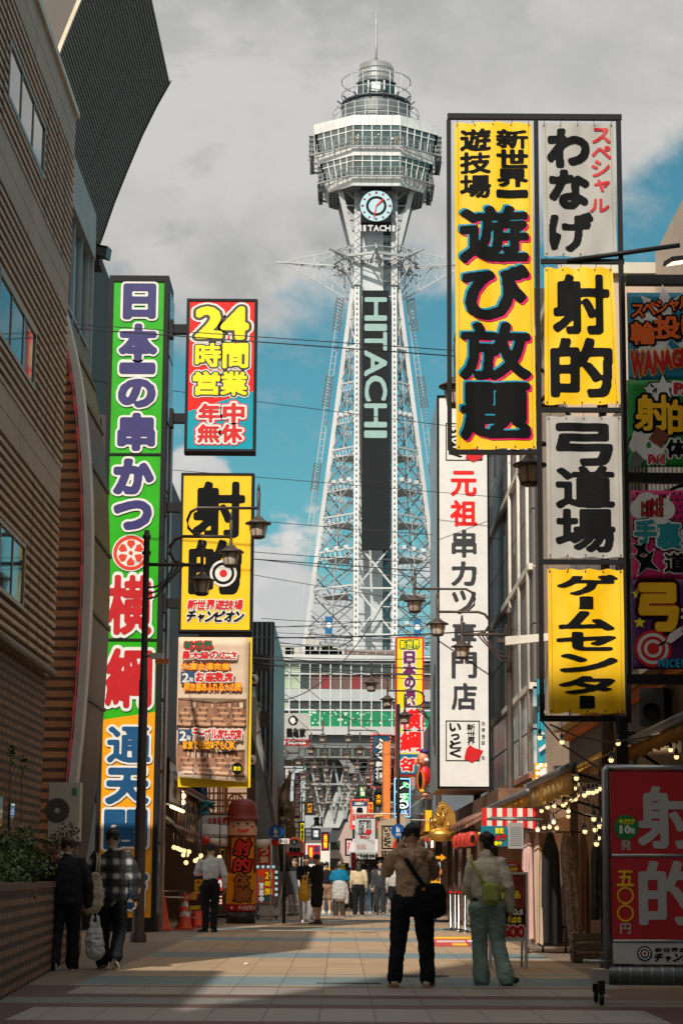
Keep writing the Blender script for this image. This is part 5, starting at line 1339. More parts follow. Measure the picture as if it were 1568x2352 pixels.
def bulb_border(B,b,n,r,m,y=-.03,name='border_bulb'):
 x0_,z0_,x1_,z1_=b;per=2*(x1_-x0_+z1_-z0_);mb=MB()
 for k in range(n):
  s=per*k/n
  if s<x1_-x0_:p=(x0_+s,z0_)
  elif s<x1_-x0_+z1_-z0_:p=(x1_,z0_+s-(x1_-x0_))
  elif s<2*(x1_-x0_)+z1_-z0_:p=(x1_-(s-(x1_-x0_)-(z1_-z0_)),z1_)
  else:p=(x0_,z1_-(s-2*(x1_-x0_)-(z1_-z0_)))
  MB().ball((p[0],y,p[1]),r,8).build(name,m,B.e)
BULBW=mat('bulb_warm',(1,.82,.5),.3,emit=1.25,ecol=(1,.68,.32));BULBP=mat('bulb_pink_white',(.9,.7,.55),.4,emit=1.2,ecol=(1,.7,.5));BULBR=mat('bulb_red',(.7,.06,.03),.4,emit=.15,ecol=(1,.2,.1))
B=Board('bulb_edged_lightbox','white lightbox with red crab-like brush mark and yellow bulb border under the mural','sign',1262,1905,Y=44.9)
b=B.box(1229,1753,1300,1905);B.part(MB().box(b[0],.02,b[1],b[2],.3,b[3]),'cabinet',C('bulb_yellow',240,170,16));b2=B.box(1240,1764,1291,1893)
B.part(MB().box(b2[0],-.01,b2[1],b2[2],.02,b2[3]),'white_face',WALLW);b3=B.box(1234,1758,1296,1899);bulb_border(B,b3,30,.045,BULBP)
mb=MB()
for pts in([(1252,1830),(1260,1795),(1272,1790),(1268,1812),(1258,1836)],[(1268,1806),(1280,1796),(1290,1800),(1276,1816)],[(1262,1822),(1276,1818),(1288,1826),(1270,1832)]):mb.poly(B.poly(pts),-.02)
B.part(mb,'red_brush_mark',REDI)
TB2=thing('tan_building','tan rendered building behind the comic posters and banners','building',(4.4,40,0))
TANW=mat('tan_render',(.50,.38,.29),.7,0,.1,.7,streak=.15)
zt2=pt(1480,632,40).z;MB().box(.0,0,0,9,5,zt2).build('wall',TANW,TB2);MB().box(-.15,-.15,zt2,9.1,5.1,zt2+.22).build('parapet',mat('beige_parapet',(.56,.52,.42),.6),TB2)
z3=pt(1560,440,36).z;x3=pt(1578,550,36).x-4.4
MB().box(x3,-4.0,8,9,-.2,z3).build('corrugated_block',mat('tan_corrugated',(.52,.42,.33),.6,0,.08,streak=.2),TB2)
mb=MB()
for k in range(26):mb.box(x3-.02+.0,-4.04,8+0,0,0,0)if False else mb.box(x3+k*.24,-4.05,8,x3+k*.24+.10,-4.0,z3-.05)
mb.build('ribs',mat('tan_rib',(.50,.40,.31),.6),TB2)
GH=thing('game_hall','dark timber game hall behind the awnings and hanging garments','building',(4.25,17.5,0))
DKW=mat('dark_siding',(.065,.048,.038),.6,0,.25,1.0,streak=.3);GRS=mat('grey_siding',(.12,.105,.095),.6,0,.2,1.0,streak=.2)
LG=39-17.5
MB().box(.0,0,3.0,6,LG,5.4).build('lower_siding',DKW,GH);MB().box(.05,0,5.4,6,LG,8.4).build('upper_siding',GRS,GH)
mb=MB()
for k in range(60):mb.box(.02,k*LG/60,5.42,.05,k*LG/60+.06,8.38)
mb.build('siding_battens',GRS,GH)
MB().box(1.8,0,0,6,LG,3.0).build('rear_wall',mat('shop_interior',(.16,.085,.04),.7,0,.5,1.2),GH);MB().box(.0,0,2.9,1.8,LG,3.0).build('ceiling',DKW,GH)
mb=MB()
for k in range(6):MB().box(.0,k*LG/5-.07,0,.14,k*LG/5+.07,2.9).build('post',DKW,GH)
GAR=mat('orange_garland',(.55,.14,.05),.7,0,.4,14)
MB().box(-.10,6,3.66,-.004,LG,3.80).build('garland',GAR,GH);MB().box(-.30,4,3.82,-.002,LG,3.92).build('gutter',mat('tan_gutter',(.3,.25,.2),.6),GH)
for u,v,Y in((1404,1720,30),(1500,1625,27),(1310,1790,38)):
 sp=pt(u,v,Y);t=thing('wall_speaker',{1404:'black speaker under the frame pillar on the dark siding',1500:'largest black speaker high on the dark siding',1310:'black speaker beside the bulb edged lightbox'}[u],'speaker',(4.05,sp.y,sp.z),-.4)
 MB().box(-.16,-.14,-.24,.16,.14,.24).build('cabinet',mat('speaker_black',(.02,.02,.02),.6),t);o=MB().lathe([(.001,0),(.10,0),(.11,.02)],14).build('cone',INK,t);o.rotation_euler=(math.pi/2,0,0);o.location=(0,-.15,-.06)
AWY=mat('awning_yellow',(.74,.44,.04),.7,0,.15,1.5);AWB=mat('awning_beige',(.74,.54,.22),.7,0,.15,1.5);AWO=mat('awning_orange',(.50,.22,.03),.7,0,.2,1.5)
for m_ in(AWY,AWB,AWO):
 t_=NT(m_.node_tree);b_=t_.n['Principled BSDF'];tr_=t_.new('ShaderNodeBsdfTranslucent');t_.l.new(b_.inputs['Base Color'].links[0].from_socket,tr_.inputs[0])
 mx_=t_.new('ShaderNodeMixShader');mx_.inputs[0].default_value=.55;t_.l.new(b_.outputs[0],mx_.inputs[1]);t_.l.new(tr_.outputs[0],mx_.inputs[2]);t_.l.new(mx_.outputs[0],t_.n['Material Output'].inputs[0])
def awning(label,X,y0,y1,z_edge,Xb,zb,drop,m,mv):
 t=thing('awning',label,'awning',(X,y0,0));L_=y1-y0;n=24
 vs=[];fs=[]
 for k in range(n+1):
  y=L_*k/n;s=.03*math.sin(k*1.7);vs+=[(0,y,z_edge),((Xb-X)*.5,y,(z_edge+zb)/2-.05+s*.5),(Xb-X,y,zb)]
 for k in range(n):fs+=[(3*k,3*k+3,3*k+4,3*k+1),(3*k+1,3*k+4,3*k+5,3*k+2)]
 o=MB().add(vs,fs,True).build('canopy',m,t);sm=o.modifiers.new('thickness','SOLIDIFY');sm.thickness=.004
 vs=[];fs=[]
 for k in range(2*n+1):
  y=L_*k/(2*n);w=.03*math.sin(k*1.3)+.015*math.sin(k*2.9);vs+=[(-.02,y,z_edge+.01),(-.03+w,y,z_edge-drop*.5),(-.02+w*1.5,y,z_edge-drop+.02*math.sin(k*1.9))]
 for k in range(2*n):fs+=[(3*k,3*k+3,3*k+4,3*k+1),(3*k+1,3*k+4,3*k+5,3*k+2)]
 o=MB().add(vs,fs,True).build('valance',mv,t);sm=o.modifiers.new('thickness','SOLIDIFY');sm.thickness=.003
 MB().tube([(-.02,-.05,z_edge+.05),(-.02,L_+.05,z_edge+.05)],.06,10).build('roller_tube',STEEL,t)
 for f in(.06,.94):MB().tube([(.0,L_*f,z_edge),(Xb-X,L_*f,z_edge-.35)],.022,6).build('folding_arm',BLACK,t)
 return t
pa,pb_=ptx(1316,1769,3.05),ptx(1216,1817,3.05)
awning('beige awning valance with grey roller nearest the banner frame',3.05,pa.y,pb_.y-.3,pa.z,4.2,pa.z+.62,.30,AWY,AWB)
pc=ptx(1100,1868,3.05)
awning('yellow awning running back towards the white lightbox',3.05,pb_.y+.1,pc.y,pb_.z-.05,4.2,pb_.z+.5,.16,AWY,AWY)
pd,pe=ptx(1518,1672,3.75),ptx(1436,1724,3.75)
awning('dark orange awning high at the right above the hanging bulbs',3.75,pd.y-3,pe.y,pd.z-.05,4.3,pd.z+.35,.18,AWO,AWO)
SOCK=mat('bulb_socket',(.03,.03,.03),.5);SOCW=mat('bulb_collar',(.45,.42,.40),.5)
def bulb(u,v,Y,k):
 q=pt(u,v,Y);big_=Y<33
 t=thing('light_bulb','lit warm round bulb in a black socket hanging by the right awnings','light bulb',q,0,'hanging bulbs by the right awnings');t.scale=(.86,)*3
 MB().lathe([(.001,-.038),(.022,-.033),(.034,-.012),(.036,.008),(.030,.022)],12).build('bulb',BULBW,t)
 MB().lathe([(.033,.010),(.027,.045),(.022,.055)],12).build('collar',SOCW,t)
 MB().lathe([(.024,.055),(.024,.11),(.008,.125),(.005,.13),(.004,.13+.12+.12*(k%3))],8).build('socket',SOCK,t)
for k,(x,y)in enumerate([(460,445),(630,480),(1065,490),(1400,510),(1470,540),(1010,620),(742,760),(1515,595),(730,838),(750,890),(835,870),(805,890),(870,870),(898,858),(928,840),(705,930),(735,922),(519,985),(570,975),(473,1012),(640,968),(655,955),(680,1015),(680,1055),(567,1100),(535,1138),(590,1145),(492,1142),(443,1160),(808,1172),(876,1075),(887,1158),(922,1130),(940,1080),(912,1222),(897,1268)]):
 u,v=1102.3+x*.29702,1561.6+y*.29702
 bulb(u,v,25.5+(k%5)*.4 if(y<800 or x>800)else 30.5+(k%4)*.7,k)
def wire(pts,r,label,cat='cable',name='overhead_wire',m=None,grp=None,sag=0.0,n=14):
 P_=[Vector(p)for p in pts];out=[]
 if len(P_)==2 and sag:
  for i in range(n+1):f=i/n;q=P_[0].lerp(P_[1],f);q.z-=sag*4*f*(1-f);out.append(q)
 else:out=P_
 o=MB().tube(out,r,5).build(name,m or mat('cable_black',(.018,.018,.02),.6));o['label']=label;o['category']=cat
 if grp:o['group']=grp
 return o
wire([pt(1240,1652,26.9),pt(1290,1710,27),pt(1370,1762,27),pt(1430,1800,26)],.012,'black cord swooping from the frame corner to the beige awning',name='cord')
wire([pt(1262,1664,26.8),pt(1320,1690,26.5),pt(1400,1706,26),pt(1500,1690,25),pt(1540,1660,24)],.012,'black cord sagging from the banner frame to the orange awning',name='cord')
wire([pt(1322,1770,27.5),pt(1345,1830,27),pt(1370,1880,26.5),pt(1392,1920,26)],.010,'black cord of bulbs dropping beside the red stand',name='cord')
wire([pt(1240,1850,31),pt(1270,1870,31),pt(1300,1850,31),pt(1330,1822,30),pt(1385,1812,27)],.010,'looped black cord of bulbs under the beige awning',name='cord')
WR=[((140,742,40),(1045,805,40),.010,.0),((140,752,40.5),(1045,818,40.5),.013,.0),((150,866,50),(1240,1005,50),.009,.0),((165,1060,48),(1240,1150,52),.008,.0),((150,1150,55),(1260,1245,55),.010,.1),((300,1240,60),(1250,1300,60),.011,.15),((180,1230,58),(1245,1352,58),.011,.1),((380,1270,62),(1240,1330,62),.016,.0),((420,1290,70),(1240,1420,64),.010,.1),((128,1446,60),(1240,1440,50),.018,.25),((128,1462,60),(1242,1545,60),.020,.2),((128,1472,62),(1240,1560,62),.015,.2),((300,1480,64),(1240,1500,58),.012,.3),((128,1438,70),(1150,1395,70),.012,.35),((380,1500,66),(1230,1580,66),.012,.1),((420,1440,80),(1130,1520,80),.012,.2),((600,1560,90),(980,1640,90),.014,.9),((600,1480,90),(900,1700,90),.014,.5),((628,1610,84),(884,1380,84),.020,1.0),((560,1665,110),(1000,1690,110),.015,.8),((580,1500,100),(1000,1530,100),.015,.2)]
WN=['upper of the two topmost wires crossing in front of the tower','lower and thicker of the two topmost wires crossing in front of the tower','thin wire crossing below the red and cyan lightbox','thin wire passing the foot of the red and cyan lightbox','wire crossing just under the top of the yellow bullseye lightbox','wire crossing the upper lantern of the left lamp','wire crossing the wheel emblem of the green lightbox','thick wire crossing below the screen board of the tower','wire sloping down right behind the left lamp arms','thick bundle dipping across the foot of the tower','thick cable sloping down right past the base building roof','second thick cable sloping down right below the first','sagging wire over the base building windows','wire rising to the right across the tower foot','wire sloping over the photo banner','distant wire over the base building roof','drooping wire over the green band','steep wire falling from the left over the green band','heavy drooping cable rising steeply to the right before the tower','lowest drooping wire under the green band','far wire level with the roof of the base building']
for(a,b,r_,sg),nm in zip(WR,WN):wire([pt(*a),pt(*b)],r_,nm,sag=sg,grp='wires strung over the street')
wire([pt(884,1900,70),pt(975,1830,66)],.012,'white rope slanting up to the right across the neon sign','rope','rope',PIPE);wire([pt(1000,1928,60),pt(1024,1905,60)],.015,'short white rope slanting beside the golden ornament','rope','rope',PIPE);wire([pt(830,1880,72),pt(990,1884,64)],.015,'white rod running level above the hanging white banner','rod','rod',PIPE)
def glow(x,y,z,e):
 l=bpy.data.lights.new('bulb_light','POINT');l.energy=e;l.color=(1,.72,.42);l.shadow_soft_size=.12;o=bpy.data.objects.new('bulb_light',l);COL.objects.link(o);o.location=(x,y,z)
glow(4.3,29,2.4,22);glow(4.5,35,2.4,22);glow(-4.4,48.5,2.3,30);glow(-4.3,52.5,2.3,30);glow(3.6,31.5,2.2,10)
rq=random.Random(31)
for k in range(12):
 v0=1425+k*11+rq.uniform(-5,5);Y=72+k*3.1;wire([pt(600-(k%3)*60,v0,Y),pt(1010+(k%4)*30,v0+rq.uniform(-6,34),Y+1.5)],.011,'one of many thin wires bundled across the foot of the tower',sag=rq.uniform(0,.35),grp='wires strung over the street')
# ================================================================== LEFT SHOPS (Y 44 - 60)
MARB=mat('pink_marble',(.34,.20,.16),.35,0,.35,3);WOODD=mat('dark_wood',(.10,.05,.028),.55,0,.3,3);WOODO=mat('orange_wood',(.40,.16,.045),.5,0,.25,3)
pm=gnd(366,2128)
LS=thing('corner_shop','open fronted shop with pink marble pillar and dark wood lattice beside the cones','shop',(-3.95,44.6,0))
def ly(u,v,X=-3.95):return ptx(u,v,X)
a=pt(362,2100,44.8).x+3.95;b=pt(371,2100,44.8).x+3.95
MB().box(a,.0,0,b+.02,.5,11).build('marble_pillar',MARB,LS)
MB().box(-5,.4,3.1,.0,13.5,10.2).build('upper_wall',mat('shop_upper_dark',(.06,.045,.04),.6,0,.3),LS);MB().box(-5,.5,0,-1.6,13.5,3.1).build('rear_wall',mat('shop_red_wall',(.22,.03,.02),.6,0,.4,1.5),LS)
MB().box(-1.6,.5,2.98,.0,13.4,3.1).build('ceiling',WOODD,LS);MB().box(-5,13.3,0,0,13.6,3.1).build('end_wall',WOODD,LS)
for k in range(8):MB().box(-.08,.8+k*.32,.75,-.03,.84+k*.32,2.2).build('lattice_bar',WOODD,LS)
MB().box(-.1,.6,.0,-.02,3.5,.75).build('dado',WOODD,LS);MB().box(-.1,.6,2.2,-.02,3.5,2.3).build('lintel',WOODO,LS)
MB().prism([(-.4,.72),(.45,.72),(.45,.80),(-.4,.80)],3.0,4.2).build('counter',WOODD,LS)
t=thing('slatted_canopy','dark slatted canopy tilted out from the left shop wall','canopy',(-3.95,46.3,1.9))
for k in range(8):MB().add([(.0,k*.24,.62),(.0,k*.24+.1,.62),(.62,k*.24+.1,.05),(.62,k*.24,.05),(.0,k*.24,.57),(.0,k*.24+.1,.57),(.62,k*.24+.1,.0),(.62,k*.24,.0)],[(0,1,2,3),(7,6,5,4),(0,3,7,4),(1,5,6,2)]).build('slat',mat('slat_dark',(.09,.07,.06),.4,.2),t)
MB().tube([(.62,-.1,.02),(.62,2.0,.02)],.03,6).build('front_rail',GOLD_,t)
def side_board(label,quad,m,X,name='wall_sign',border=None):
 """a sign lying on a wall parallel to the street; quad = TL TR BR BL pixels"""
 pts=[ptx(u,v,X)for u,v in quad];y0,y1=pts[0].y,pts[1].y;zt=max(pts[0].z,pts[1].z);zb=min(pts[2].z,pts[3].z)
 zt=(pts[0].z+pts[1].z)/2;zb=(pts[2].z+pts[3].z)/2
 t=thing(name,label,'sign',(X,y0,0),math.pi/2);w=y1-y0
 MB().box(0,-.12,zb,w,0,zt).build('panel',m,t)
 if border:
  MB().box(-.04,-.15,zb-.05,w+.04,-.02,zb).box(-.04,-.15,zt,w+.04,-.02,zt+.05).box(-.04,-.15,zb,0,-.02,zt).box(w,-.15,zb,w+.04,-.02,zt).build('frame',border,t)
 return t,w,zb,zt
t,w,zb,zt=side_board('white board with brush writing on the left shop wall above the counter',[(375,1746),(404,1763),(402,1852),(374,1840)],C('board_white',190,180,176),-3.9,border=BLACK)
mb=MB();line_text(mb,'串かつ酒場',(w*.35,zb+.1,w*.65,zt-.15),-.135,.02,vert=True);line_text(mb,'大衆酒場',(w*.75,zb+.4,w*.9,zt-.15),-.135,.0,vert=True);line_text(mb,'新世界',(w*.08,zb+.4,w*.25,zt-.2),-.135,.0,vert=True);mb.build('lettering',CHAR,t)
MB().tube([(0,-.2,zb-.12),(w,-.2,zb-.12)],.04,6).build('light_strip',mat('strip_warm',(1,.8,.4),.4,emit=2.5,ecol=(1,.75,.35)),t)
for k in range(6):MB().ball((w+.16,-.18,zb+.1+k*(zt-zb)/6),.07,8).build('edge_bulb',BULBP,t)
t,w,zb,zt=side_board('orange menu board with dark strips of writing on the left shop wall',[(409,1802),(443,1828),(441,1915),(410,1893)],C('board_orange',236,160,30),-3.9,border=MARB)
mb=MB();rr=random.Random(3)
for k in range(7):
 for j in range(3):x=w*(.36+.085*k);z0_=zb+(zt-zb)*(.06+.3*j)+rr.uniform(0,.1);mb.box(x,-.13,z0_,x+w*.05,-.121,z0_+(zt-zb)*rr.uniform(.15,.25))
mb.build('menu_strips',CHAR,t);mb=MB().box(w*.06,-.13,zb+.3,w*.28,-.121,zt-.3);mb.build('menu_plate',C('plate_mauve',190,140,140),t);mb=MB();line_text(mb,'お品書き',(w*.1,zb+.4,w*.24,zt-.4),-.136,.02,vert=True);mb.build('lettering',REDI,t)
TILE=mat('roof_tile_brown',(.25,.12,.08),.55,0,.3,4)
def pantile(label,X,y0,y1,z,d,rise,sgn=1):
 t=thing('tile_roof',label,'roof',(X,y0,z));n=int((y1-y0)/.26)
 MB().add([(0,0,0),(0,y1-y0,0),(-sgn*d,y1-y0,rise),(-sgn*d,0,rise),(0,0,-.07),(0,y1-y0,-.07),(-sgn*d,y1-y0,rise-.07),(-sgn*d,0,rise-.07)],[(0,1,2,3),(7,6,5,4),(0,4,5,1),(0,3,7,4),(1,5,6,2)]).build('roof_deck',TILE,t)
 m=MB()
 for k in range(n):m.tube([(.02*sgn,k*.26+.1,.03),(-sgn*d,k*.26+.1,rise+.03)],.06,6)
 m.build('roll_tiles',TILE,t);return t
pantile('brown pantile strip above the orange menu board on the left',-3.5,48.2,57,ptx(430,1815,-3.5).z,.6,.35);pantile('lower orange tile strip over the left shop entrance',-3.35,46.6,57.5,ptx(420,1916,-3.35).z,.7,.3)
for k,(x,y)in enumerate(((335,1320),(390,1335),(430,1355),(455,1360),(490,1372),(520,1380),(475,1435),(527,1435),(515,1550),(740,1445),(690,1500),(720,1502),(655,1520),(1018,1468),(560,1385))):
 q=pt(349.1+x*.15233,1745.3+y*.15233,48.5+(k%4));t=thing('shop_bulb','small warm bulb glowing inside the left shop entrance','light bulb',q,0,'bulbs inside the left shop')
 MB().ball((0,0,0),.055,8).build('bulb',BULBW,t);MB().tube([(0,0,.05),(0,0,.12),(0,0,max(.2,2.9-q.z))],[.025,.02,.006],6).build('cord',SOCK,t)
def small_poster(label,u0,v0,u1,v1,Y,bg,lines,name='poster',rim=None):
 B=Board(name,label,'poster',(u0+u1)/2,v1,Y=Y);b=B.box(u0,v0,u1,v1);B.part(MB().box(b[0],0,b[1],b[2],.03,b[3]),'sheet',bg)
 if rim:B.frame('rim',b,.03,-.01,.03,rim)
 for(txt,fu0,fv0,fu1,fv1,m,om,vert)in lines:
  W=u1-u0;H=v1-v0;bb=(u0+W*fu0,v0+H*fv0,u0+W*fu1,v0+H*fv1)
  B.text(txt,*bb,0,([('outline',om,.10,.006)]if om else[])+[('lettering',m,0,.012)],.04,vert=vert,N=24)
 return B
small_poster('yellow poster with red writing and pictured trays behind the traffic cones',447,2020,487,2050,46.8,C('poster_yellow',240,190,20),[('ラーメン',.1,.1,.9,.4,REDI,None,False),('定食',.2,.5,.8,.9,CHAR,None,False)])
small_poster('red poster numbered 10 behind the white shirted man',488,2018,512,2045,46.9,C('poster_red',196,24,40),[('10',.1,.15,.9,.85,WHITE,None,False)])
small_poster('busy poster with pink and yellow writing behind the cones',432,2052,468,2092,46.7,C('poster_dark',60,30,40),[('なげ',.0,.05,.6,.35,C('poster_pink_ink',230,70,110),LEMON,False),('500円',.1,.7,.8,.95,LEMON,None,False)])
small_poster('black poster with pink and white katakana behind the cones',474,2052,512,2086,46.7,INK,[('ドクター',.1,.08,.95,.36,WHITE,REDI,False),('フィッシュ',.1,.42,.95,.7,WHITE,REDI,False)])
t=thing('menu_stand','dark narrow menu stand leaning between the cones','stand',(gnd(430,2128).x,47.4,0));MB().box(-.12,0,0,.12,.08,.9).build('board',WOODD,t);MB().box(-.10,-.01,.3,.10,0,.85).build('sheet',C('sheet_cream',110,92,74),t);MB().box(-.16,-.05,0,.16,.2,.05).build('foot',BLACK,t)
CONE=mat('cone_orange',(.72,.075,.015),.45,0,.08);CONW=mat('cone_white',(.72,.70,.68),.5)
def cone(u,v,h,label,stripes):
 g=gnd(u,v);t=thing('traffic_cone',label,'traffic cone',g,0,'orange cones at the left shop')
 MB().lathe([(.17,.03),(.155,.05),(.025,h-.02),(.02,h),(.001,h)],20).build('cone',CONE,t);MB().box(-.2,-.2,0,.2,.2,.035).build('base',CONE,t)
 if stripes:
  for z in(.26,.46):
   r0,r1=.158-.135*z/h,.158-.135*(z+.1)/h
   m=MB();n=20
   for k in range(n):
    a0_,a1_=k*2*math.pi/n,(k+1)*2*math.pi/n;dz=lambda a:.05*abs(((a*4/math.pi/1.0)%2)-1)
    m.add([((r0+.006-.17*dz(a0_))*math.cos(a0_),(r0+.006-.17*dz(a0_))*math.sin(a0_),z+dz(a0_)),((r0+.006-.17*dz(a1_))*math.cos(a1_),(r0+.006-.17*dz(a1_))*math.sin(a1_),z+dz(a1_)),((r1+.006-.17*dz(a1_))*math.cos(a1_),(r1+.006-.17*dz(a1_))*math.sin(a1_),z+.1+dz(a1_)),((r1+.006-.17*dz(a0_))*math.cos(a0_),(r1+.006-.17*dz(a0_))*math.sin(a0_),z+.1+dz(a0_))],[(0,1,2,3)],True)
   m.build('white_chevron_band',CONW,t)
 return t
cone(374,2137,.80,'leftmost plain orange traffic cone against the marble pillar',False);cone(424,2135,.78,'orange cone with two white chevron bands',True)
for i,(u,v)in enumerate(((440,2130),(454,2127),(466,2124))):cone(u,v,.78,['plain orange cone just behind the chevron cone','middle one of the plain cones behind the chevron cone','farthest plain orange cone beside the white shirted man'][i],False)
wire([gnd(374,2137)+Vector((0,0,.70)),gnd(424,2135)+Vector((0,0,.68))],.015,'pale bar linking the plain cone to the chevron cone','bar','cone_bar',PIPE);wire([gnd(424,2135)+Vector((0,0,.68)),gnd(466,2124)+Vector((0,0,.69))],.015,'pale bar linking the chevron cone to the farthest cone','bar','cone_bar',PIPE)
B=Board('shoji_shopfront','glowing paper screen shopfront with orange wood grid and arched window','shopfront',505,2100,Y=58.5)
SHO=mat('shoji_paper',(.62,.42,.32),.6,0,.08,emit=.35,ecol=(1,.62,.42));b=B.box(440,1795,585,2105)
B.part(MB().box(b[0],.1,0,b[2],3,b[3]+.1),'wall',WOODD);b=B.box(448,1806,566,1869);B.part(MB().box(b[0],.02,b[1],b[2],.1,b[3]),'paper',SHO)
mb=MB()
for u in(481,491,501,506,512,517,521):x=B.p(u,1830)[0];MB().box(x-.025,-.03,b[1],x+.025,.02,b[3]).build('upright',WOODO,B.e)
for v in(1806,1822,1838,1852,1868):z=B.p(500,v)[1];MB().box(b[0],-.025,z-.025,b[2],.02,z+.025).build('rail',WOODO,B.e)
c=B.p(542,1852);r_=B.p(561,1852)[0]-c[0];m=MB()
for k in range(18):a0_,a1_=math.pi*k/18,math.pi*(k+1)/18;m.bar((c[0]+r_*math.cos(a0_),-.04,c[1]+1.5*r_*math.sin(a0_)),(c[0]+r_*math.cos(a1_),-.04,c[1]+1.5*r_*math.sin(a1_)),.06)
for q in(-.35,0,.35):m.bar((c[0]+r_*q,-.04,c[1]),(c[0]+r_*q,-.04,c[1]+1.4*r_),.04)
B.part(m,'arched_lattice',WOODO);B.text('処',474,1836,484,1851,.02,[('lettering',INK,0,.03)],.03)
B=Board('fascia_sign','white fascia board with red characters above the beige awning on the left','sign',492,1902,Y=57.6)
q=B.poly([(459,1872),(566,1874),(566,1903),(455,1893)]);B.part(MB().prism(q[::-1],0,.1),'panel',C('fascia_white',205,203,200));B.text('大衆酒場',477,1877,520,1892,0,[('red_lettering',REDI,0,.02)],.05,gap=.25);B.text('べんてん',466,1893,530,1903,0,[('black_lettering',INK,0,.02)],.08,gap=.2)
aw=thing('shop_awning','plain beige sloping awning under the white fascia board on the left','awning',pt(490,1917,56.6));p0,p1=pt(442,1890,57.4)-aw.location,pt(520,1917,56.2)-aw.location
MB().add([(p0.x,.8,p0.z),(p1.x+.3,.8,p0.z-.08),(p1.x+.3,-.5,p1.z),(p0.x,-.5,p1.z+.02),(p0.x,.8,p0.z-.4),(p1.x+.3,.8,p0.z-.4),(p1.x+.3,-.5,p1.z-.08),(p0.x,-.5,p1.z-.06)],[(3,2,1,0),(2,3,7,6),(0,4,7,3),(1,2,6,5),(4,5,6,7)]).build('canopy',mat('awning_pale',(.50,.45,.38),.7,0,.08),aw)
dr_=thing('sculpted_sign','turquoise swirling sculpted figure hanging above the shoji shopfront','sculpture',pt(460,1826,55));rr=random.Random(8);mts=[C('turq_a',30,130,140,.3),C('turq_b',150,200,190,.3),C('turq_c',10,60,90,.3)]
for k in range(34):
 f=k/33;a=f*9;p=Vector((.42*(1-f)*math.cos(a)+.1,rr.uniform(-.15,.15),.55-1.15*f+.15*math.sin(a)));d=Vector((rr.uniform(-.2,.2),0,rr.uniform(-.16,.16)))
 MB().tube([p-d,p+Vector((0,-.05,.05)),p+d],[.02,.09*(1.2-f*.6),.02],7).build('scale',mts[k%3],dr_)
MB().tube([(0,.1,.5),(.08,.1,-.5)],.16,8).build('body',mts[2],dr_)
for i,(u,v)in enumerate(((582,1560),(577,1745))):
 t=thing('paper_lantern',['upper white paper lantern beside the photo banner','lower white paper lantern below the photo banner'][i],'lantern',pt(u,v,46.6));MB().ball((0,0,0),.115,14,1.1).build('shade',mat('lantern_paper',(.62,.56,.54),.6),t);MB().lathe([(.05,-.16),(.06,-.11)],10).lathe([(.06,.11),(.05,.15)],10).build('rims',INK,t)
 mb=MB();glyph(mb,'丸',(-.05,-.06,.05,.06),-.125,.04,N=24);mb.build('lettering',INK,t);MB().tube([(0,.05,.14),(-.1,.08,.2),(-.25,.1,.2)],.012,5).build('hook',BLACK,t)
qd=pt(575,1900,60);MBX=MB().box(-.18,0,0,.12,.4,pt(575,1600,60).z);o=tag(MBX.box(-.24,-.06,0,.18,.46,.25).build('column',mat('column_black',(.03,.025,.025),.5)),'black column between the photo banner and the leaning grey slab','column');o.location=(qd.x,60,0)
B=Board('leaning_wall','tapering grey concrete wall leaning beyond the inflatable figure','wall',600,2080,Y=62)
q=B.poly([(574,1500),(588,1640),(612,1790),(630,1905),(640,2080),(572,2080)]);B.part(MB().prism(q[::-1],0,2.0),'slab',mat('slab_grey',(.21,.22,.22),.7,0,.15,.8,streak=.25))
q=B.poly([(584,1640),(590,1640),(636,1905),(648,2080),(640,2080),(630,1905)]);B.part(MB().prism(q[::-1],-.05,.3),'timber_edge',mat('weathered_timber',(.16,.12,.10),.7,0,.3,4))
DB=thing('dark_corrugated_building','dark corrugated building rising behind the yellow bullseye lightbox','building',(pt(604,1600,70).x,70,0));wd=pt(628,1600,70).x-pt(604,1600,70).x
MB().box(-4,0,0,wd,14,pt(604,1428,70).z).build('wall',mat('corrugated_dark',(.035,.042,.045),.4,.3,.2),DB)
for k in range(5):MB().box(wd-.12-k*.16,-.05,2.5,wd-.06-k*.16,0,pt(604,1428,70).z).build('rib',mat('rib_pale',(.22,.25,.26),.4,.3),DB)
for v in(1510,1640):z=pt(604,v,70).z;MB().box(wd-.9,-.06,z-.45,wd-.12,-.01,z+.1).build('vent_panel',DARKV,DB)
SC_=thing('bronze_sculpture','gnarled golden brown dragon-like sculpture climbing the left shop front','sculpture',(pt(648,2030,78).x,78,0));BRZ=mat('bronze_paint',(.20,.12,.055),.4,.4,.5,3,bump=.6,bscale=9)
z_=lambda v:pt(650,v,78).z
def gn(path,r):MB().tube([((pt(u,v,78).x-SC_.location.x),rr.uniform(-.1,.1),z_(v))for u,v in path],r,9).build('limb',BRZ,SC_)
gn([(660,1930),(650,1890),(655,1860),(648,1830),(660,1800),(668,1775)],[.35,.42,.34,.24,.14,.03]);gn([(650,1860),(635,1820),(622,1790),(618,1770)],[.25,.2,.12,.03]);gn([(655,1880),(668,1860),(674,1840)],[.3,.2,.06]);gn([(658,1930),(664,1960),(655,2000)],[.34,.4,.3])
for k in range(9):u,v=rr.uniform(645,668),rr.uniform(1850,1930);MB().ball((pt(u,v,78).x-SC_.location.x,-.28,z_(v)),rr.uniform(.1,.2),8).build('knob',BRZ,SC_)
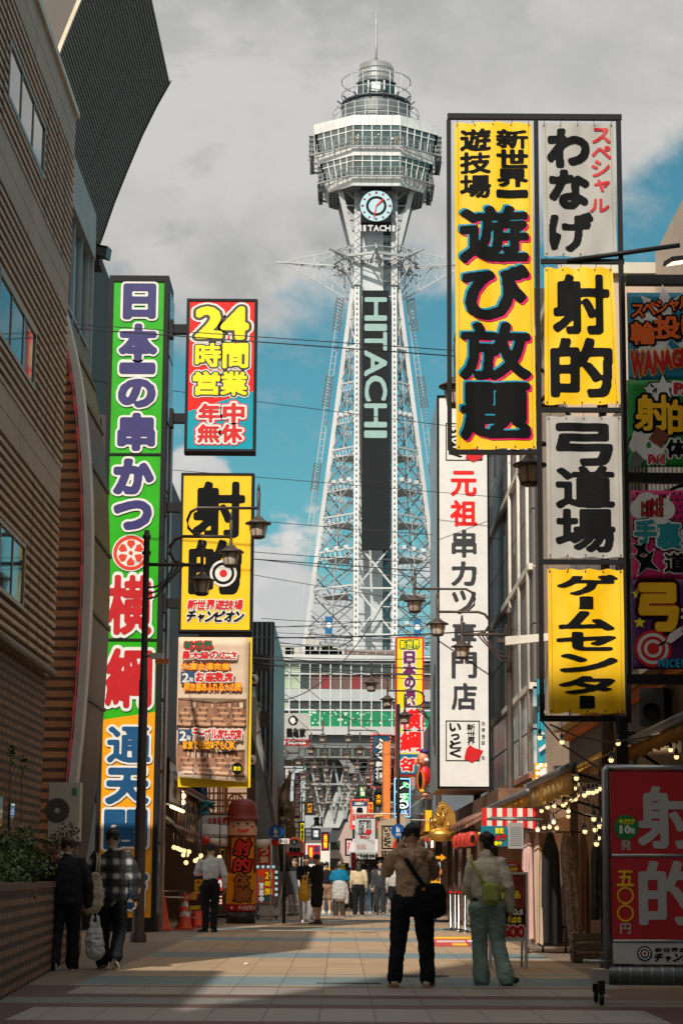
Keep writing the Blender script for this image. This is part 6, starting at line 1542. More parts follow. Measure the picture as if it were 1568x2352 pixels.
# ================================================================== SIGNS FURTHER DOWN THE STREET
def plate(label,u0,v0,u1,v1,Y,bg,name='shop_sign',d=.2,rim=None):
 B=Board(name,label,'sign',(u0+u1)/2,v1,Y=Y);b=B.box(u0,v0,u1,v1);B.bx=b;B.part(MB().box(b[0],.0,b[1],b[2],d,b[3]),'panel',bg)
 if rim:B.frame('frame',b,.05*Y/60,-.02,d,rim)
 return B
def crane(B,u,v,r):
 c=B.p(u,v);rr_=B.p(u+r,v)[0]-c[0];B.part(MB().disc(c[0],c[1],rr_,-.01,24),'crest',INK);m=MB().disc(c[0]-rr_*.1,c[1]+rr_*.1,rr_*.55,-.02,16);m.poly([(c[0]-rr_*.7,c[1]-rr_*.2),(c[0],c[1]-rr_*.8),(c[0]+rr_*.7,c[1]-rr_*.1),(c[0],c[1]-rr_*.3)],-.022);B.part(m,'crest_bird',WHITE)
B=plate('pale restaurant board with black brush characters round crest and red foot below the base building',638,1638,709,1713,92,C('board_pale',176,176,170));crane(B,673,1655,11)
B.text('鶴亀家',657,1672,702,1694,0,[('lettering',INK,0,.02)],.05,N=32);B.text('串かつ',645,1670,652,1692,0,[('small_lettering',INK,0,.02)],.02,vert=True)
b=B.box(638,1698,709,1713);B.part(MB().box(b[0],-.02,b[1],b[2],-.004,b[3]),'red_foot',C('foot_red',170,26,40));B.text('24時間営業',648,1701,702,1710,0,[('white_lettering',WHITE,0,.03)],.03)
MB().tube([(-2.2,.1,B.bx[1]+.5),(B.bx[0],.1,B.bx[1]+.5)],.05,6).build('bracket',BLACK,B.e)
B=plate('dark red vertical banner with white characters left of the lamp row',676,1775,690,1880,84,C('banner_dark_red',120,14,30),'vertical_banner',.05);B.text('いかつ名物お好み焼き',678,1778,688,1874,0,[('lettering',WHITE,0,.02)],.03,vert=True)
B=plate('shorter dark red vertical banner beside the bronze sculpture',644,1765,655,1830,84.5,C('banner_dark_red',120,14,30),'vertical_banner',.05);B.text('創作串カツ',646,1768,653,1826,0,[('lettering',WHITE,0,.02)],.03,vert=True)
B=Board('round_top_sign','arched restaurant sign ringed with red bulbs above the crowd','sign',677,1966,Y=72);c=B.p(677,1947);r_=B.p(697,1947)[0]-c[0]
pts=[(c[0]+r_*math.cos(a),c[1]+r_*.95*math.sin(a))for a in[math.pi*k/14 for k in range(15)]]+[(c[0]-r_,c[1]-r_*.55),(c[0]+r_,c[1]-r_*.55)]
B.part(MB().prism(pts[::-1],0,.2),'panel',C('board_pale',176,176,170));b=(c[0]-r_,c[1]-r_*.9,c[0]+r_,c[1]-r_*.5);B.part(MB().box(b[0],-.02,b[1],b[2],.2,b[3]),'red_foot',REDI)
crane(B,676,1934,7);B.text('鶴亀家',664,1946,690,1958,0,[('lettering',INK,0,.02)],.04,N=24)
for k in range(22):a=math.pi*(-.15+1.3*k/21);MB().ball((c[0]+r_*1.1*math.cos(a),-.05,c[1]+r_*1.08*math.sin(a)),.045,6).build('rim_bulb',BULBR,B.e)
MB().tube([(0,.1,0),(0,.1,-B.o.z)],.05,6).build('post',BLACK,B.e)
B=plate('pale blue-white shop sign with a dense black character behind the lamp poles',700,1873,742,1902,105,C('board_bluewhite',170,180,182));B.text('寓',720,1876,734,1898,0,[('lettering',INK,0,.02)],.05);B.text('居酒屋',736,1876,741,1898,0,[('small_lettering',INK,0,.02)],.03,vert=True)
B=plate('red and blue shop banner hanging under the pale sign above the crowd',706,1941,736,1973,100,C('board_red',190,24,30),'shop_banner');B.text('祭',710,1946,718,1970,0,[('lettering',LEMON,0,.02)],.05);b=B.box(722,1944,732,1956);B.part(MB().box(b[0],-.02,b[1],b[2],-.004,b[3]),'blue_patch',NAVY)
B=plate('blue vertical sign with white brush characters and red bulb rim left of the orange column',856,1690,894,1806,90,C('sign_blue_dark',14,84,112));B.text('ふぐ料理',862,1696,886,1800,0,[('black_outline',INK,.10,.01),('lettering',WHITE,0,.02)],.05,vert=True,N=32);b=B.box(853,1687,896,1808);bulb_border(B,b,44,.05,BULBR)
OC=thing('orange_column','plain orange timber clad column beside the neon sign','column',(pt(887,1900,86).x,86,0));MB().box(-.12,0,2.6,.15,.5,pt(887,1703,86).z).build('cladding',C('column_orange',232,130,60,.5,.1),OC);MB().box(-.17,-.02,2.6,-.12,.5,pt(887,1703,86).z).build('edge_board',WOODO,OC)
OC2=thing('orange_shopfront','orange timber shopfront block under the yellow wrestler lightbox','shopfront',(pt(918,1790,82).x,82,0));MB().box(-.2,0,4.6,.5,1,pt(918,1772,82).z).build('wall',C('column_orange',232,130,60,.5,.1),OC2);MB().box(-.1,-.06,4.7,.35,0,5.1).build('vent_box',DARKV,OC2)
B=plate('black neon sign with green tube characters and blue outline behind the right lamp pole',903,1787,944,1879,72,mat('neon_back',(.012,.014,.018),.5),'neon_sign')
NG=mat('neon_green',(.2,1,.25),.4,emit=2.2,ecol=(.12,1,.2));NW=mat('neon_white_green',(.7,1,.8),.4,emit=1.5,ecol=(.6,1,.75));NB=mat('neon_blue',(.2,.5,1),.4,emit=1.2,ecol=(.25,.55,1))
b=B.box(906,1789,941,1876);m=MB();
for p,q in(((b[0],b[1]),(b[2],b[1])),((b[2],b[1]),(b[2],b[3])),((b[2],b[3]),(b[0],b[3])),((b[0],b[3]),(b[0],b[1]))):m.tube([(p[0],-.04,p[1]),(q[0],-.04,q[1])],.018,5)
B.part(m,'blue_outline_tube',NB)
B.text('どる',909,1797,937,1858,0,[('white_green_tubes',NW,0,.04)],.0,vert=True,N=48);B.text('居酒屋',927,1822,938,1842,0,[('green_tubes',NG,0,.05)],.0,vert=True,N=24);B.text('BAR',910,1861,936,1874,0,[('blue_tubes',NB,0,.04)],.0,N=32)
b=B.p(929,1800);m=MB()
for(du,dv,r)in((0,0,.045),(.09,-.07,.06)):
 for k in range(12):a0_,a1_=k*math.pi/6,(k+1)*math.pi/6;m.bar((b[0]+du+r*math.cos(a0_),-.05,b[1]+dv+r*math.sin(a0_)),(b[0]+du+r*math.cos(a1_),-.05,b[1]+dv+r*math.sin(a1_)),.016)
B.part(m,'green_bubbles',NG)
DU=thing('ventilation_duct','fat grey ventilation pipe between the neon sign and the white lightbox','pipe',(pt(958,1850,74).x,74,0));q=lambda u,v:(pt(u,v,74).x-DU.location.x,0,pt(u,v,74).z)
MB().tube([q(968,1760),q(966,1800),q(962,1830),q(956,1860),q(954,1905)],[.2,.2,.2,.2,.2],12).build('pipe',mat('duct_grey',(.14,.15,.155),.45,.4),DU);
for v in(1830,1866):a=q(961 if v<1850 else 956,v);MB().lathe([(.235,-.05),(.235,.05)],14,a).build('collar',mat('duct_grey',(.14,.15,.155),.45,.4),DU)
ST=thing('painted_statue','painted seated deity statue in red and orange robes against the white lightbox side','statue',pt(970,1828,70));s_=70/4800.0
def sp(x,z):return((x-970)*s_,(1828-z)*s_)
def blob(nm,x,z,rx,rz,m,y=0,ry=None):
 c=sp(x,z);o=MB().ball((0,0,0),1,14).build(nm,m,ST);o.location=(c[0],y,c[1]);o.scale=(rx*s_,(ry or rx)*s_,rz*s_);return o
SKN=C('statue_skin',226,140,110,.4);blob('head',970,1745,13,17,SKN,-.05);blob('body',974,1782,15,26,REDI);blob('robe',966,1796,11,26,C('robe_orange',232,120,30),-.12);blob('sash',964,1792,5,20,INK,-.26);blob('cap',974,1728,11,7,NAVY,-.05);blob('hand',954,1752,4,8,SKN,-.1);blob('hand',968,1818,6,5,C('robe_yellow',236,180,30),-.2);blob('foot',974,1826,8,4,SKN,-.15)
for dx in(-5,4):blob('eye',966+dx,1747,1.6,1.2,INK,-.22)
blob('nose',964,1752,2.5,3.5,SKN,-.25);blob('beard',978,1748,6,5,WHITE,-.2);MB().box(-.3,-.2,-.12,.35,.3,-.01).build('plinth',WOODD,ST)
B=plate('white and blue bulb rimmed sign with black character hanging above the crowd',808,1841,842,1900,84,WALLW);b=B.box(808,1841,842,1851);B.part(MB().box(b[0],-.02,b[1],b[2],-.004,b[3]),'blue_head',BLUEI);B.text('Asahi',814,1842,836,1849,0,[('white_lettering',WHITE,0,.03)],.04,slant=.2,gap=0)
B.text('串',818,1854,833,1868,0,[('lettering',INK,0,.02)],.07);B.text('かつ',818,1872,833,1896,0,[('lettering',INK,0,.02)],.05,vert=True);B.text('八重',809,1858,815,1884,0,[('red_lettering',REDI,0,.02)],.03,vert=True);b=B.box(808,1895,842,1900);B.part(MB().box(b[0],-.02,b[1],b[2],-.004,b[3]),'red_foot',REDI);b=B.box(806,1838,845,1903);bulb_border(B,b,46,.045,BULBR)
B=plate('hanging pale cloth banner with black framed brush logo in the middle of the street',815,1878,861,1960,66,C('cloth_pale',190,194,192,.7),'cloth_banner',.03);skewer_logo(B,824,1884,851,1916,-.01,1.2);b=B.box(815,1871,861,1879);B.part(MB().box(b[0],-.02,b[1],b[2],-.002,b[3]),'head_strip',C('strip_pinkgrey',190,160,150));B.text('創業専門店',818,1872,858,1878,0,[('red_lettering',REDI,0,.03)],.02);B.text('串カツ',826,1919,849,1926,0,[('red_lettering',REDI,0,.02)],.03);B.text('ご予約受付中',818,1961,860,1972,0,[('lettering',INK,0,.02)],.05);b=B.box(818,1959,861,1973);B.part(MB().box(b[0],0,b[1],b[2],.03,b[3]),'foot_flap',C('cloth_pale',190,194,192,.7));B.text('らっきょ',820,1938,840,1950,0,[('pink_lettering',C('faded_pink',200,130,130),0,.02)],.02)
m=MB().tube([(B.bx[0]-.1,.05,B.bx[3]+.12),(B.bx[2]+1.5,.05,B.bx[3]+.12)],.02,6);B.part(m,'hanging_rod',PIPE)
B=plate('beige sign with black framed brush logo behind the blue pedestrian disc',868,1888,932,1968,60,C('sign_beige',176,156,130),d=.4);skewer_logo(B,876,1896,922,1950,0,1.6);B.text('1Fカウンター',874,1954,926,1960,0,[('lettering',INK,0,.02)],.03);B.text('2F座敷',874,1961,906,1967,0,[('lettering',INK,0,.02)],.03)
q=B.poly([(868,1888),(932,1870),(932,1888)]);B.part(MB().prism(q[::-1],0,.4),'sloped_head',C('sign_beige',176,156,130))
B=plate('red shop sign with white writing behind the beige sign',864,1888,900,1904,80,C('board_red2',196,20,30));B.text('おみやげ',866,1890,898,1902,0,[('lettering',WHITE,0,.02)],.05)
t=thing('roof_canopy','small yellow tiled canopy over the hanging cloth banner','canopy',pt(858,1876,70));MB().prism([(-.5,-.05),(.25,.12),(.3,.16),(.3,.02),(-.5,-.1)],-.5,.6).build('roof',C('canopy_yellow',230,180,90),t)
for(u,v,Y,lb,ub)in((634,1912,52,'blue round pedestrian and bicycle sign right of the inflatable figure',654),(914,1909,50,'blue round pedestrian and bicycle sign beside the photographer\'s head',914)):
 B=Board('pedestrian_sign',lb,'road sign',u,v+16,Y=Y);c=B.p(u,v);r_=B.p(u+16.5,v)[0]-c[0];m=MB().disc(c[0],c[1],r_,-.06,32);m.add([(c[0]+r_*math.cos(a),yy,c[1]+r_*math.sin(a))for yy in(-.06,-.03)for a in[k*math.pi/16 for k in range(32)]],[(k,32+k,32+(k+1)%32,(k+1)%32)for k in range(32)])
 B.part(m,'disc',C('road_blue',0,76,140,.35,.03));m=MB()
 for(x,z,k)in((-.15,.12,1.0),(.12,.06,.72)):
  m.disc(c[0]+r_*x,c[1]+r_*(z+.42*k),r_*.10*k,-.065,10);m.poly([(c[0]+r_*(x-.12*k),c[1]+r_*(z+.28*k)),(c[0]+r_*(x-.10*k),c[1]+r_*(z-.28*k)),(c[0]+r_*(x+.10*k),c[1]+r_*(z-.28*k)),(c[0]+r_*(x+.12*k),c[1]+r_*(z+.28*k))],-.065)
 for x in(-.2,.22):m.disc(c[0]+r_*x,c[1]-r_*.5,r_*.17,-.065,14,r_*.12)
 m.poly([(c[0]-r_*.2,c[1]-r_*.52),(c[0]+r_*.2,c[1]-r_*.52),(c[0]+r_*.1,c[1]-r_*.32),(c[0]-r_*.08,c[1]-r_*.32)],-.065)
 B.part(m,'white_pictogram',WHITE)
 if u<700:b=B.box(640,1926,664,1938);B.part(MB().box(b[0],-.06,b[1],b[2],-.04,b[3]),'time_plate',WHITE);B.text('8-22',643,1928,661,1936,-.06,[('lettering',INK,0,.006)],.03,gap=.15)
 px_=B.p(ub,v)[0];B.part(MB().tube([(px_,0,-B.o.z),(px_,0,c[1]+(.3 if u<700 else 3.0))],.045,8),'pole',BLACK);B.part(MB().tube([(c[0],-.02,c[1]),(px_,.0,c[1])],.02,5),'bracket',BLACK)
G=thing('golden_ornament','big golden carved gable ornament on the right shop roof','ornament',pt(1013,1930,50));GLD=mat('gold_leaf',(.72,.40,.09),.32,.75,.15,2);B_=50/4800.0
def gp(u,v):return((u-1013)*B_,(1930-v)*B_)
MB().prism([gp(*p)for p in((984,1930),(986,1912),(994,1880),(1004,1855),(1012,1842),(1020,1844),(1034,1856),(1044,1872),(1046,1900),(1046,1930))][::-1],-.1,.5).build('shell',GLD,G)
m=MB();c=gp(1016,1862)
for r_ in(.10,.06):
 for k in range(16):a0_,a1_=k*math.pi/8,(k+1)*math.pi/8;m.bar((c[0]+r_*math.cos(a0_),-.12,c[1]+r_*math.sin(a0_)),(c[0]+r_*math.cos(a1_),-.12,c[1]+r_*math.sin(a1_)),.03,6)
m.build('spiral_boss',GLD,G)
for path in([(1012,1892),(1008,1876),(1000,1868)],[(1012,1892),(1018,1878),(1016,1866)],[(1030,1890),(1026,1902),(1034,1908),(1040,1898)],[(998,1900),(992,1890),(1000,1884),(1004,1894)]):MB().tube([(gp(*p)[0],-.12,gp(*p)[1])for p in path],[.05,.04,.02]if len(path)==3 else[.03,.04,.04,.02],8).build('leaf_scroll',GLD,G)
o=MB().ball((0,0,0),1,18).build('belly',GLD,G);o.location=(gp(1012,1916)[0],-.05,gp(1012,1918)[1]);o.scale=(.30,.2,.16)
pantile('reddish brown low pantile roof running under the golden ornament',2.62,44,75,ptx(1075,1886,2.62).z-.05,.55,.3,-1)
RS=thing('curtained_shop','right shop front closed by clear plastic curtain under the low roof','shop',(3.0,44,0));PLA=mat('plastic_curtain',(.30,.20,.15),.12,0,.6,2.2,spec=.9,streak=.6)
for k in range(14):MB().add([(0+.03*(k%2),k*1.0,.05),(.03*((k+1)%2),k*1.0+.98,.05),(.03*((k+1)%2),k*1.0+.98,2.2),(.03*(k%2),k*1.0,2.2)],[(0,1,2,3)]).build('curtain_sheet',PLA,RS)
MB().box(.3,0,0,4,31,3.0).build('wall',mat('shop_brown',(.17,.09,.055),.6,0,.4),RS)
for k in range(5):MB().box(-.06,k*3.4,0,.04,k*3.4+.12,2.3).build('post',WOODD,RS)
t0=None
for i,(x,y)in enumerate(((845,540),(880,525),(915,525),(950,520),(975,515))):
 q=pt(826.7+x*.26366,1791.2+y*.26366,46-i*.8);lb=['leftmost','second','third','fourth','rightmost'][i]+' red paper lantern of the row behind the woman'
 if t0 is None:
  t0=thing('red_lantern',lb,'lantern',q,0,'red lanterns under the right awning');MB().lathe([(.06,-.15),(.105,-.10),(.12,0),(.105,.10),(.06,.15)],16).build('shade',mat('lantern_red',(.45,.035,.02),.5,emit=.04,ecol=(1,.12,.04)),t0);MB().lathe([(.062,-.175),(.062,-.145)],12).lathe([(.062,.145),(.062,.175)],12).build('rims',INK,t0)
  mb=MB();glyph(mb,'串',(-.05,-.09,.05,.09),-.123,.03,N=28);mb.build('lettering',INK,t0);MB().tube([(0,0,.2),(0,0,.35)],.008,4).build('hook',INK,t0)
 else:copy_tree(t0,q,0,lb)
B=plate('red and white small sign left of the golden ornament',976,1924,998,1948,58,C('sign_white2',210,205,200));b=B.box(976,1924,998,1932);B.part(MB().box(b[0],-.02,b[1],b[2],-.004,b[3]),'red_head',REDI);B.text('第一の',978,1932,996,1938,0,[('small_lettering',INK,0,.02)],.04);B.text('芸',980,1938,994,1948,0,[('lettering',INK,0,.02)],.06)
B=Board('bulb_edged_board','dark red board edged with small pink bulbs left of the golden ornament','sign',990,1950,Y=56);q=B.poly([(986,1880),(1014,1858),(1014,1868),(996,1884),(998,1950),(986,1950)]);B.part(MB().prism(q[::-1],0,.1),'board',C('board_maroon',92,16,24));
for k in range(12):p=B.p(992,1885+k*5.4);MB().ball((p[0],-.03,p[1]),.04,6).build('edge_bulb',BULBP,B.e)
b=B.box(1015,1857,1021,1866);B.part(MB().box(b[0],-.02,b[1],b[2],.05,b[3]),'red_end',REDP)
HUES=[('cream',(.5,.42,.32)),('grey',(.26,.26,.25)),('brick red',(.30,.10,.06)),('ochre',(.45,.28,.08)),('slate',(.12,.14,.16)),('rust',(.33,.14,.06)),('pale green',(.32,.38,.28)),('white',(.6,.58,.54))]
rr=random.Random(21)
def shop_row(side,ys,X,label):
 for i in range(len(ys)-1):
  y0,y1=ys[i],ys[i+1]-.15;n,c=HUES[(i*3+(0 if side<0 else 4))%8];h=rr.uniform(5.2,7.2)
  t=thing('shop_building',ORD[min(i,6)]+' '+n+' shop building of the '+label+' row behind the lamps','building',(side*X,y0,0));s=-side
  L_=y1-y0
  MB().box(min(0,side*5),0,2.7,max(0,side*5),L_,h).build('wall',mat('shop_wall_'+n.replace(' ','_'),c,.7,0,.2,.8,streak=.2),t);MB().box(min(side*.6,side*5),0,0,max(side*.6,side*5),L_,2.7).build('shopfront',mat('shopfront_dark',(.07,.05,.04),.4,0,.5,1.5),t)
  n2,c2=HUES[(i*5+2)%8]
  MB().box(min(s*.02,s*.25),.3,2.75,max(s*.02,s*.25),L_-.3,3.5).build('fascia',[REDP,YEL,CYAN,WALLW,ORANGE,NAVY][(i+(side>0))%6],t)
  mb=MB();line_text(mb,['串かつ','新世界','おみやげ','寿司','名物','ふぐ'][i%6],(.6,2.85,L_-.6,3.4),-.26,.04,N=24)
  o=mb.build('lettering',[WHITE,REDI,WHITE,REDI,INK,WHITE][(i+(side>0))%6],t);o.rotation_euler=(0,0,math.pi/2*s)
  if s<0:o.location=(0,L_,0)
  for k in range(3):MB().box(min(s*.0,s*.05),.8+k*L_/3,4.0,max(s*.0,s*.05),.8+k*L_/3+L_/6,5.0).build('window',GLN,t)
  MB().add([(0,.1,2.7),(0,L_-.1,2.7),(s*.9,L_-.1,2.35),(s*.9,.1,2.35),(0,.1,2.64),(0,L_-.1,2.64),(s*.9,L_-.1,2.29),(s*.9,.1,2.29)],[(0,1,2,3),(7,6,5,4),(3,2,6,7),(0,3,7,4),(1,5,6,2)]).build('awning',[AWY,REDP,CYAN,AWB][i%4],t)
shop_row(-1,[72,90,108,126,146,168,200],3.55,'left');shop_row(1,[76,94,112,130,150,172,200],3.35,'right')
AP=thing('apartment_building','pinkish apartment building with balconies closing the far end of the street','building',(2.5,300,0));PK=mat('apartment_pink',(.46,.33,.28),.7,0,.12,.2)
MB().box(-4.5,0,0,6,12,11).build('wall',PK,AP)
for k in range(4):
 z=1.5+k*2.5;MB().box(0,-1.0,z,4.5,0,z+.95).build('balcony',mat('balcony_pale',(.52,.42,.37),.7),AP);MB().box(.3,-.06,z+1.0,4.2,.0,z+2.2).build('window',GLN,AP);MB().box(-4.0,-.06,z+.6,-2.4,0,z+1.9).build('window',GLN,AP)
AP2=thing('white_house','low white house with grey tiled roof at the far end left of the apartments','building',(-4.5,290,0));MB().box(-6,0,0,3.2,10,6.5).build('wall',mat('house_white',(.66,.63,.58),.7,0,.1,.3),AP2);MB().add([(-6.5,-1,6.4),(3.6,-1,6.4),(3.6,5,8.4),(-6.5,5,8.4),(-6.5,11,6.4),(3.6,11,6.4)],[(0,1,2,3),(3,2,5,4),(1,5,2),(0,3,4)]).build('roof',mat('house_roof',(.13,.13,.14),.7),AP2)
for k in range(3):MB().box(-5+k*2.6,-.06,2.6,-3.6+k*2.6,0,4.2).build('window',GLN,AP2)
for s in(-1,1):
 o=thing('side_street_block',['left','right'][s>0]+' grey block beside the tower foot closing the view','building',(s*22,226,0));MB().box(-13.6,2,0,13.6,20,13.5).build('wall',GRS if s<0 else PALE,o)
 for k in range(4):MB().box(-12+k*6,1.9,9.5,-9+k*6,2,11.5).build('window',GLN,o)
FAR=[(668,1905,676,1960,96,REDI,'寿司',WHITE,'slim red hanging sign with white characters left of the round topped sign'),(690,1890,698,1935,112,LEMON,'新世界',INK,'slim yellow hanging sign with black characters among the left lamp poles'),(718,1905,732,1925,124,BLUEI,'酒場',WHITE,'small blue hanging sign above the red and blue banner'),(742,1915,752,1950,140,REDP,'名物',LEMON,'small red sign with yellow characters at the far left end of the street'),(846,1842,856,1872,110,YEL,'食堂',REDI,'small yellow sign with red characters beside the bulb rimmed sign'),(862,1822,876,1850,104,INK,'大衆',AMB,'small black sign with amber characters left of the orange column'),(796,1930,806,1962,118,WHITE,'土産',REDI,'small white sign with red characters left of the hanging cloth banner'),(880,1860,894,1884,88,REDI,'元祖',WHITE,'square red sign with white characters under the orange column'),(826,1806,838,1830,126,GREEN,'麻雀',WHITE,'small green sign with white characters above the bulb rimmed sign'),(706,1845,716,1866,130,ORANGE,'占い',INK,'small orange sign with black characters above the pale bluish sign')]
for(u0,v0,u1,v1,Y,m,tx,tm,lb)in FAR:
 B=plate(lb,u0,v0,u1,v1,Y,m,'hanging_sign',.25,BLACK);B.text(tx,u0+1,v0+2,u1-1,v1-2,0,[('lettering',tm,0,.02)],.05,vert=(v1-v0)>(u1-u0)*1.3,N=24)
 sd=-1 if u0<780 else 1;B.part(MB().tube([(B.bx[0]if sd>0 else B.bx[2],.1,B.bx[3]),(sd*3.3-B.o.x,.1,B.bx[3]+.1)],.04,5),'bracket',BLACK)
# ================================================================== INFLATABLE FIGURE
ib=gnd(553,2121);r_=.365;INF=thing('inflatable_figure','inflatable column figure with brown bowler hat smiling face and outstretched white arms','inflatable',(ib.x,ib.y,0))
def iz(v):return pt(554,v,ib.y-r_).z
def ix(u):return pt(u,2000,ib.y-r_).x-ib.x
z_=[0,iz(2093),iz(2077),iz(2005),iz(1918),iz(1876),iz(1841)]
BRN=C('inflate_brown',104,40,24,.35);INY=C('inflate_yellow',224,140,24,.35);INR=C('inflate_red',170,16,26,.35);INP=C('inflate_pink',232,172,140,.4);HAT=mat('hat_brown',srgb(136,52,34),.5,0,.1,2,bump=.3,bscale=6)
MB().lathe([(.001,0),(r_*.97,.0),(r_*.97,z_[1]),(.1,z_[1])],32).build('base_bag',mat('bag_black',(.02,.02,.022),.5),INF)
MB().lathe([(r_,z_[1]),(r_+.006,z_[1]+.03),(r_+.006,z_[2])],40).build('red_band',INR,INF)
MB().lathe([(r_,z_[2]),(r_+.004,z_[2]+.2),(r_,z_[3])],40).build('yellow_skirt',INY,INF);MB().lathe([(r_,z_[3]),(r_+.004,z_[3]+.3),(r_-.004,z_[4])],40).build('brown_coat',BRN,INF)
MB().lathe([(r_-.004,z_[4]),(r_+.004,z_[4]+.1),(r_-.015,z_[5]),(.1,z_[5]+.02)],40).build('head',INP,INF)
zb=iz(1884);MB().lathe([(r_-.03,zb+.02),(r_+.05,zb),(r_+.075,zb+.04),(r_+.05,zb+.08),(r_-.01,zb+.10),(r_+.005,zb+.2),(r_-.02,zb+.36),(r_*.78,zb+.47),(r_*.45,zb+.52),(.001,zb+.535)],40).build('bowler_hat',HAT,INF)
MB().lathe([(r_+.004,z_[5]-.22),(r_+.008,z_[5]+.02)],10,a0=math.pi*.78,a1=math.pi*1.12).build('hair',INK,INF);MB().lathe([(r_+.004,z_[5]-.22),(r_+.008,z_[5]+.02)],10,a0=-math.pi*.12,a1=math.pi*.22).build('hair',INK,INF)
for s in(-1,1):
 za=iz(1936)+(.0 if s<0 else-.02);ln=1.02 if s<0 else.96
 MB().tube([(s*(r_-.08),0,za),(s*(r_+.2),0,za+.02),(s*(ln-.28),0,za+.05),(s*(ln-.22),0,za+.05)],[.105,.10,.07,.065],16).build('arm',C('inflate_white',226,214,200,.4),INF)
 mt_=MB().tube([(s*(ln-.24),0,za+.05),(s*(ln-.14),0,za+.06),(s*(ln-.02),0,za+.06),(s*(ln+.06),0,za+.05)],[.06,.10,.085,.03],14);mt_.tube([(s*(ln-.14),-.02,za+.1),(s*(ln-.06),-.02,za+.17)],[.05,.025],10).build('mitten',C('mitten_red',206,14,22,.4),INF)
def cyl(x,y,z,o=0):q=max(-.98,min(.98,x/r_));return(x,-math.sqrt(1-q*q)*r_+y,z)
def cpoly(pts,y,nm,m):
 c=(sum(p[0]for p in pts)/len(pts),sum(p[1]for p in pts)/len(pts));n=len(pts);MB().add([cyl(p[0],y,p[1])for p in pts]+[cyl(c[0],y,c[1])],[(i,(i+1)%n,n)for i in range(n)]).build(nm,m,INF)
def circ(u,v,r,k=20,a0=0,a1=2*math.pi):x,z=ix(u),iz(v);return[(x+r*math.cos(a0+(a1-a0)*i/k),z+r*math.sin(a0+(a1-a0)*i/k))for i in range(k)]
for u in(545.3,566.8):
 cpoly(circ(u,1891.5,.062),-.008,'eye_rim',GREYINK);cpoly(circ(u,1891.5,.05),-.012,'eye_white',WHITE);cpoly(circ(u,1891.5,.033),-.016,'pupil',INK)
for u in(534,578):cpoly(circ(u,1898,.028),-.012,'cheek',REDI)
x0_,x1_=ix(542.5),ix(571);zt,zb2=iz(1903),iz(1912.5);cpoly([(x0_,zt),(x1_,zt)]+[((x0_+x1_)/2+(x1_-x0_)/2*math.cos(a),zt+(zt-zb2)*math.sin(a))for a in[-math.pi*k/10 for k in range(1,10)]],-.024,'mouth',C('mouth_red',214,60,40))
vs=[];fs=[]
def patch(u0,v0,u1,v1,y,nm,m,n=10):
 xs_=[ix(u0)+(ix(u1)-ix(u0))*i/n for i in range(n+1)];MB().add([cyl(x,y,iz(v1))for x in xs_]+[cyl(x,y,iz(v0))for x in xs_],[(i,i+1,n+2+i,n+1+i)for i in range(n)],True).build(nm,m,INF)
patch(531,1924,582,2005,-.008,'yellow_placard',INY);cpoly([(ix(536),iz(1920)),(ix(579),iz(1920)),(ix(572),iz(1930)),(ix(560),iz(1934)),(ix(545),iz(1931))],-.012,'red_scarf',INR)
for u in range(522,590,7):patch(u,2005,u+3,2076,-.007,'stripe',ORANGE,3)
for items,L_ in(([('射',536,1928,575.5,1965.5),('的',537,1969,576,2004)],(('black_outline',INK,.085,.016),('red_lettering',C('inf_red_ink',206,20,24),0,.022))),([('体',537,2007.5,574.5,2039),('験',538,2038,578,2072)],(('black_outline',INK,.06,.016),('brown_lettering',C('inf_brown_ink',150,84,24),0,.022)))):
 for nm,m,g,st in L_:
  mb=MB()
  for ch,u0,v0,u1,v1 in items:glyph(mb,ch,(ix(u0),iz(v1),ix(u1),iz(v0)),-st,.035,g,0,.12,cyl,48)
  mb.build(nm,m,INF)
mb=MB();line_text(mb,'チャンピオン',(ix(548),iz(2090),ix(586),iz(2080)),-.016,.04,slant=.2,N=24,warp=cyl);mb.build('white_lettering',WHITE,INF);cpoly(circ(533,2085,.035),-.016,'target_mark',WHITE)
mb=MB();line_text(mb,'大正ろまん',(ix(580),iz(2005),ix(584),iz(1965)),-.016,.02,vert=True,N=20,warp=cyl);mb.build('side_lettering',REDI,INF)
g=gnd(612,2112);B=Board('lit_stand_sign','lit stand sign with yellow 24 and white characters beside the inflatable figure','stand sign',612,2112,Y=g.y);b=B.box(589,1986,639,2078)
B.part(MB().box(b[0],0,b[1],b[2],.35,b[3]),'cabinet',STEEL);c_=B.box(591,1997,629,2073);B.part(MB().box(c_[0],-.015,c_[1],c_[2],0,c_[3]),'face',mat('stand_red_lit',srgb(206,50,16),.4,emit=.35,ecol=srgb(206,50,16)));q=B.box(592,2056,628,2072);B.part(MB().box(q[0],-.02,q[1],q[2],-.016,q[3]),'sea_picture',C('sea_blue',60,110,130))
B.chars([('2',609,2002,617,2019),('4',618,2002,626,2019),('時',609,2023,625,2037),('間',609,2041,625,2056)],0,[('black_outline',INK,.09,.022),('yellow_lettering',mat('golden_lit',srgb(246,186,0),.4,emit=.4,ecol=srgb(246,186,0)),0,.028)],.05,32)
B.chars([('営',595,2027,606,2042),('業',595,2043,606,2058),('中',595,2058,606,2073)],0,[('black_outline',INK,.09,.022),('white_lettering',mat('white_lit',srgb(230,228,220),.4,emit=.3),0,.028)],.05,28);q=B.p(598,2018);B.part(MB().disc(q[0],q[1],.08,-.022),'round_emblem',C('emblem_pink',230,150,130))
LED=mat('led_cool',(.7,.9,1),.4,emit=.4,ecol=(.65,.9,1))
for(u,v)in[(634.5,2003+k*13)for k in range(5)]+[(592+k*12,1991)for k in range(4)]:p=B.p(u,v);MB().box(p[0]-.035,-.012,p[1]-.035,p[0]+.035,0,p[1]+.035).build('led_lamp',LED,B.e)
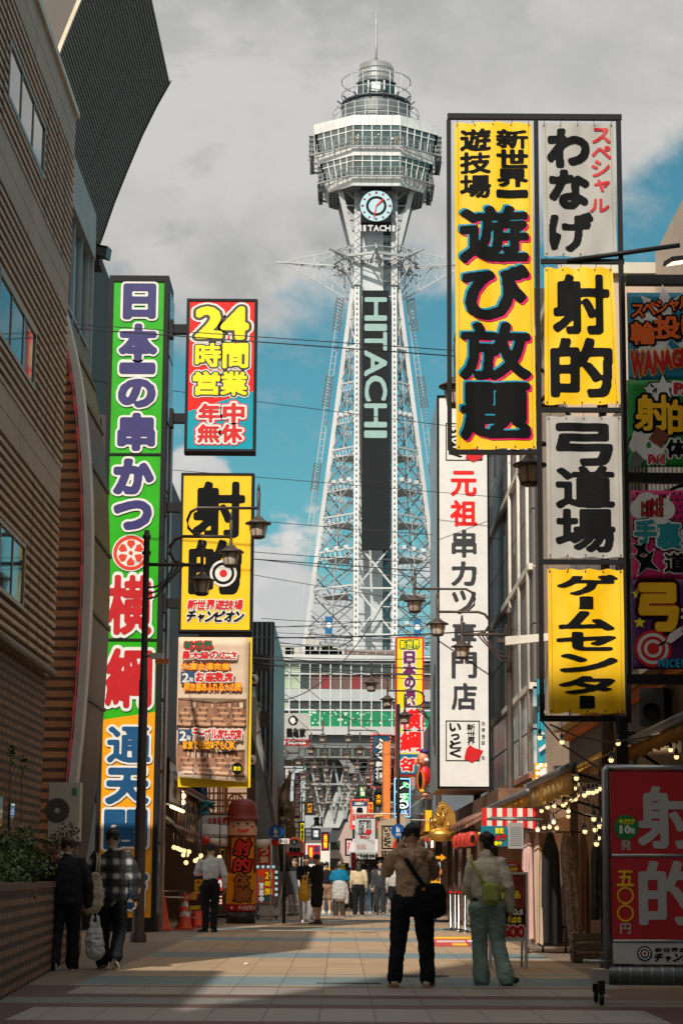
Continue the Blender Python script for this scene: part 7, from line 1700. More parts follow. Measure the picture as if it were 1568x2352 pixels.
q=B.box(595,2078,629,2107);B.part(MB().box(q[0],.03,q[1],q[2],.3,q[3]),'base_box',mat('stand_white',(.45,.44,.43),.5));B.part(MB().box(b[0],-.1,.05,b[2],-.04,.09).box(b[0],.35,.05,b[2],.41,.09).box(b[0]+.0,-.1,.05,b[0]+.05,.4,.09).box(b[2]-.05,-.1,.05,b[2],.4,.09),'trolley_frame',STEEL)
for x in(b[0]+.05,b[2]-.05):
 for y in(-.05,.36):o=MB().lathe([(.001,-.02),(.045,-.02),(.045,.02),(.001,.02)],12).build('caster',BLACK,B.e);o.rotation_euler=(0,math.pi/2,0);o.location=(x,y,.045)
B=plate('red flag banner with cream characters between the inflatable figure and the leaning slab',592,1928,621,1986,54,C('flag_red',180,24,44),'flag_banner',.02);B.text('もつ鍋',597,1931,616,1983,0,[('cream_lettering',C('flag_cream',226,190,140),0,.01)],.06,vert=True,N=28);B.part(MB().tube([(B.bx[2]+.02,.02,B.bx[3]+.1),(B.bx[2]+.02,.02,-B.o.z)],.02,6),'pole',PIPE)
g=gnd(668,2106);EA=thing('easel_board','folding pale wood easel with dark menu board beside the lit stand','easel',(g.x,g.y,0));LW=mat('pale_wood',(.42,.36,.30),.6,0,.15)
MB().add([(-.22,-.08,.62),(.22,-.08,.62),(.17,.12,1.28),(-.17,.12,1.28),(-.22,-.05,.62),(.22,-.05,.62),(.17,.15,1.28),(-.17,.15,1.28)],[(0,1,2,3),(7,6,5,4),(1,5,6,2),(0,3,7,4)]).build('board',mat('chalkboard',(.03,.03,.032),.7),EA)
for x0_,y0_,x1_,y1_ in((-.40,-.25,-.17,.14),(.38,-.25,.17,.14),(-.30,.45,-.12,.16),(.30,.45,.12,.16)):MB().bar((x0_,y0_,0),(x1_,y1_,1.25),.045).build('leg',LW,EA)
MB().bar((-.33,-.14,.36),(.32,-.14,.36),.035).build('rail',LW,EA)
g=gnd(640,2110)
# ================================================================== RED ROLLING STAND (right foreground)
SY=20.3;B=Board('rolling_stand_sign','large dark red rolling stand sign with grey characters and yellow price beside the garments','stand sign',1520,2290,Y=SY);b=B.box(1394,1764,1660,2215);x0_,z0_,x1_,z1_=b
AL=mat('stand_aluminium',(.30,.31,.32),.35,.8,.15);SRED=C('stand_dark_red',184,20,32,.4,.1);SGR=C('stand_grey_ink',176,170,166,.5);hgt=-B.o.z
B.part(MB().tube([(x0_,.06,z0_-.1),(x0_,.06,z1_-.03),(x0_+.03,.06,z1_)],.042,12).tube([(x1_,.06,z0_-.1),(x1_,.06,z1_)],.042,12).tube([(x0_,.06,z1_),(x1_,.06,z1_)],.034,12),'tube_frame',AL)
zq=[B.p(1500,v)[1]for v in(1772.5,1961,1969.5,2158,2166,2214)];xi=x0_+.045
B.part(MB().box(xi,.0,zq[1],x1_-.045,.10,zq[0]),'upper_panel',SRED);B.part(MB().box(xi,.0,zq[3],x1_-.045,.10,zq[2]),'lower_panel',SRED);B.part(MB().box(xi,.0,zq[5],x1_-.045,.10,zq[4]),'white_panel',C('stand_white_panel',196,190,184,.4))
for a,c_ in((zq[2],zq[1]),(zq[4],zq[3])):B.part(MB().tube([(xi,.01,(a+c_)/2),(x1_-.04,.01,(a+c_)/2)],.02,8),'cross_tube',AL)
B.chars([('射',1462,1806,1606,1950),('的',1466,1978,1606,2126)],0,[('grey_lettering',SGR,0,.006)],.045,88)
B.chars([('発',1424,1930,1448.5,1953),('円',1423,2121,1447,2145)],0,[('grey_lettering',SGR,0,.006)],.02,40);B.chars([('五',1415.5,1999.5,1453.5,2035)],0,[('yellow_lettering',C('price_yellow',240,186,10),0,.006)],.025,48)
m=MB()
for v in(2056.6,2097.3):p=B.p(1435,v);rr_=B.p(1454.3,v)[0]-p[0];m.disc(p[0],p[1],rr_,-.006,40,rr_*.8)
B.part(m,'yellow_rings',C('price_yellow',240,186,10));p=B.p(1437,1900);rr_=B.p(1465,1900)[0]-p[0];m=MB().disc(p[0],p[1],rr_,-.006,40);q=[B.p(1419,1915),B.p(1417,1928),B.p(1432,1924)];m.poly(q[::-1]if False else q,-.0055);B.part(m,'speech_bubble',C('bubble_green',10,120,50))
B.text('今だけ',1418,1881,1456,1894,0,[('yellow_lettering',LEMON,0,.012)],.03,N=40);B.text('10',1417,1896,1447,1915,0,[('white_lettering',WHITE,0,.012)],.05,N=40);B.text('発',1446,1902,1457,1916,0,[('small_lettering',WHITE,0,.012)],.03,N=28)
p=B.p(1479,2190);rr_=B.p(1496,2190)[0]-p[0]
for k,(f,m_)in enumerate(((1,INK),(.8,WHITE),(.62,INK),(.42,WHITE),(.22,REDI))):B.part(MB().disc(p[0],p[1],rr_*f,-.006-.002*k,32),'target_ring',m_)
B.text('新世界遊技場',1502,2177,1612,2187,0,[('lettering',INK,0,.006)],.03,slant=.15,N=36);B.text('チャンピオン',1500,2190,1632,2209,0,[('lettering',INK,0,.006)],.05,slant=.25,N=40)
zb0,zb1=B.p(1500,2264)[1],zq[5]-.01;rd=(zb1-zb0)/2
d_=B.part(MB().lathe([(rd*.95,-(x1_-x0_)/2),(rd,-(x1_-x0_)/2+.03),(rd,(x1_-x0_)/2-.03),(rd*.95,(x1_-x0_)/2)],24),'weight_drum',mat('drum_grey',(.14,.145,.15),.4,.5,.2));d_.rotation_euler=(0,math.pi/2,0);d_.location=((x0_+x1_)/2,.06,(zb0+zb1)/2)
m=MB()
for k in range(10):xx=x0_+.10+k*(x1_-x0_-.2)/9;m.lathe([(rd+.004,-.006),(rd+.004,.006)],24,(0,0,xx-(x0_+x1_)/2))
o=B.part(m,'drum_bands',AL);o.rotation_euler=(0,math.pi/2,0);o.location=d_.location
for s in(0,1):
 xx=x0_-.09 if s==0 else x1_+.09
 B.part(MB().box(xx-.075,-.12,zb0+.02,xx+.075,.22,zb1-.04),'end_cap',mat('cap_beige',(.33,.28,.25),.5));B.part(MB().tube([(xx-.1,.35,zb1+.02),(xx-.1,-.0,zb1+.03)],.018,6).tube([(xx-.1,.0,zb1+.03),(xx+.1,.0,zb1+.03)],.018,6),'lock_lever',AL)
 for y in(-.13,.32):
  for k in(0,):
   o=MB().lathe([(.02,-.02),(.05,-.018),(.054,0),(.05,.018),(.02,.02)],18).build('caster',BLACK,B.e);o.rotation_euler=(0,math.pi/2,0);o.location=(xx+k,y+k*.1,hgt+.055);
  B.part(MB().box(xx-.03,y-.03,hgt+.1,xx+.03,y+.03,zb0+.05),'caster_fork',BLACK)
# ================================================================== RIGHT: poster stand, signs, rack, curtain
g=gnd(1165,2224);B=Board('poster_stand','white framed A-board with red lottery poster behind the woman','stand sign',1165,2224,Y=g.y);b=B.box(1120,2003,1212,2162);WF=mat('frame_white',(.55,.54,.52),.4)
B.frame('frame',(b[0]+.03,b[1]+.03,b[2]-.03,b[3]-.03),.03,-.02,.03,WF);B.part(MB().box(b[0]+.03,0,b[1]+.03,b[2]-.03,.02,b[3]-.03),'poster',mat('poster_rust',srgb(150,56,40),.5,0,.5,4))
for x in(b[0]+.03,b[2]-.03):B.part(MB().bar((x,0,0),(x,0,b[1]),.045),'leg',WF);B.part(MB().bar((x-.02,.5,0),(x-.02,.06,b[3]-.1),.03),'rear_leg',WF)
B.part(MB().bar((b[0],.25,.35),(b[2],.25,.35),.025),'rail',WF);q=B.poly([(1140,2003),(1202,2003),(1188,1980),(1154,1980)]);B.part(MB().prism(q,-.01,.02),'red_header',C('header_red',176,20,28));B.text('もれなく',1155,1983,1186,1990,0,[('white_lettering',WHITE,0,.02)],.04);B.text('賞品付き',1152,1992,1188,2001,0,[('yellow_lettering',LEMON,0,.02)],.05)
B.chars([('賞',1146,2046,1170,2066),('品',1171,2046,1194,2064)],0,[('outline',INK,.05,.006),('yellow_lettering',LEMON,0,.012)],.05,36);q=B.box(1148,2086,1204,2122);B.part(MB().box(q[0],-.01,q[1],q[2],-.004,q[3]),'black_patch',INK)
B.text('icks',1168,2088,1200,2102,0,[('white_lettering',WHITE,0,.016)],.04,N=32);B.text('nge',1166,2106,1196,2120,0,[('yellow_lettering',LEMON,0,.016)],.04,N=32);B.text('500',1150,2126,1204,2154,0,[('white_outline',WHITE,.08,.008),('red_lettering',C('deep_red_ink',186,8,20),0,.014)],.05,N=36)
q=B.box(1125,2130,1209,2158);B.part(MB().box(q[0],-.004,q[1],q[2],-.001,q[3]),'wave_strip',C('wave_strip',150,170,180));
def hung(B,v0):
 b=B.bx;B.part(MB().tube([(b[0]+.05,.0,b[3]),(b[0]+.05,.0,b[3]+v0)],.006,4).tube([(b[2]-.05,.0,b[3]),(b[2]-.05,.0,b[3]+v0)],.006,4),'strings',INK)
B=plate('teal security notice with yellow and red characters beside the woman\'s head',1104,1897,1165,1944,30,C('notice_teal',8,110,130),'notice',.01);B.text('防犯',1137,1901,1156,1915,0,[('black_outline',INK,.06,.006),('yellow_lettering',LEMON,0,.012)],.04,N=32);B.text('カメラ',1124,1917,1162,1931,0,[('black_outline',INK,.06,.006),('red_lettering',REDI,0,.012)],.04,slant=.15,N=32);B.text('作動中',1126,1932,1152,1942,0,[('black_outline',INK,.06,.006),('yellow_lettering',LEMON,0,.012)],.04,N=28);hung(B,.09)
B=plate('plain grey paper notice hanging beside the teal security notice',1166,1890,1201,1949,30,C('notice_grey',150,146,146,.7),'notice',.01);hung(B,.05);m=MB();
for k in range(9):q=B.box(1171,1900+k*5,1197,1901.5+k*5);m.box(q[0],-.006,q[1],q[2],-.001,q[3])
B.part(m,'print_lines',C('print_faint',128,126,128))
q0,q1=pt(1118,1881,30),pt(1246,1883,30);RAIL=wire([q0,q1],.02,'grey rail under the awning carrying the two notices','rail','rail',STEEL);
wire([pt(1125,1878,33),pt(1234,1878,33)],.015,'thin rod carrying the red and white curtain','rod','curtain_rod',STEEL)
B=Board('striped_curtain','red and white vertically striped curtain hanging under the awning','curtain',1171,1903,Y=33.2);b=B.box(1106,1856,1234,1903);n=11
for k in range(n):
 m=MB();xa,xb_=b[0]+(b[2]-b[0])*k/n,b[0]+(b[2]-b[0])*(k+1)/n;vs=[];
 for i in range(7):x=xa+(xb_-xa)*i/6;y=.03*math.sin(x*22);vs+=[(x,y,b[1]+.02*math.sin(x*9)),(x,y*.6,b[3])]
 m.add(vs,[(2*i,2*i+2,2*i+3,2*i+1)for i in range(6)],True).build('stripe',[C('curtain_red',214,14,16,.6),C('curtain_white',226,216,206,.6)][k%2],B.e)
g=gnd(1262,2189);RK=thing('clothes_rack','chrome clothes rack on casters standing before the dark shop','clothes rack',(g.x,g.y,0));CH=mat('chrome',(.28,.28,.28),.2,1,.05);zr_=pt(1262,1911,g.y).z
for x in(-.36,.36):MB().tube([(x,0,.1),(x,0,zr_)],.016,8).build('upright',CH,RK);MB().tube([(x,-.25,.1),(x,.25,.1)],.016,8).build('foot_bar',CH,RK)
MB().tube([(-.46,0,zr_),(.62,0,zr_)],.016,8).build('top_rail',CH,RK)
for x in(-.36,.36):
 for y in(-.25,.25):o=MB().lathe([(.001,-.015),(.045,-.012),(.045,.012),(.001,.015)],12).build('caster',BLACK,RK);o.rotation_euler=(0,math.pi/2,0);o.location=(x,y,.045)
def garment(label,u0,v0,u1,v1,Y,m,seed,tilt=0.0,flare=1.25):
 B=Board('hanging_garment',label,'garment',(u0+u1)/2,v1,Y=Y);b=B.box(u0,v0,u1,v1);W=b[2]-b[0];H=b[3]-b[1];cx=(b[0]+b[2])/2;rn=random.Random(seed);p=[rn.uniform(0,6)for _ in range(4)]
 vs=[];N,M=36,22
 for j in range(M+1):
  t=j/M;z=b[3]-H*t;w=W/2*(.35+.65*min(1,t*6))*(1+(flare-1)*t)/flare;dp=.05+.06*min(1,t*5)
  for i in range(N):
   a=2*math.pi*i/N;k=1+(.10+.18*t)*math.sin(7*a+p[0]+1.5*t)*min(1,t*3)+.08*math.sin(3*a+p[1]);vs.append((cx+tilt*t*H+w*math.cos(a)*k,dp*math.sin(a)*k,z+.02*math.sin(3*a+p[2])*t))
 fs=[(j*N+i,j*N+(i+1)%N,(j+1)*N+(i+1)%N,(j+1)*N+i)for j in range(M)for i in range(N)]
 fs=[f[::-1]for f in fs];MB().add(vs,fs,True).build('cloth',m,B.e);MB().tube([(cx-W*.2,0,b[3]-.02),(cx,0,b[3]+.03),(cx+W*.2,0,b[3]-.02)],.008,5).tube([(cx,0,b[3]+.03),(cx,0,b[3]+.07)],.006,5).build('hanger',CH,B.e);return B
PNK=C('garment_pink',196,160,152,.8);BGE=C('garment_beige',184,158,136,.8);BLK=C('garment_black',20,20,22,.85)
FLO=mat('garment_floral',srgb(120,100,90),.8,0,.6,16);BRW=C('garment_brown',120,78,50,.8,.2)
garment('long dusty pink garment at the left end of the rack',1198,1913,1226,2158,g.y-.05,PNK,1);garment('beige draped garment second from the left on the rack',1222,1914,1246,2168,g.y+.02,BGE,2,flare=1.1);garment('long black garment in the middle of the rack',1244,1914,1284,2168,g.y-.02,BLK,3,flare=1.1)
garment('grey floral garment swinging out from the rack',1280,1911,1318,2156,g.y-.2,FLO,4,.10,1.2);garment('pale garment behind the floral one',1284,2010,1330,2160,g.y+.2,PNK,5,flare=1.4)
garment('brown garment hanging right of the floral one',1330,1896,1352,2140,28.6,BRW,6,flare=1.05);garment('dark checked garment nearest the red stand',1356,1925,1384,2110,27.5,mat('garment_check',(.035,.035,.04),.8,0,.6,10),7,flare=1.1)
g=gnd(1348,2212);CR=thing('crate','dark wooden crate on the ground beside the red stand','crate',(g.x,g.y,0));WDC=mat('crate_wood',(.10,.075,.05),.7,0,.3,5)
for k in range(3):MB().box(-.2,-.02,.02+k*.14,.2,.0,.13+k*.14).build('slat',WDC,CR);MB().box(-.2,.34,.02+k*.14,.2,.36,.13+k*.14).build('slat',WDC,CR);MB().box(-.2,.0,.02+k*.14,-.18,.34,.13+k*.14).build('slat',WDC,CR);MB().box(.18,.0,.02+k*.14,.2,.34,.13+k*.14).build('slat',WDC,CR)
MB().box(-.18,0,0,.18,.34,.02).build('bottom',WDC,CR)
g=gnd(1318,2205);CR2=thing('low_trolley','low dark trolley box under the floral garment','trolley',(g.x,g.y+3,0));MB().box(-.22,-.2,.1,.22,.2,.4).build('box',WDC,CR2);MB().box(-.24,-.22,.38,.24,.22,.42).build('lid',C('trolley_red',96,30,18),CR2)
for x in(-.18,.18):o=MB().lathe([(.001,-.015),(.05,-.012),(.05,.012),(.001,.015)],12).build('caster',BLACK,CR2);o.rotation_euler=(0,math.pi/2,0);o.location=(x,-.15,.05)
S0=None
for i,(u,v)in enumerate(((1034,2136),(1045,2137),(1053,2138),(1068,2142))):
 g=gnd(u,v);lb=['leftmost','second from left','third from left','rightmost'][i]+' chrome queue post with red belt head'
 if S0 is None:
  S0=thing('queue_post',lb,'queue post',g,0,'chrome queue posts');MB().lathe([(.001,0),(.16,.0),(.16,.015),(.05,.04),(.03,.06),(.03,.80),(.001,.82)],18).build('post',CH,S0);MB().lathe([(.036,.78),(.04,.80),(.04,.86),(.001,.875)],14).build('belt_head',BLACK,S0);MB().box(-.03,-.046,.80,.03,-.03,.85).build('red_catch',REDI,S0)
 else:copy_tree(S0,g,.2*i,lb)
g=gnd(1000,2118);B=Board('menu_stand','black framed menu stand with orange fried food picture behind the photographer','stand sign',1000,2118,Y=g.y);b=B.box(986,1975,1014,2102);B.part(MB().box(b[0],0,b[1],b[2],.06,b[3]),'frame',BLACK);q=B.box(989,1980,1011,2098);B.part(MB().box(q[0],-.012,q[1],q[2],0,q[3]),'menu_sheet',C('menu_sheet',200,196,188));q=B.box(989,2020,1011,2046);B.part(MB().box(q[0],-.018,q[1],q[2],-.012,q[3]),'yellow_panel',AMB)
for k in range(9):p=B.p(986+(k%5)*6,2003+(k//5)*10-(k%2)*4);o=MB().ball((0,0,0),.06,8,1.6).build('pictured_food',mat('food_orange',(.62,.18,.03),.5,0,.3,9),B.e);o.location=(p[0],-.05,p[1]);o.scale=(1,.5,1)
m=MB();p=[B.p(1000,1966),B.p(1012,1966),B.p(1012,1961),B.p(1024,1970),B.p(1012,1978),B.p(1012,1973),B.p(1000,1973)];m.prism(p[::-1],-.02,.02);B.part(m,'yellow_arrow',C('arrow_yellow',236,160,30));B.text('80',1006,2050,1012,2056,-.012,[('lettering',INK,0,.008)],.03);B.part(MB().box(b[0]-.05,-.15,0,b[2]+.25,.25,.06).box(-.03,.0,.06,.03,.04,b[1]),'base',BLACK)
a=[gnd(u,v)for u,v in((986,2152),(1112,2152),(1130,2174),(990,2174))];c=sum(a,Vector())/4;FS=thing('floor_mat','red yellow and white printed mat lying on the paving behind the woman','mat',(c.x,c.y,0));pp_=[p-c for p in a]
def lerp2(s,t):return pp_[3].lerp(pp_[2],s).lerp(pp_[0].lerp(pp_[1],s),t)
def fq(s0,t0,s1,t1,z,nm,m):MB().add([(*lerp2(s,t).xy,zz_)for zz_ in(z,z-.004)for s,t in((s0,t0),(s1,t0),(s1,t1),(s0,t1))],[(0,1,2,3),(4,5,1,0),(5,6,2,1),(7,4,0,3)]).build(nm,m,FS)
fq(0,0,1,1,.008,'sheet',C('mat_red',196,40,44));fq(.05,.72,.95,.95,.012,'yellow_band',C('mat_yellow',230,190,30));fq(.1,.35,.6,.55,.012,'pale_band',C('mat_pale',210,190,190));fq(.35,.05,.6,.25,.012,'yellow_patch',C('mat_yellow',230,190,30));fq(.65,.08,.8,.3,.012,'teal_patch',TEALP);fq(.64,.4,.92,.6,.012,'white_patch',WHITE)
g=gnd(567,2216);o=tag(MB().add([(-.05,-.03,.004),(.03,-.06,.02),(.07,.02,.004),(-.02,.05,.03),(.01,0,.012)],[(0,1,4),(1,2,4),(2,3,4),(3,0,4)]).build('paper_scrap',WHITE),'small white paper scrap on the sunlit paving','litter');o.location=g
CA=thing('goods_stall','jumbled souvenir stall with hanging goods under a pale canopy beyond the crowd','stall',(pt(868,2090,84).x,84,0));MB().add([(-1.2,-.6,2.1),(1.6,-.6,2.1),(1.4,.8,2.6),(-1.0,.8,2.6),(-1.2,-.6,2.02),(1.6,-.6,2.02),(1.4,.8,2.52),(-1,.8,2.52)],[(0,1,2,3),(7,6,5,4),(0,4,5,1)]).build('canopy',C('canopy_pale',200,190,196),CA);MB().box(-1.0,.2,0,1.4,.8,1.9).build('rack',mat('goods_dark',(.06,.055,.06),.7,0,.7,4),CA)
for k in range(40):x,z=rr.uniform(-1.0,1.4),rr.uniform(.5,1.95);MB().ball((x,.1+rr.uniform(-.1,.05),z),rr.uniform(.05,.1),6).build('hanging_good',[C('goods_a',120,90,140),C('goods_b',190,170,60),C('goods_c',90,110,100),C('goods_d',170,60,60),C('goods_e',190,190,190)][k%5],CA)
for x in(-1.1,1.5):MB().tube([(x,-.55,0),(x,-.55,2.05)],.03,6).build('pole',STEEL,CA)
B=plate('black and yellow zigzag flag above the blue shirted man',776,1982,800,2010,78,INK,'flag',.02);B.part(MB().poly(B.poly([(786,1984),(794,1984),(788,1993),(795,1993),(782,2008),(786,1997),(780,1997)])[::-1],-.012),'yellow_bolt',LEMON);B.part(MB().tube([(B.bx[2],.02,B.bx[3]),(B.bx[2],.02,-B.o.z)],.03,6),'pole',STEEL)
B=plate('tall purple banner left of the goods stall',808,1958,820,2008,74,C('banner_purple',80,30,70),'vertical_banner',.02);B.text('串カツ',810,1960,818,2004,0,[('lettering',REDI,0,.02)],.05,vert=True,N=24);B.part(MB().tube([(B.bx[0],.03,B.bx[3]),(B.bx[0],.03,-B.o.z)],.025,6),'pole',STEEL)
g=gnd(965,2242);MH=thing('manhole_cover','round dark manhole cover in the paving at the feet of the photographer','manhole cover',g);IRN=mat('cast_iron',(.055,.05,.048),.6,.4,.3,8)
MB().lathe([(.34,0),(.345,.007),(.31,.007),(.305,.004)],36).build('rim',IRN,MH);mb=MB().lathe([(.001,.006),(.305,.006)],36)
for k in range(-5,6):
 for j in range(-5,6):
  if k*k+j*j<26:mb.cbox((k*.055,j*.055,.008),(.03,.03,.005))
mb.build('lid',IRN,MH);g=gnd(800,2259);o=tag(MB().box(-.36,-.04,0,.36,.04,.006).box(-.36,-.015,.006,.36,.015,.009).build('slot_drain',IRN),'long dark slot drain cover at the edge of the crossing pavement','drain');o.location=g
GDS=[(-3.35,47.2,.0,.34,.5,'red drinks crate stack beside the shop counter on the left',REDP),(-3.3,50.6,0,.4,.75,'yellow goods box at the left shop entrance',YEL),(-3.25,53.4,0,.4,.6,'blue goods box farther along the left shop front',BLUEI)]
for(x,y,z,w_,h,lb,m)in GDS:
 t=thing('goods_box',lb,'box',(x,y,z));MB().box(-w_/2,-w_/2,0,w_/2,w_/2,h).build('box',m,t);MB().box(-w_/2-.01,-w_/2-.01,h*.45,w_/2+.01,w_/2+.01,h*.5).build('band',WHITE,t);mb=MB();line_text(mb,'新世界',(-w_*.4,h*.55,w_*.4,h*.85),-w_/2-.012,.04,N=24);mb.build('lettering',WHITE if m!=YEL else REDI,t)
small_poster('tall red poster with white characters on the left shop wall above the cones',452,1975,464,2012,50,C('poster_red',196,24,40),[('大人気',.1,.05,.9,.95,WHITE,None,True)])
small_poster('white poster with red characters beside the warm bulbs on the left',468,1982,478,2014,51,C('poster_white2',214,206,196),[('名物',.1,.08,.9,.92,REDI,None,True)])
small_poster('yellow poster with black characters between the white shirted man and the inflatable figure',506,1950,516,1990,53,C('poster_yellow',240,190,20),[('営業中',.1,.05,.9,.95,INK,None,True)])
# ================================================================== PEOPLE
def loft(mb,pts,rad,lat=None,n=14,round_=True):
 pts=[Vector(p)for p in pts];rad=[r if isinstance(r,tuple)else(r,r)for r in rad];vs=[]
 L0=Vector(lat)if lat is not None else Vector((1,0,0))
 def ring(p,t,ra,rb):
  l=L0-t*L0.dot(t)
  if l.length<.25:l=Vector((0,0,1))-t*t.z
  l.normalize();w=t.cross(l);vs.extend(p+l*ra*math.cos(2*math.pi*k/n)+w*rb*math.sin(2*math.pi*k/n)for k in range(n))
 N=len(pts);tg=[((pts[min(i+1,N-1)]-pts[i]).normalized()+(pts[i]-pts[max(i-1,0)]).normalized()).normalized()for i in range(N)]
 m=0
 if round_:
  e=min(rad[0]);ring(pts[0]-tg[0]*e*.6,tg[0],rad[0][0]*.55,rad[0][1]*.55);m+=1
 for i in range(N):ring(pts[i],tg[i],*rad[i]);m+=1
 if round_:
  e=min(rad[-1]);ring(pts[-1]+tg[-1]*e*.6,tg[-1],rad[-1][0]*.55,rad[-1][1]*.55);m+=1
 fs=[(i*n+k,i*n+(k+1)%n,(i+1)*n+(k+1)%n,(i+1)*n+k)for i in range(m-1)for k in range(n)]
 fs+=[tuple(range(n))[::-1],tuple((m-1)*n+k for k in range(n))]
 mb.add(vs,fs,True)
def fuse(mb,name,m,parent,vox,sm=6,wr=0.0,seed=0,fr=7.0):
 """overlapping lofts become ONE continuous surface; wr = cloth wrinkles"""
 o=mb.build(name,m);md=o.modifiers.new('r','REMESH');md.mode='VOXEL';md.voxel_size=vox;md.use_smooth_shade=True
 s=o.modifiers.new('s','SMOOTH');s.iterations=sm;s.factor=.5
 COL.objects.unlink(o);TMP.collection.objects.link(o);me=evaluated_mesh(o);TMP.collection.objects.unlink(o);COL.objects.link(o);old=o.data;o.modifiers.clear();o.data=me;bpy.data.meshes.remove(old);me.name=name
 if wr>0:
  off=Vector((seed*3.7,seed*1.3,0))
  n_=len(me.vertices);co=np.empty(n_*3);no=np.empty(n_*3);me.vertices.foreach_get('co',co);me.vertices.foreach_get('normal',no);co=co.reshape(-1,3);no=no.reshape(-1,3);d=np.empty(n_)
  for i,(x,y,z)in enumerate(co.tolist()):
   q=Vector((x*fr,y*fr,z*fr*1.5))+off;d[i]=noise.noise(q)+.6*(1-2*abs(noise.noise(q*1.9+Vector((0,0,x*6)))))
  me.vertices.foreach_set('co',(co+no*(d*wr)[:,None]).ravel());me.update()
 me.polygons.foreach_set('use_smooth',[True]*len(me.polygons))
 if not me.materials:me.materials.append(m)
 o.parent=parent;return o
def hand(mb,w,d,s,nrm,curl,k=1.0,fat=1.0):
 """wrist point, direction of the palm, thumb side, palm normal (towards which fingers curl)"""
 d,s,nrm=d.normalized(),s.normalized(),nrm.normalized();e=w+d*.085*k
 loft(mb,[w-d*.02,w+d*.03*k,e],[(.026,.02),(.038*k,.017),(.040*k,.014)],s)
 for i,(o,l)in enumerate(((.030,.072),(.010,.082),(-.010,.076),(-.029,.060))):
  p=e+s*o*k;pts=[p-d*.02];a=curl*.35
  for j,f in enumerate((.45,.32,.25)):pts.append(pts[-1]+(d*math.cos(a)+nrm*math.sin(a))*l*k*f+(d*.02*k if j==0 else Vector()));a+=curl*(.9 if j<2 else.5)
  loft(mb,pts,[.0095*fat,.009*fat,.0082*fat,.007*fat],s,8)
 b=w+d*.025*k+s*.03*k;loft(mb,[b,b+(d*.5+s*.75+nrm*.2)*.04*k,b+(d*.95+s*.7+nrm*.45)*.062*k],[.013*fat,.011*fat,.009*fat],nrm,8)
SKIN=mat('skin',(.50,.30,.20),.5,0,.06,8);HAIRB=mat('hair_black',(.012,.010,.010),.45,0,.3,30,bump=.5,bscale=120);EYE=mat('eye_dark',(.02,.015,.012),.3);LIP=mat('lip',(.36,.15,.11),.5)
SOLE=mat('shoe_sole',(.55,.52,.47),.6)
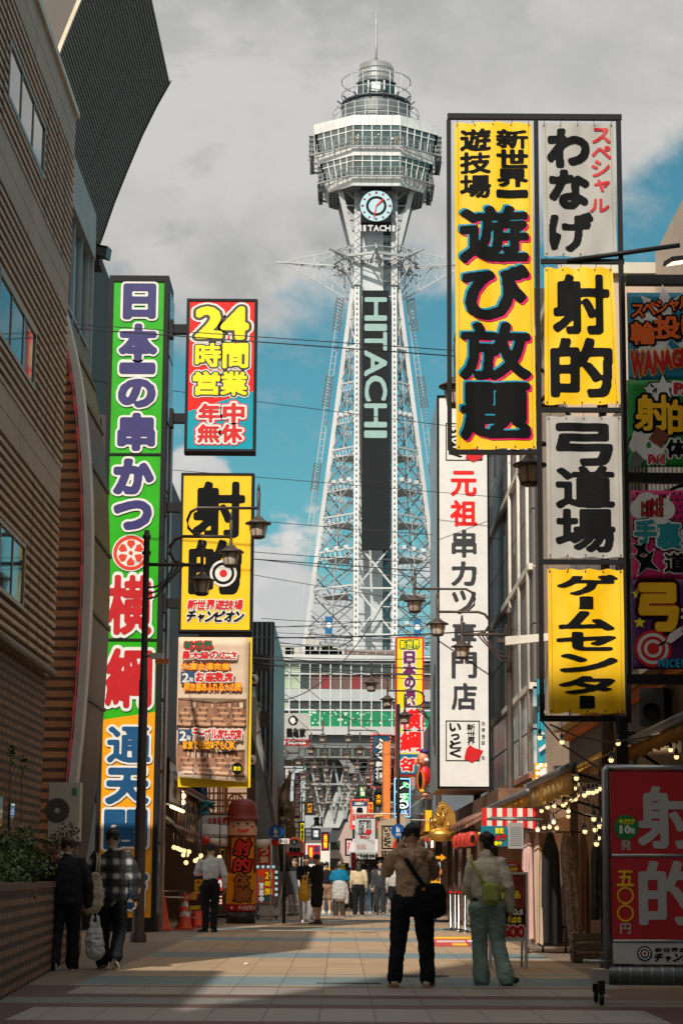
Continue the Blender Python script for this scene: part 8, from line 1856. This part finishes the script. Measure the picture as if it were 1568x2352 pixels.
class Person:
 """metres, feet at z=0, facing +y in its own space; joints may be overridden"""
 def __init__(s,label,u,v,rz=0.0,h=1.72,near=True,**J):
  g=gnd(u,v);s.e=thing('person',label,'person',g,rz);s.k=h/1.72;k=s.k;s.near=near;s.vox=.0095 if near else.017
  d=dict(hipL=(-.095,0,.90),hipR=(.095,0,.90),kneeL=(-.105,.02,.48),kneeR=(.105,.02,.48),ankL=(-.11,-.02,.085),ankR=(.11,-.02,.085),toeL=(-.13,.15,.03),toeR=(.13,.15,.03),shL=(-.185,-.01,1.40),shR=(.185,-.01,1.40),elL=(-.24,-.03,1.12),elR=(.24,-.03,1.12),wrL=(-.25,.05,.88),wrR=(.25,.05,.88),neck=(0,-.005,1.45),head=(0,.02,1.60),look=0.0,nod=0.0,w=1.0)
  d.update(J);s.w=d.pop('w');s.look=d.pop('look');s.nod=d.pop('nod');s.J={a:Vector(b)*k for a,b in d.items()}
  s.HM=Matrix.Translation(s.J['head'])@Matrix.Rotation(s.look,4,'Z')@Matrix.Rotation(s.nod,4,'X')
 def hp(s,x,y,z):return s.HM@(Vector((x,y,z))*s.k)
 def body(s,skin=None,curl=.7,handL=None,handR=None):
  J,k,mb=s.J,s.k,MB();F=1.0 if s.near else 1.25
  loft(mb,[J['hipL'].lerp(J['hipR'],.5)+Vector((0,0,z*k))for z in(-.06,.04,.2,.36,.48)],[(.14,.095),(.15,.10),(.125,.085),(.15,.10),(.13,.08)])
  for a in 'LR':
   loft(mb,[J['hip'+a],J['hip'+a].lerp(J['knee'+a],.5),J['knee'+a],J['knee'+a].lerp(J['ank'+a],.35),J['ank'+a]],[.08*k,.07*k,.053*k,.052*k,.035*k]);loft(mb,[J['ank'+a],J['ank'+a].lerp(J['toe'+a],.9)],[.036*k,.03*k])
   loft(mb,[J['neck'].lerp(J['sh'+a],.5)-Vector((0,0,.03)),J['sh'+a],J['sh'+a].lerp(J['el'+a],.5),J['el'+a],J['el'+a].lerp(J['wr'+a],.4),J['wr'+a]],[.055*k,.052*k,.045*k,.037*k,.036*k,.025*k])
   f=(J['wr'+a]-J['el'+a]).normalized();hd=handL if a=='L' else handR;sd=Vector((0,1,0))-f*f.y
   if sd.length<.3:sd=Vector((0,0,1))-f*f.z
   nr=f.cross(sd)*(-1 if a=='L' else 1)
   if nr.x*(1 if a=='L' else-1)<0 and abs(f.z)>.5:nr=-nr
   if hd:sd,nr=Vector(hd[0]),Vector(hd[1])
   hand(mb,J['wr'+a]+f*.01,f,sd,nr,hd[2]if hd and len(hd)>2 else curl,k,F)
  loft(mb,[J['neck']-Vector((0,0,.05*k)),J['neck']+Vector((0,0,.03*k)),s.hp(0,-.015,-.06)],[.062*k,.052*k,.052*k])
  H=MB();loft(H,[(0,.012,-.115),(0,.012,-.09),(0,.005,-.04),(0,-.005,.01),(0,-.012,.06),(0,-.012,.095)],[(.035,.045),(.052,.065),(.067,.085),(.073,.094),(.07,.09),(.045,.06)])
  loft(H,[(0,.078,.01),(0,.10,-.02),(0,.105,-.04)],[.010,.013,.012],n=8);loft(H,[(0,.07,-.075),(0,.085,-.075)],[(.025,.010),(.02,.008)],n=8);loft(H,[(0,.06,-.11),(0,.075,-.11)],[.022,.018],n=8)
  for q in(-1,1):loft(H,[(q*.070,-.005,-.04),(q*.078,-.012,-.005),(q*.076,-.01,.02)],[.010,.014,.010],n=8)
  mb.add([s.HM@(Vector(v)*k)for v in H.v],H.f,True)
  o=fuse(mb,'body',skin or SKIN,s.e,.0075 if s.near else.013,3)
  for q in(-1,1):
   e=MB().ball((0,0,0),.010*k,8);e=e.build('eye',EYE,s.e);e.location=s.hp(q*.030,.081,0.0);e.scale=(1.4,.6,.6)
  m=MB().ball((0,0,0),.016*k,8).build('mouth',LIP,s.e);m.location=s.hp(0,.088,-.068);m.scale=(1.3,.4,.35);return o
 def hair(s,kind='short',m=None,vol=1.0):
  H=MB();k=s.k;lo=(-.03,.046)if kind=='short' else(-.055,.052)
  loft(H,[(0,-.045,lo[0]),(0,-.036,-.005),(0,-.026,.03),(0,-.014,.075),(0,-.014,.115),(0,-.015,.128)],[(lo[1],.040),(.074,.066),(.082*vol,.082),(.084*vol,.10),(.062,.078),(.03,.04)])
  if kind=='long':loft(H,[(0,-.06,.05),(0,-.085,-.05),(0,-.10,-.2),(0,-.10,-.36),(0,-.09,-.42)],[(.075,.05),(.095,.045),(.10,.035),(.075,.025),(.03,.012)])
  if kind=='bun':loft(H,[(0,-.09,-.045),(.01,-.125,-.06),(.01,-.15,-.075)],[.032,.045,.03]);loft(H,[(0,-.05,-.09),(0,-.05,-.03)],[(.04,.03),(.05,.04)])
  if kind=='bald':H=MB();loft(H,[(0,-.045,-.055),(0,-.04,-.0),(0,-.03,.05)],[(.06,.05),(.080,.068),(.078,.07)])
  mb=MB().add([s.HM@(Vector(v)*k)for v in H.v],H.f,True)
  return fuse(mb,'hair',m or HAIRB,s.e,.0085 if s.near else.014,2,.009 if s.near else.005,5,34)
 def trousers(s,m,r=(.105,.092,.075,.07,.068),hem=.02,wr=.012,shorts=None,waist=1.0):
  J,k,mb,w=s.J,s.k,MB(),s.w;c=J['hipL'].lerp(J['hipR'],.5)
  loft(mb,[c+Vector((0,0,z*k))for z in(-.10,-.02,.07,.15)],[(.12*w,.10),(.175*w,.125),(.168*w,.115),(.150*w,.10)])
  for a in 'LR':
   h,q,n_=J['hip'+a],J['knee'+a],J['ank'+a]
   if shorts:P_=[h,h.lerp(q,.5),h.lerp(q,shorts)];rr_=[r[0],r[1],r[1]*1.02]
   else:e=n_+(n_-q).normalized()*hem;P_=[h,h.lerp(q,.45),q,q.lerp(n_,.5),n_.lerp(q,.1),e];rr_=[r[0],r[1],r[2],r[3],r[4],r[4]*1.02]
   loft(mb,P_,[x*k for x in rr_],n=16)
  return fuse(mb,'trousers' if not shorts else 'shorts',m,s.e,s.vox,4,wr if s.near else wr*.6,3)
 def top(s,m,r=(.068,.06,.054,.044),torso=((.15,.10),(.165,.115),(.175,.12),(.19,.125),(.165,.10)),z0=-.02,slv=1.0,wr=.010,name='jacket',collar=None,hood=False):
  J,k,mb,w=s.J,s.k,MB(),s.w;c=J['hipL'].lerp(J['hipR'],.5);t=J['neck'];n_=len(torso);base=c+Vector((0,0,z0*k));b2=t-Vector((0,.0,.055*k))
  P_=[base.lerp(b2,i/(n_-1))for i in range(n_)];loft(mb,P_+[t+Vector((0,0,.0))],[(a*w,b)for a,b in torso]+[(.072,.066)],n=20)
  for a in 'LR':
   sh,el,wr_=J['sh'+a],J['el'+a],J['wr'+a];P_=[t.lerp(sh,.35)-Vector((0,0,.05*k)),sh-Vector((0,0,.012)),sh.lerp(el,.5),el];R_=[.075,r[0]*1.06,r[0],r[1]]
   if slv>=1:P_+=[el.lerp(wr_,.5),wr_.lerp(el,.06),wr_];R_+=[r[2],r[3],r[3]*1.05]
   else:P_=P_[:3]+[sh.lerp(el,slv)];R_=R_[:3]+[r[0]*1.05]
   loft(mb,P_,[x*k for x in R_],n=14)
  if collar:loft(mb,[t-Vector((0,.0,.02)),t+Vector((0,-.005,collar))],[(.085,.078),(.068,.066)])
  if hood:loft(mb,[t+Vector((-.13,-.02,-.03)),t+Vector((-.08,-.09,-.04)),t+Vector((0,-.13,-.10)),t+Vector((.08,-.09,-.04)),t+Vector((.13,-.02,-.03))],[.05,.065,.075,.065,.05]);loft(mb,[t+Vector((0,-.08,-.02)),t+Vector((0,-.115,-.15)),t+Vector((0,-.12,-.24))],[(.12,.05),(.10,.04),(.03,.02)])
  return fuse(mb,name,m,s.e,s.vox,4,wr if s.near else wr*.6,1)
 def shoes(s,m,sole=None,big=1.0):
  for a in 'LR':
   n_,t=s.J['ank'+a],s.J['toe'+a];f=(t-n_);fl=Vector((f.x,f.y,f.z+(n_.z-t.z)*1.0));fh=fl.normalized();up=Vector((0,0,1));dn=(up-fh*fh.z).normalized();heel=n_-fh*.055-dn*.045;toe=n_+fh*.185-dn*.052
   if abs(t.z-.03*s.k)>.03 or n_.z>.12*s.k:ax=(t-n_).normalized();heel=n_-ax*.02+Vector((0,-.05,-.03));toe=t+ax*.03
   mb=MB();loft(mb,[heel,heel.lerp(toe,.3),heel.lerp(toe,.7),toe],[(.038*big,.036),(.043*big,.042),(.050*big,.034),(.040*big,.024)]);loft(mb,[n_+dn*.03,n_-dn*.03],[.047*big,.05*big]);o=fuse(mb,'shoe',m,s.e,.009 if s.near else.015,2)
   mb=MB();loft(mb,[heel-dn*.03,heel.lerp(toe,.5)-dn*.032,toe-dn*.018],[(.042*big,.014),(.050*big,.014),(.042*big,.014)]);mb.build('sole',sole or SOLE,o)
def strap(name,label,pts,w,m,cat='bag',parent=None):
 mb=MB();loft(mb,pts,[(w,.004)]*len(pts),(1,0,0),8);o=mb.build(name,m,parent);
 return o
def cloth(n,r,g,b,**k):return mat(n,srgb(r,g,b),.9,0,.14,9,bump=.25,bscale=160,spec=.2,**k)
BLKC=cloth('cloth_black',27,27,30);BLK2=cloth('cloth_charcoal',30,31,34);SHB=mat('shoe_black',(.018,.018,.018),.5)
PLASTIC=mat('bag_plastic',(.62,.62,.62),.35,0,.15,5,alpha=.85)
def plastic_bag(label,P_,sc_,seed):
 o=thing('plastic_bag',label,'bag',P_);mb=MB();loft(mb,[(0,0,-.20),(0,0,-.26),(0,0,-.40),(.01,0,-.55),(0,0,-.60)],[(.05,.02),(.09,.045),(.115,.075),(.12,.085),(.09,.06)]);loft(mb,[(-.06,0,-.24),(-.03,0,-.10),(0,0,0),(.03,0,-.10),(.06,0,-.24)],[.022,.013,.012,.013,.022])
 q=fuse(mb,'bag_body',PLASTIC,o,.010,2,.014,seed,11);o.scale=(sc_,)*3;return o
p=Person('person in dark jacket with reddish hair walking away carrying two white plastic bags',148,2228,.05,1.63,ankL=(-.12,-.26,.14),kneeL=(-.11,-.02,.48),toeL=(-.13,-.22,.0),kneeR=(.10,.05,.48),ankR=(.10,.02,.085),wrL=(-.30,.02,.86),wrR=(.30,.04,.84),elL=(-.29,-.03,1.12),elR=(.29,-.03,1.12),look=.1,head=(0,.05,1.60),w=1.1)
p.body(handL=((0,1,0),(1,0,0),1.3),handR=((0,1,0),(-1,0,0),1.3));p.hair('short',mat('hair_auburn',(.05,.022,.012),.5,0,.3,30,bump=.4,bscale=100),1.08);p.trousers(BLKC,(.115,.10,.085,.082,.085));p.top(cloth('jacket_black',38,37,40),(.08,.07,.062,.055),((.20,.14),(.205,.145),(.21,.15),(.215,.145),(.18,.11)),collar=.02);p.shoes(SHB)
M_=p.e;g=p.e.location;
plastic_bag('white plastic bag hanging from the left hand of the reddish haired person',g+Vector((-.31,.03,.80)),.95,1);plastic_bag('white plastic bag hanging between the two walkers at the left',g+Vector((.36,.06,.76)),1.0,2)
def plaid():
 mt=bpy.data.materials.new('plaid_flannel');mt.use_nodes=True;t=NT(mt.node_tree);b=t.n['Principled BSDF'];co=t.coord('Object');x,y,z=t.xyz(co)
 fx=t.m('ABSOLUTE',t.m('SUBTRACT',t.m('MODULO',t.m('ADD',t.m('ADD',x,t.m('MULTIPLY',y,.3)),10.0),.17),.085));fz=t.m('ABSOLUTE',t.m('SUBTRACT',t.m('MODULO',t.m('ADD',z,10.0),.18),.09));a=t.sstep(fx,.030,.075);c=t.sstep(fz,.035,.08)
 col_=t.mix(t.m('MULTIPLY',t.m('ADD',a,c),.35),(.008,.009,.010),(.075,.078,.08));col_=t.mix(t.m('MULTIPLY',a,c),col_,(.42,.41,.39));t.put(b.inputs['Base Color'],col_);b.inputs['Roughness'].default_value=.95;return mt
p=Person('person in black and grey plaid shirt walking away with cream tote on the shoulder',252,2226,-.03,1.74,ankR=(.10,-.24,.15),kneeR=(.11,.03,.49),toeR=(.14,-.16,.0),kneeL=(-.10,.05,.49),ankL=(-.10,.03,.085),toeL=(-.14,.19,.03),elR=(.30,-.06,1.13),wrR=(.31,.0,.88),elL=(-.29,-.02,1.12),wrL=(-.26,.18,.98),w=1.08)
p.body();p.hair('short',None,1.0);p.trousers(cloth('denim_black',22,25,30),(.115,.10,.085,.080,.082));p.top(plaid(),(.085,.075,.066,.056),((.20,.14),(.205,.145),(.21,.15),(.22,.145),(.18,.11)),collar=.02,z0=-.05);p.shoes(mat('shoe_taupe',(.20,.16,.13),.7),SOLE)
g=p.e.location;TB_=thing('tote_bag','cream cloth tote bag hanging behind the left shoulder of the plaid shirt','bag',g+Vector((-.17,-.20,1.0)));TOT=cloth('tote_cream',176,160,140);mb=MB();loft(mb,[(0,0,.18),(-.03,0,.10),(-.05,-.02,-.08),(-.04,-.03,-.24),(-.02,-.02,-.28)],[(.045,.02),(.10,.04),(.155,.06),(.14,.06),(.10,.045)]);fuse(mb,'bag_body',TOT,TB_,.010,3,.016,4,9)
MB().tube([(-.01,0,.15),(-.0,.03,.32),(-.01,.12,.435),(.0,.26,.40)],.012,6).tube([(.03,.0,.15),(.03,.03,.32),(.02,.12,.437),(.03,.26,.40)],.012,6).build('strap',TOT,TB_)
p=Person('person in white shirt and black trousers standing with one hand at the mouth',482,2141,.12,1.80,elL=(-.27,.05,1.15),wrL=(-.12,.20,1.38),elR=(.27,-.05,1.12),wrR=(.28,.02,.88),w=1.0,look=.25,head=(0,.03,1.60),kneeR=(.085,.02,.48),ankR=(.07,-.02,.085),kneeL=(-.09,.02,.48),ankL=(-.09,-.02,.085),toeL=(-.22,.12,.03))
p.body(handL=((0,0,1),(1,.3,0),1.1));p.hair();p.trousers(BLKC,(.105,.09,.072,.066,.064));p.top(cloth('shirt_white',196,202,206),(.074,.066,.056,.042),((.140,.092),(.168,.115),(.185,.125),(.20,.125),(.17,.10)),z0=.10,name='shirt',collar=.02);p.shoes(SHB,SHB)
p=Person('person in tan hoodie and black trousers seen from behind holding up a phone to photograph',946,2266,0.02,1.74,elL=(-.27,.12,1.23),wrL=(-.105,.24,1.50),elR=(.25,.15,1.20),wrR=(.05,.28,1.50),shL=(-.175,.0,1.39),shR=(.175,.0,1.39),w=.98,kneeL=(-.15,.02,.48),ankL=(-.19,-.02,.085),kneeR=(.15,.02,.48),ankR=(.165,-.02,.085),toeL=(-.21,.15,.03),toeR=(.22,.15,.03),hipL=(-.11,0,.90),hipR=(.11,0,.90))
p.body(handL=((0,0,1),(1,.2,0),.8),handR=((0,0,1),(-1,.2,0),.8));p.hair('short',None,1.1);p.trousers(BLKC,(.125,.108,.088,.08,.078));p.top(cloth('hoodie_tan',178,146,120),(.075,.068,.06,.048),((.165,.12),(.18,.13),(.185,.135),(.195,.13),(.165,.105)),z0=.06,wr=.017,name='hoodie',hood=True);mb=MB();c=p.J['hipL'].lerp(p.J['hipR'],.5);loft(mb,[c+Vector((0,0,.05)),c+Vector((0,0,.10))],[(.152,.122),(.156,.124)]);fuse(mb,'hem_rib',cloth('hoodie_rib',160,130,106),p.e,.010,2)
p.shoes(mat('shoe_cream',(.55,.46,.34),.6),mat('sole_gum',(.42,.26,.14),.6),1.12)
g=p.e.location;t=thing('phone','phone held up in both hands by the person in the tan hoodie','phone',g+Vector((-.03,.30,1.63)));MB().box(-.08,-.006,-.04,.08,.006,.04).build('casing',INK,t);MB().box(-.074,-.008,-.035,.074,-.006,.035).build('screen',GLASSD,t)
BG_=thing('crossbody_bag','black crossbody bag at the right hip of the photographer in the tan hoodie','bag',g+Vector((.18,-.17,.94)));BK=cloth('bag_black_cloth',16,16,18);mb=MB();loft(mb,[(0,0,.14),(.01,0,.06),(.02,0,-.12),(.02,0,-.17)],[(.15,.04),(.175,.06),(.17,.06),(.14,.05)]);fuse(mb,'bag_body',BK,BG_,.010,2,.008,6,9)
mb=MB();loft(mb,[(-.26,.24,.55),(-.29,.10,.50),(-.24,-.02,.40),(-.12,-.03,.22),(-.04,-.01,.12)],[(.024,.006)]*5,(.7,0,.7));mb.build('strap',BK,BG_);MB().box(-.08,-.07,.09,-.05,-.05,.12).build('orange_tab',ORI,BG_)
p=Person('person with hair bun cream jacket and green jeans walking away with head turned sideways',1119,2262,-.04,1.66,look=.75,elR=(.245,-.04,1.12),wrR=(.27,.04,.86),elL=(-.215,.03,1.14),wrL=(-.19,.22,1.0),shL=(-.165,-.01,1.39),shR=(.165,-.01,1.39),kneeL=(-.09,.05,.48),ankL=(-.07,.01,.085),kneeR=(.12,.02,.48),ankR=(.20,-.14,.12),toeR=(.34,.0,.03),toeL=(-.07,.18,.03),w=.96,head=(-.01,.03,1.60))
p.body();p.hair('bun');p.trousers(cloth('jeans_green',138,160,150),(.118,.105,.085,.085,.095),.06);p.top(cloth('jacket_cream',222,208,188),(.072,.066,.058,.05),((.17,.12),(.178,.125),(.182,.13),(.185,.125),(.16,.10)),z0=.10,wr=.010,collar=.045);mb=MB();c=p.J['hipL'].lerp(p.J['hipR'],.5);loft(mb,[c+Vector((0,0,.05)),c+Vector((0,0,.13))],[(.172,.124),(.150,.108)]);fuse(mb,'undershirt',cloth('undershirt_brown',58,46,42),p.e,.010,2);p.shoes(mat('shoe_brown',(.05,.035,.03),.5),mat('sole_brown',(.10,.07,.05),.6))
MB().lathe([(.03,-.012),(.042,0),(.03,.012)],14,tuple(p.hp(.01,-.12,-.055))).build('hair_tie',mat('hair_tie',(.25,.24,.25),.4),p.e)
g=p.e.location;W_=thing('crossbody_bag','small olive green crossbody bag on the back of the person in the cream jacket','bag',g+Vector((.03,-.19,1.0)));GRC=cloth('bag_olive',156,168,84);mb=MB();loft(mb,[(0,0,.10),(0,0,.08),(0,0,-.09),(0,0,-.11)],[(.085,.035),(.098,.045),(.098,.045),(.085,.035)],n=20);fuse(mb,'bag_body',GRC,W_,.009,2,.003,2);MB().box(-.07,-.055,-.07,.07,-.045,.02).build('pocket',GRC,W_)
mb=MB();loft(mb,[(-.20,.20,.42),(-.215,.10,.40),(-.20,.04,.32),(-.12,.02,.18),(-.08,.02,.08)],[(.016,.005)]*5,(.8,0,.6));loft(mb,[(.08,.01,.06),(.14,.03,.05),(.20,.10,.06)],[(.012,.005)]*3,(0,0,1));mb.build('strap',GRC,W_)
def far(label,u,v,rz,h,topc,legc,shoe,hair='short',shorts=None,slv=1.0,skin=None,hairm=None,loose=1.0,**J):
 p=Person(label,u,v,rz,h,False,**J);p.body(skin);p.hair(hair,hairm);r=tuple(x*loose for x in(.105,.092,.078,.074,.072));p.trousers(legc,r,shorts=shorts);p.top(topc,(.072*loose,.064,.056,.046),slv=slv,z0=J.get('z0',0.0),name='top');p.shoes(shoe);return p
PI=math.pi;GRS_=cloth('sweat_grey',150,150,152);SHW=mat('shoe_white',(.6,.58,.56),.6)
J_=dict(elL=(-.22,.10,1.14),wrL=(-.08,.28,1.18),elR=(.22,.10,1.14),wrR=(.08,.28,1.18))
p=far('person in dark jacket and grey sweatpants facing the camera and reading a phone',703,2119,PI+.2,1.66,BLK2,GRS_,SHW,loose=1.15,nod=-.25,**J_);t=thing('phone','phone in the hands of the person in grey sweatpants','phone',p.e.matrix_basis@(Vector((0,.36,1.18))));MB().box(-.04,-.006,-.07,.04,.006,.07).build('casing',C('phone_case',190,180,160),t)
p=far('stout person in black T-shirt and black shorts looking down at a phone',728,2124,1.25,1.66,BLKC,BLK2,SHB,shorts=.95,slv=.85,loose=1.3,w=1.3,nod=-.3,**J_);g=p.e.location;o=plastic_bag('translucent yellow shopping bag held by the stout person in black',g+Vector((-.30,-.08,1.24)),1.08,5);o.children[0].data.materials.clear();o.children[0].data.materials.append(mat('bag_yellow',srgb(226,166,20),.35,0,.2,5,alpha=.9))
p=far('person in bright blue T-shirt with grey jacket tied round the waist walking away',779,2106,.0,1.56,cloth('tee_blue',20,112,150),cloth('chino_brown',62,56,46),mat('shoe_red',(.40,.03,.03),.5),'bald',slv=.9,hairm=mat('hair_grey',(.12,.11,.10),.6,0,.3,20),loose=1.08,w=1.15,elL=(-.27,.02,1.14),wrL=(-.24,.2,1.02),elR=(.27,.02,1.14),wrR=(.24,.2,1.02));mb=MB();c=p.J['hipL'].lerp(p.J['hipR'],.5);loft(mb,[c+Vector((0,-.02,z))for z in(.17,.06,-.12,-.30)],[(.18,.135),(.215,.16),(.23,.165),(.21,.15)]);loft(mb,[c+Vector((.17,-.04,.1)),c+Vector((.22,-.03,-.15)),c+Vector((.20,-.02,-.42))],[.05,.06,.05]);fuse(mb,'tied_jacket',cloth('jacket_grey',176,172,170),p.e,.016,3,.012)
p=far('person with long black hair in cream blouse and black trousers walking away',823,2103,.0,1.58,cloth('blouse_cream',206,184,150),BLKC,SHB,'long',loose=1.05)
p=far('person in grey three piece suit walking towards the camera with a white cane',872,2102,PI-.1,1.60,cloth('suit_grey',62,64,66),cloth('suit_grey2',52,54,56),SHB,look=.5);g=p.e.location
MB().poly([(-.05,1.40*p.k),(0,1.18*p.k),(.05,1.40*p.k)],0.0).build('shirt_front',WHITE,p.e).location=(0,.155,0);MB().box(-.012,.158,1.22*p.k,.012,.164,1.40*p.k).build('tie',INK,p.e)
t=thing('walking_cane','white walking cane held by the person in the grey suit','cane',g+Vector((.30,-.12,0)));MB().tube([(-.10,-.1,0),(0,0,.78)],.014,6).build('shaft',WHITE,t);MB().tube([(0,0,.78),(.0,-.08,.80)],.016,6).build('handle',STEEL,t)
far('person in dark top and white trousers behind the easel raising an arm',676,2103,PI-.6,1.64,BLKC,cloth('pants_white',180,174,168),SHB,'long',hairm=mat('hair_brown',(.10,.06,.035),.5,0,.3,20),loose=1.15,elR=(.30,.1,1.30),wrR=(.22,.2,1.52))
far('person in black top and beige shorts half hidden behind the stout person',749,2100,.0,1.56,BLK2,cloth('shorts_beige',150,118,96),SHW,shorts=.9)
far('person in mustard yellow sleeves raising an arm behind the stout person',738,2098,.2,1.56,cloth('top_mustard',216,160,24),cloth('jeans_blue',60,80,96),SHW,elR=(.3,.05,1.34),wrR=(.26,.18,1.55))
p=far('person in black coat and blue jeans with a cream bag behind the long haired person',842,2098,.15,1.50,BLKC,cloth('jeans_blue',60,80,96),SHW,'long');g=p.e.location;t=thing('tote_bag','cream shoulder bag on the person in blue jeans','bag',g+Vector((.22,-.12,.82)));mb=MB();loft(mb,[(0,0,.16),(0,0,.05),(.01,0,-.1),(.01,0,-.14)],[(.09,.04),(.13,.06),(.13,.06),(.1,.04)]);fuse(mb,'bag_body',TOT,t,.016,2);MB().tube([(-.05,0,.14),(-.06,.03,.5),(-.03,.1,.5)],.012,5).build('strap',TOT,t)
far('person in pale top with bare legs just left of the photographer',905,2104,.05,1.52,cloth('top_pale',180,176,170),BLK2,SHW,shorts=.8)
far('person in dark clothes far back between the blue shirt and the long haired person',800,2088,.0,1.45,BLK2,BLKC,SHB);far('person in black far back left of the blue shirted person',762,2090,.1,1.48,BLKC,BLK2,SHB);far('person in brown jacket far back near the goods stall',858,2086,.0,1.42,cloth('jacket_brown',88,66,50),BLKC,SHB,'long')
bpy.data.scenes.remove(TMP)
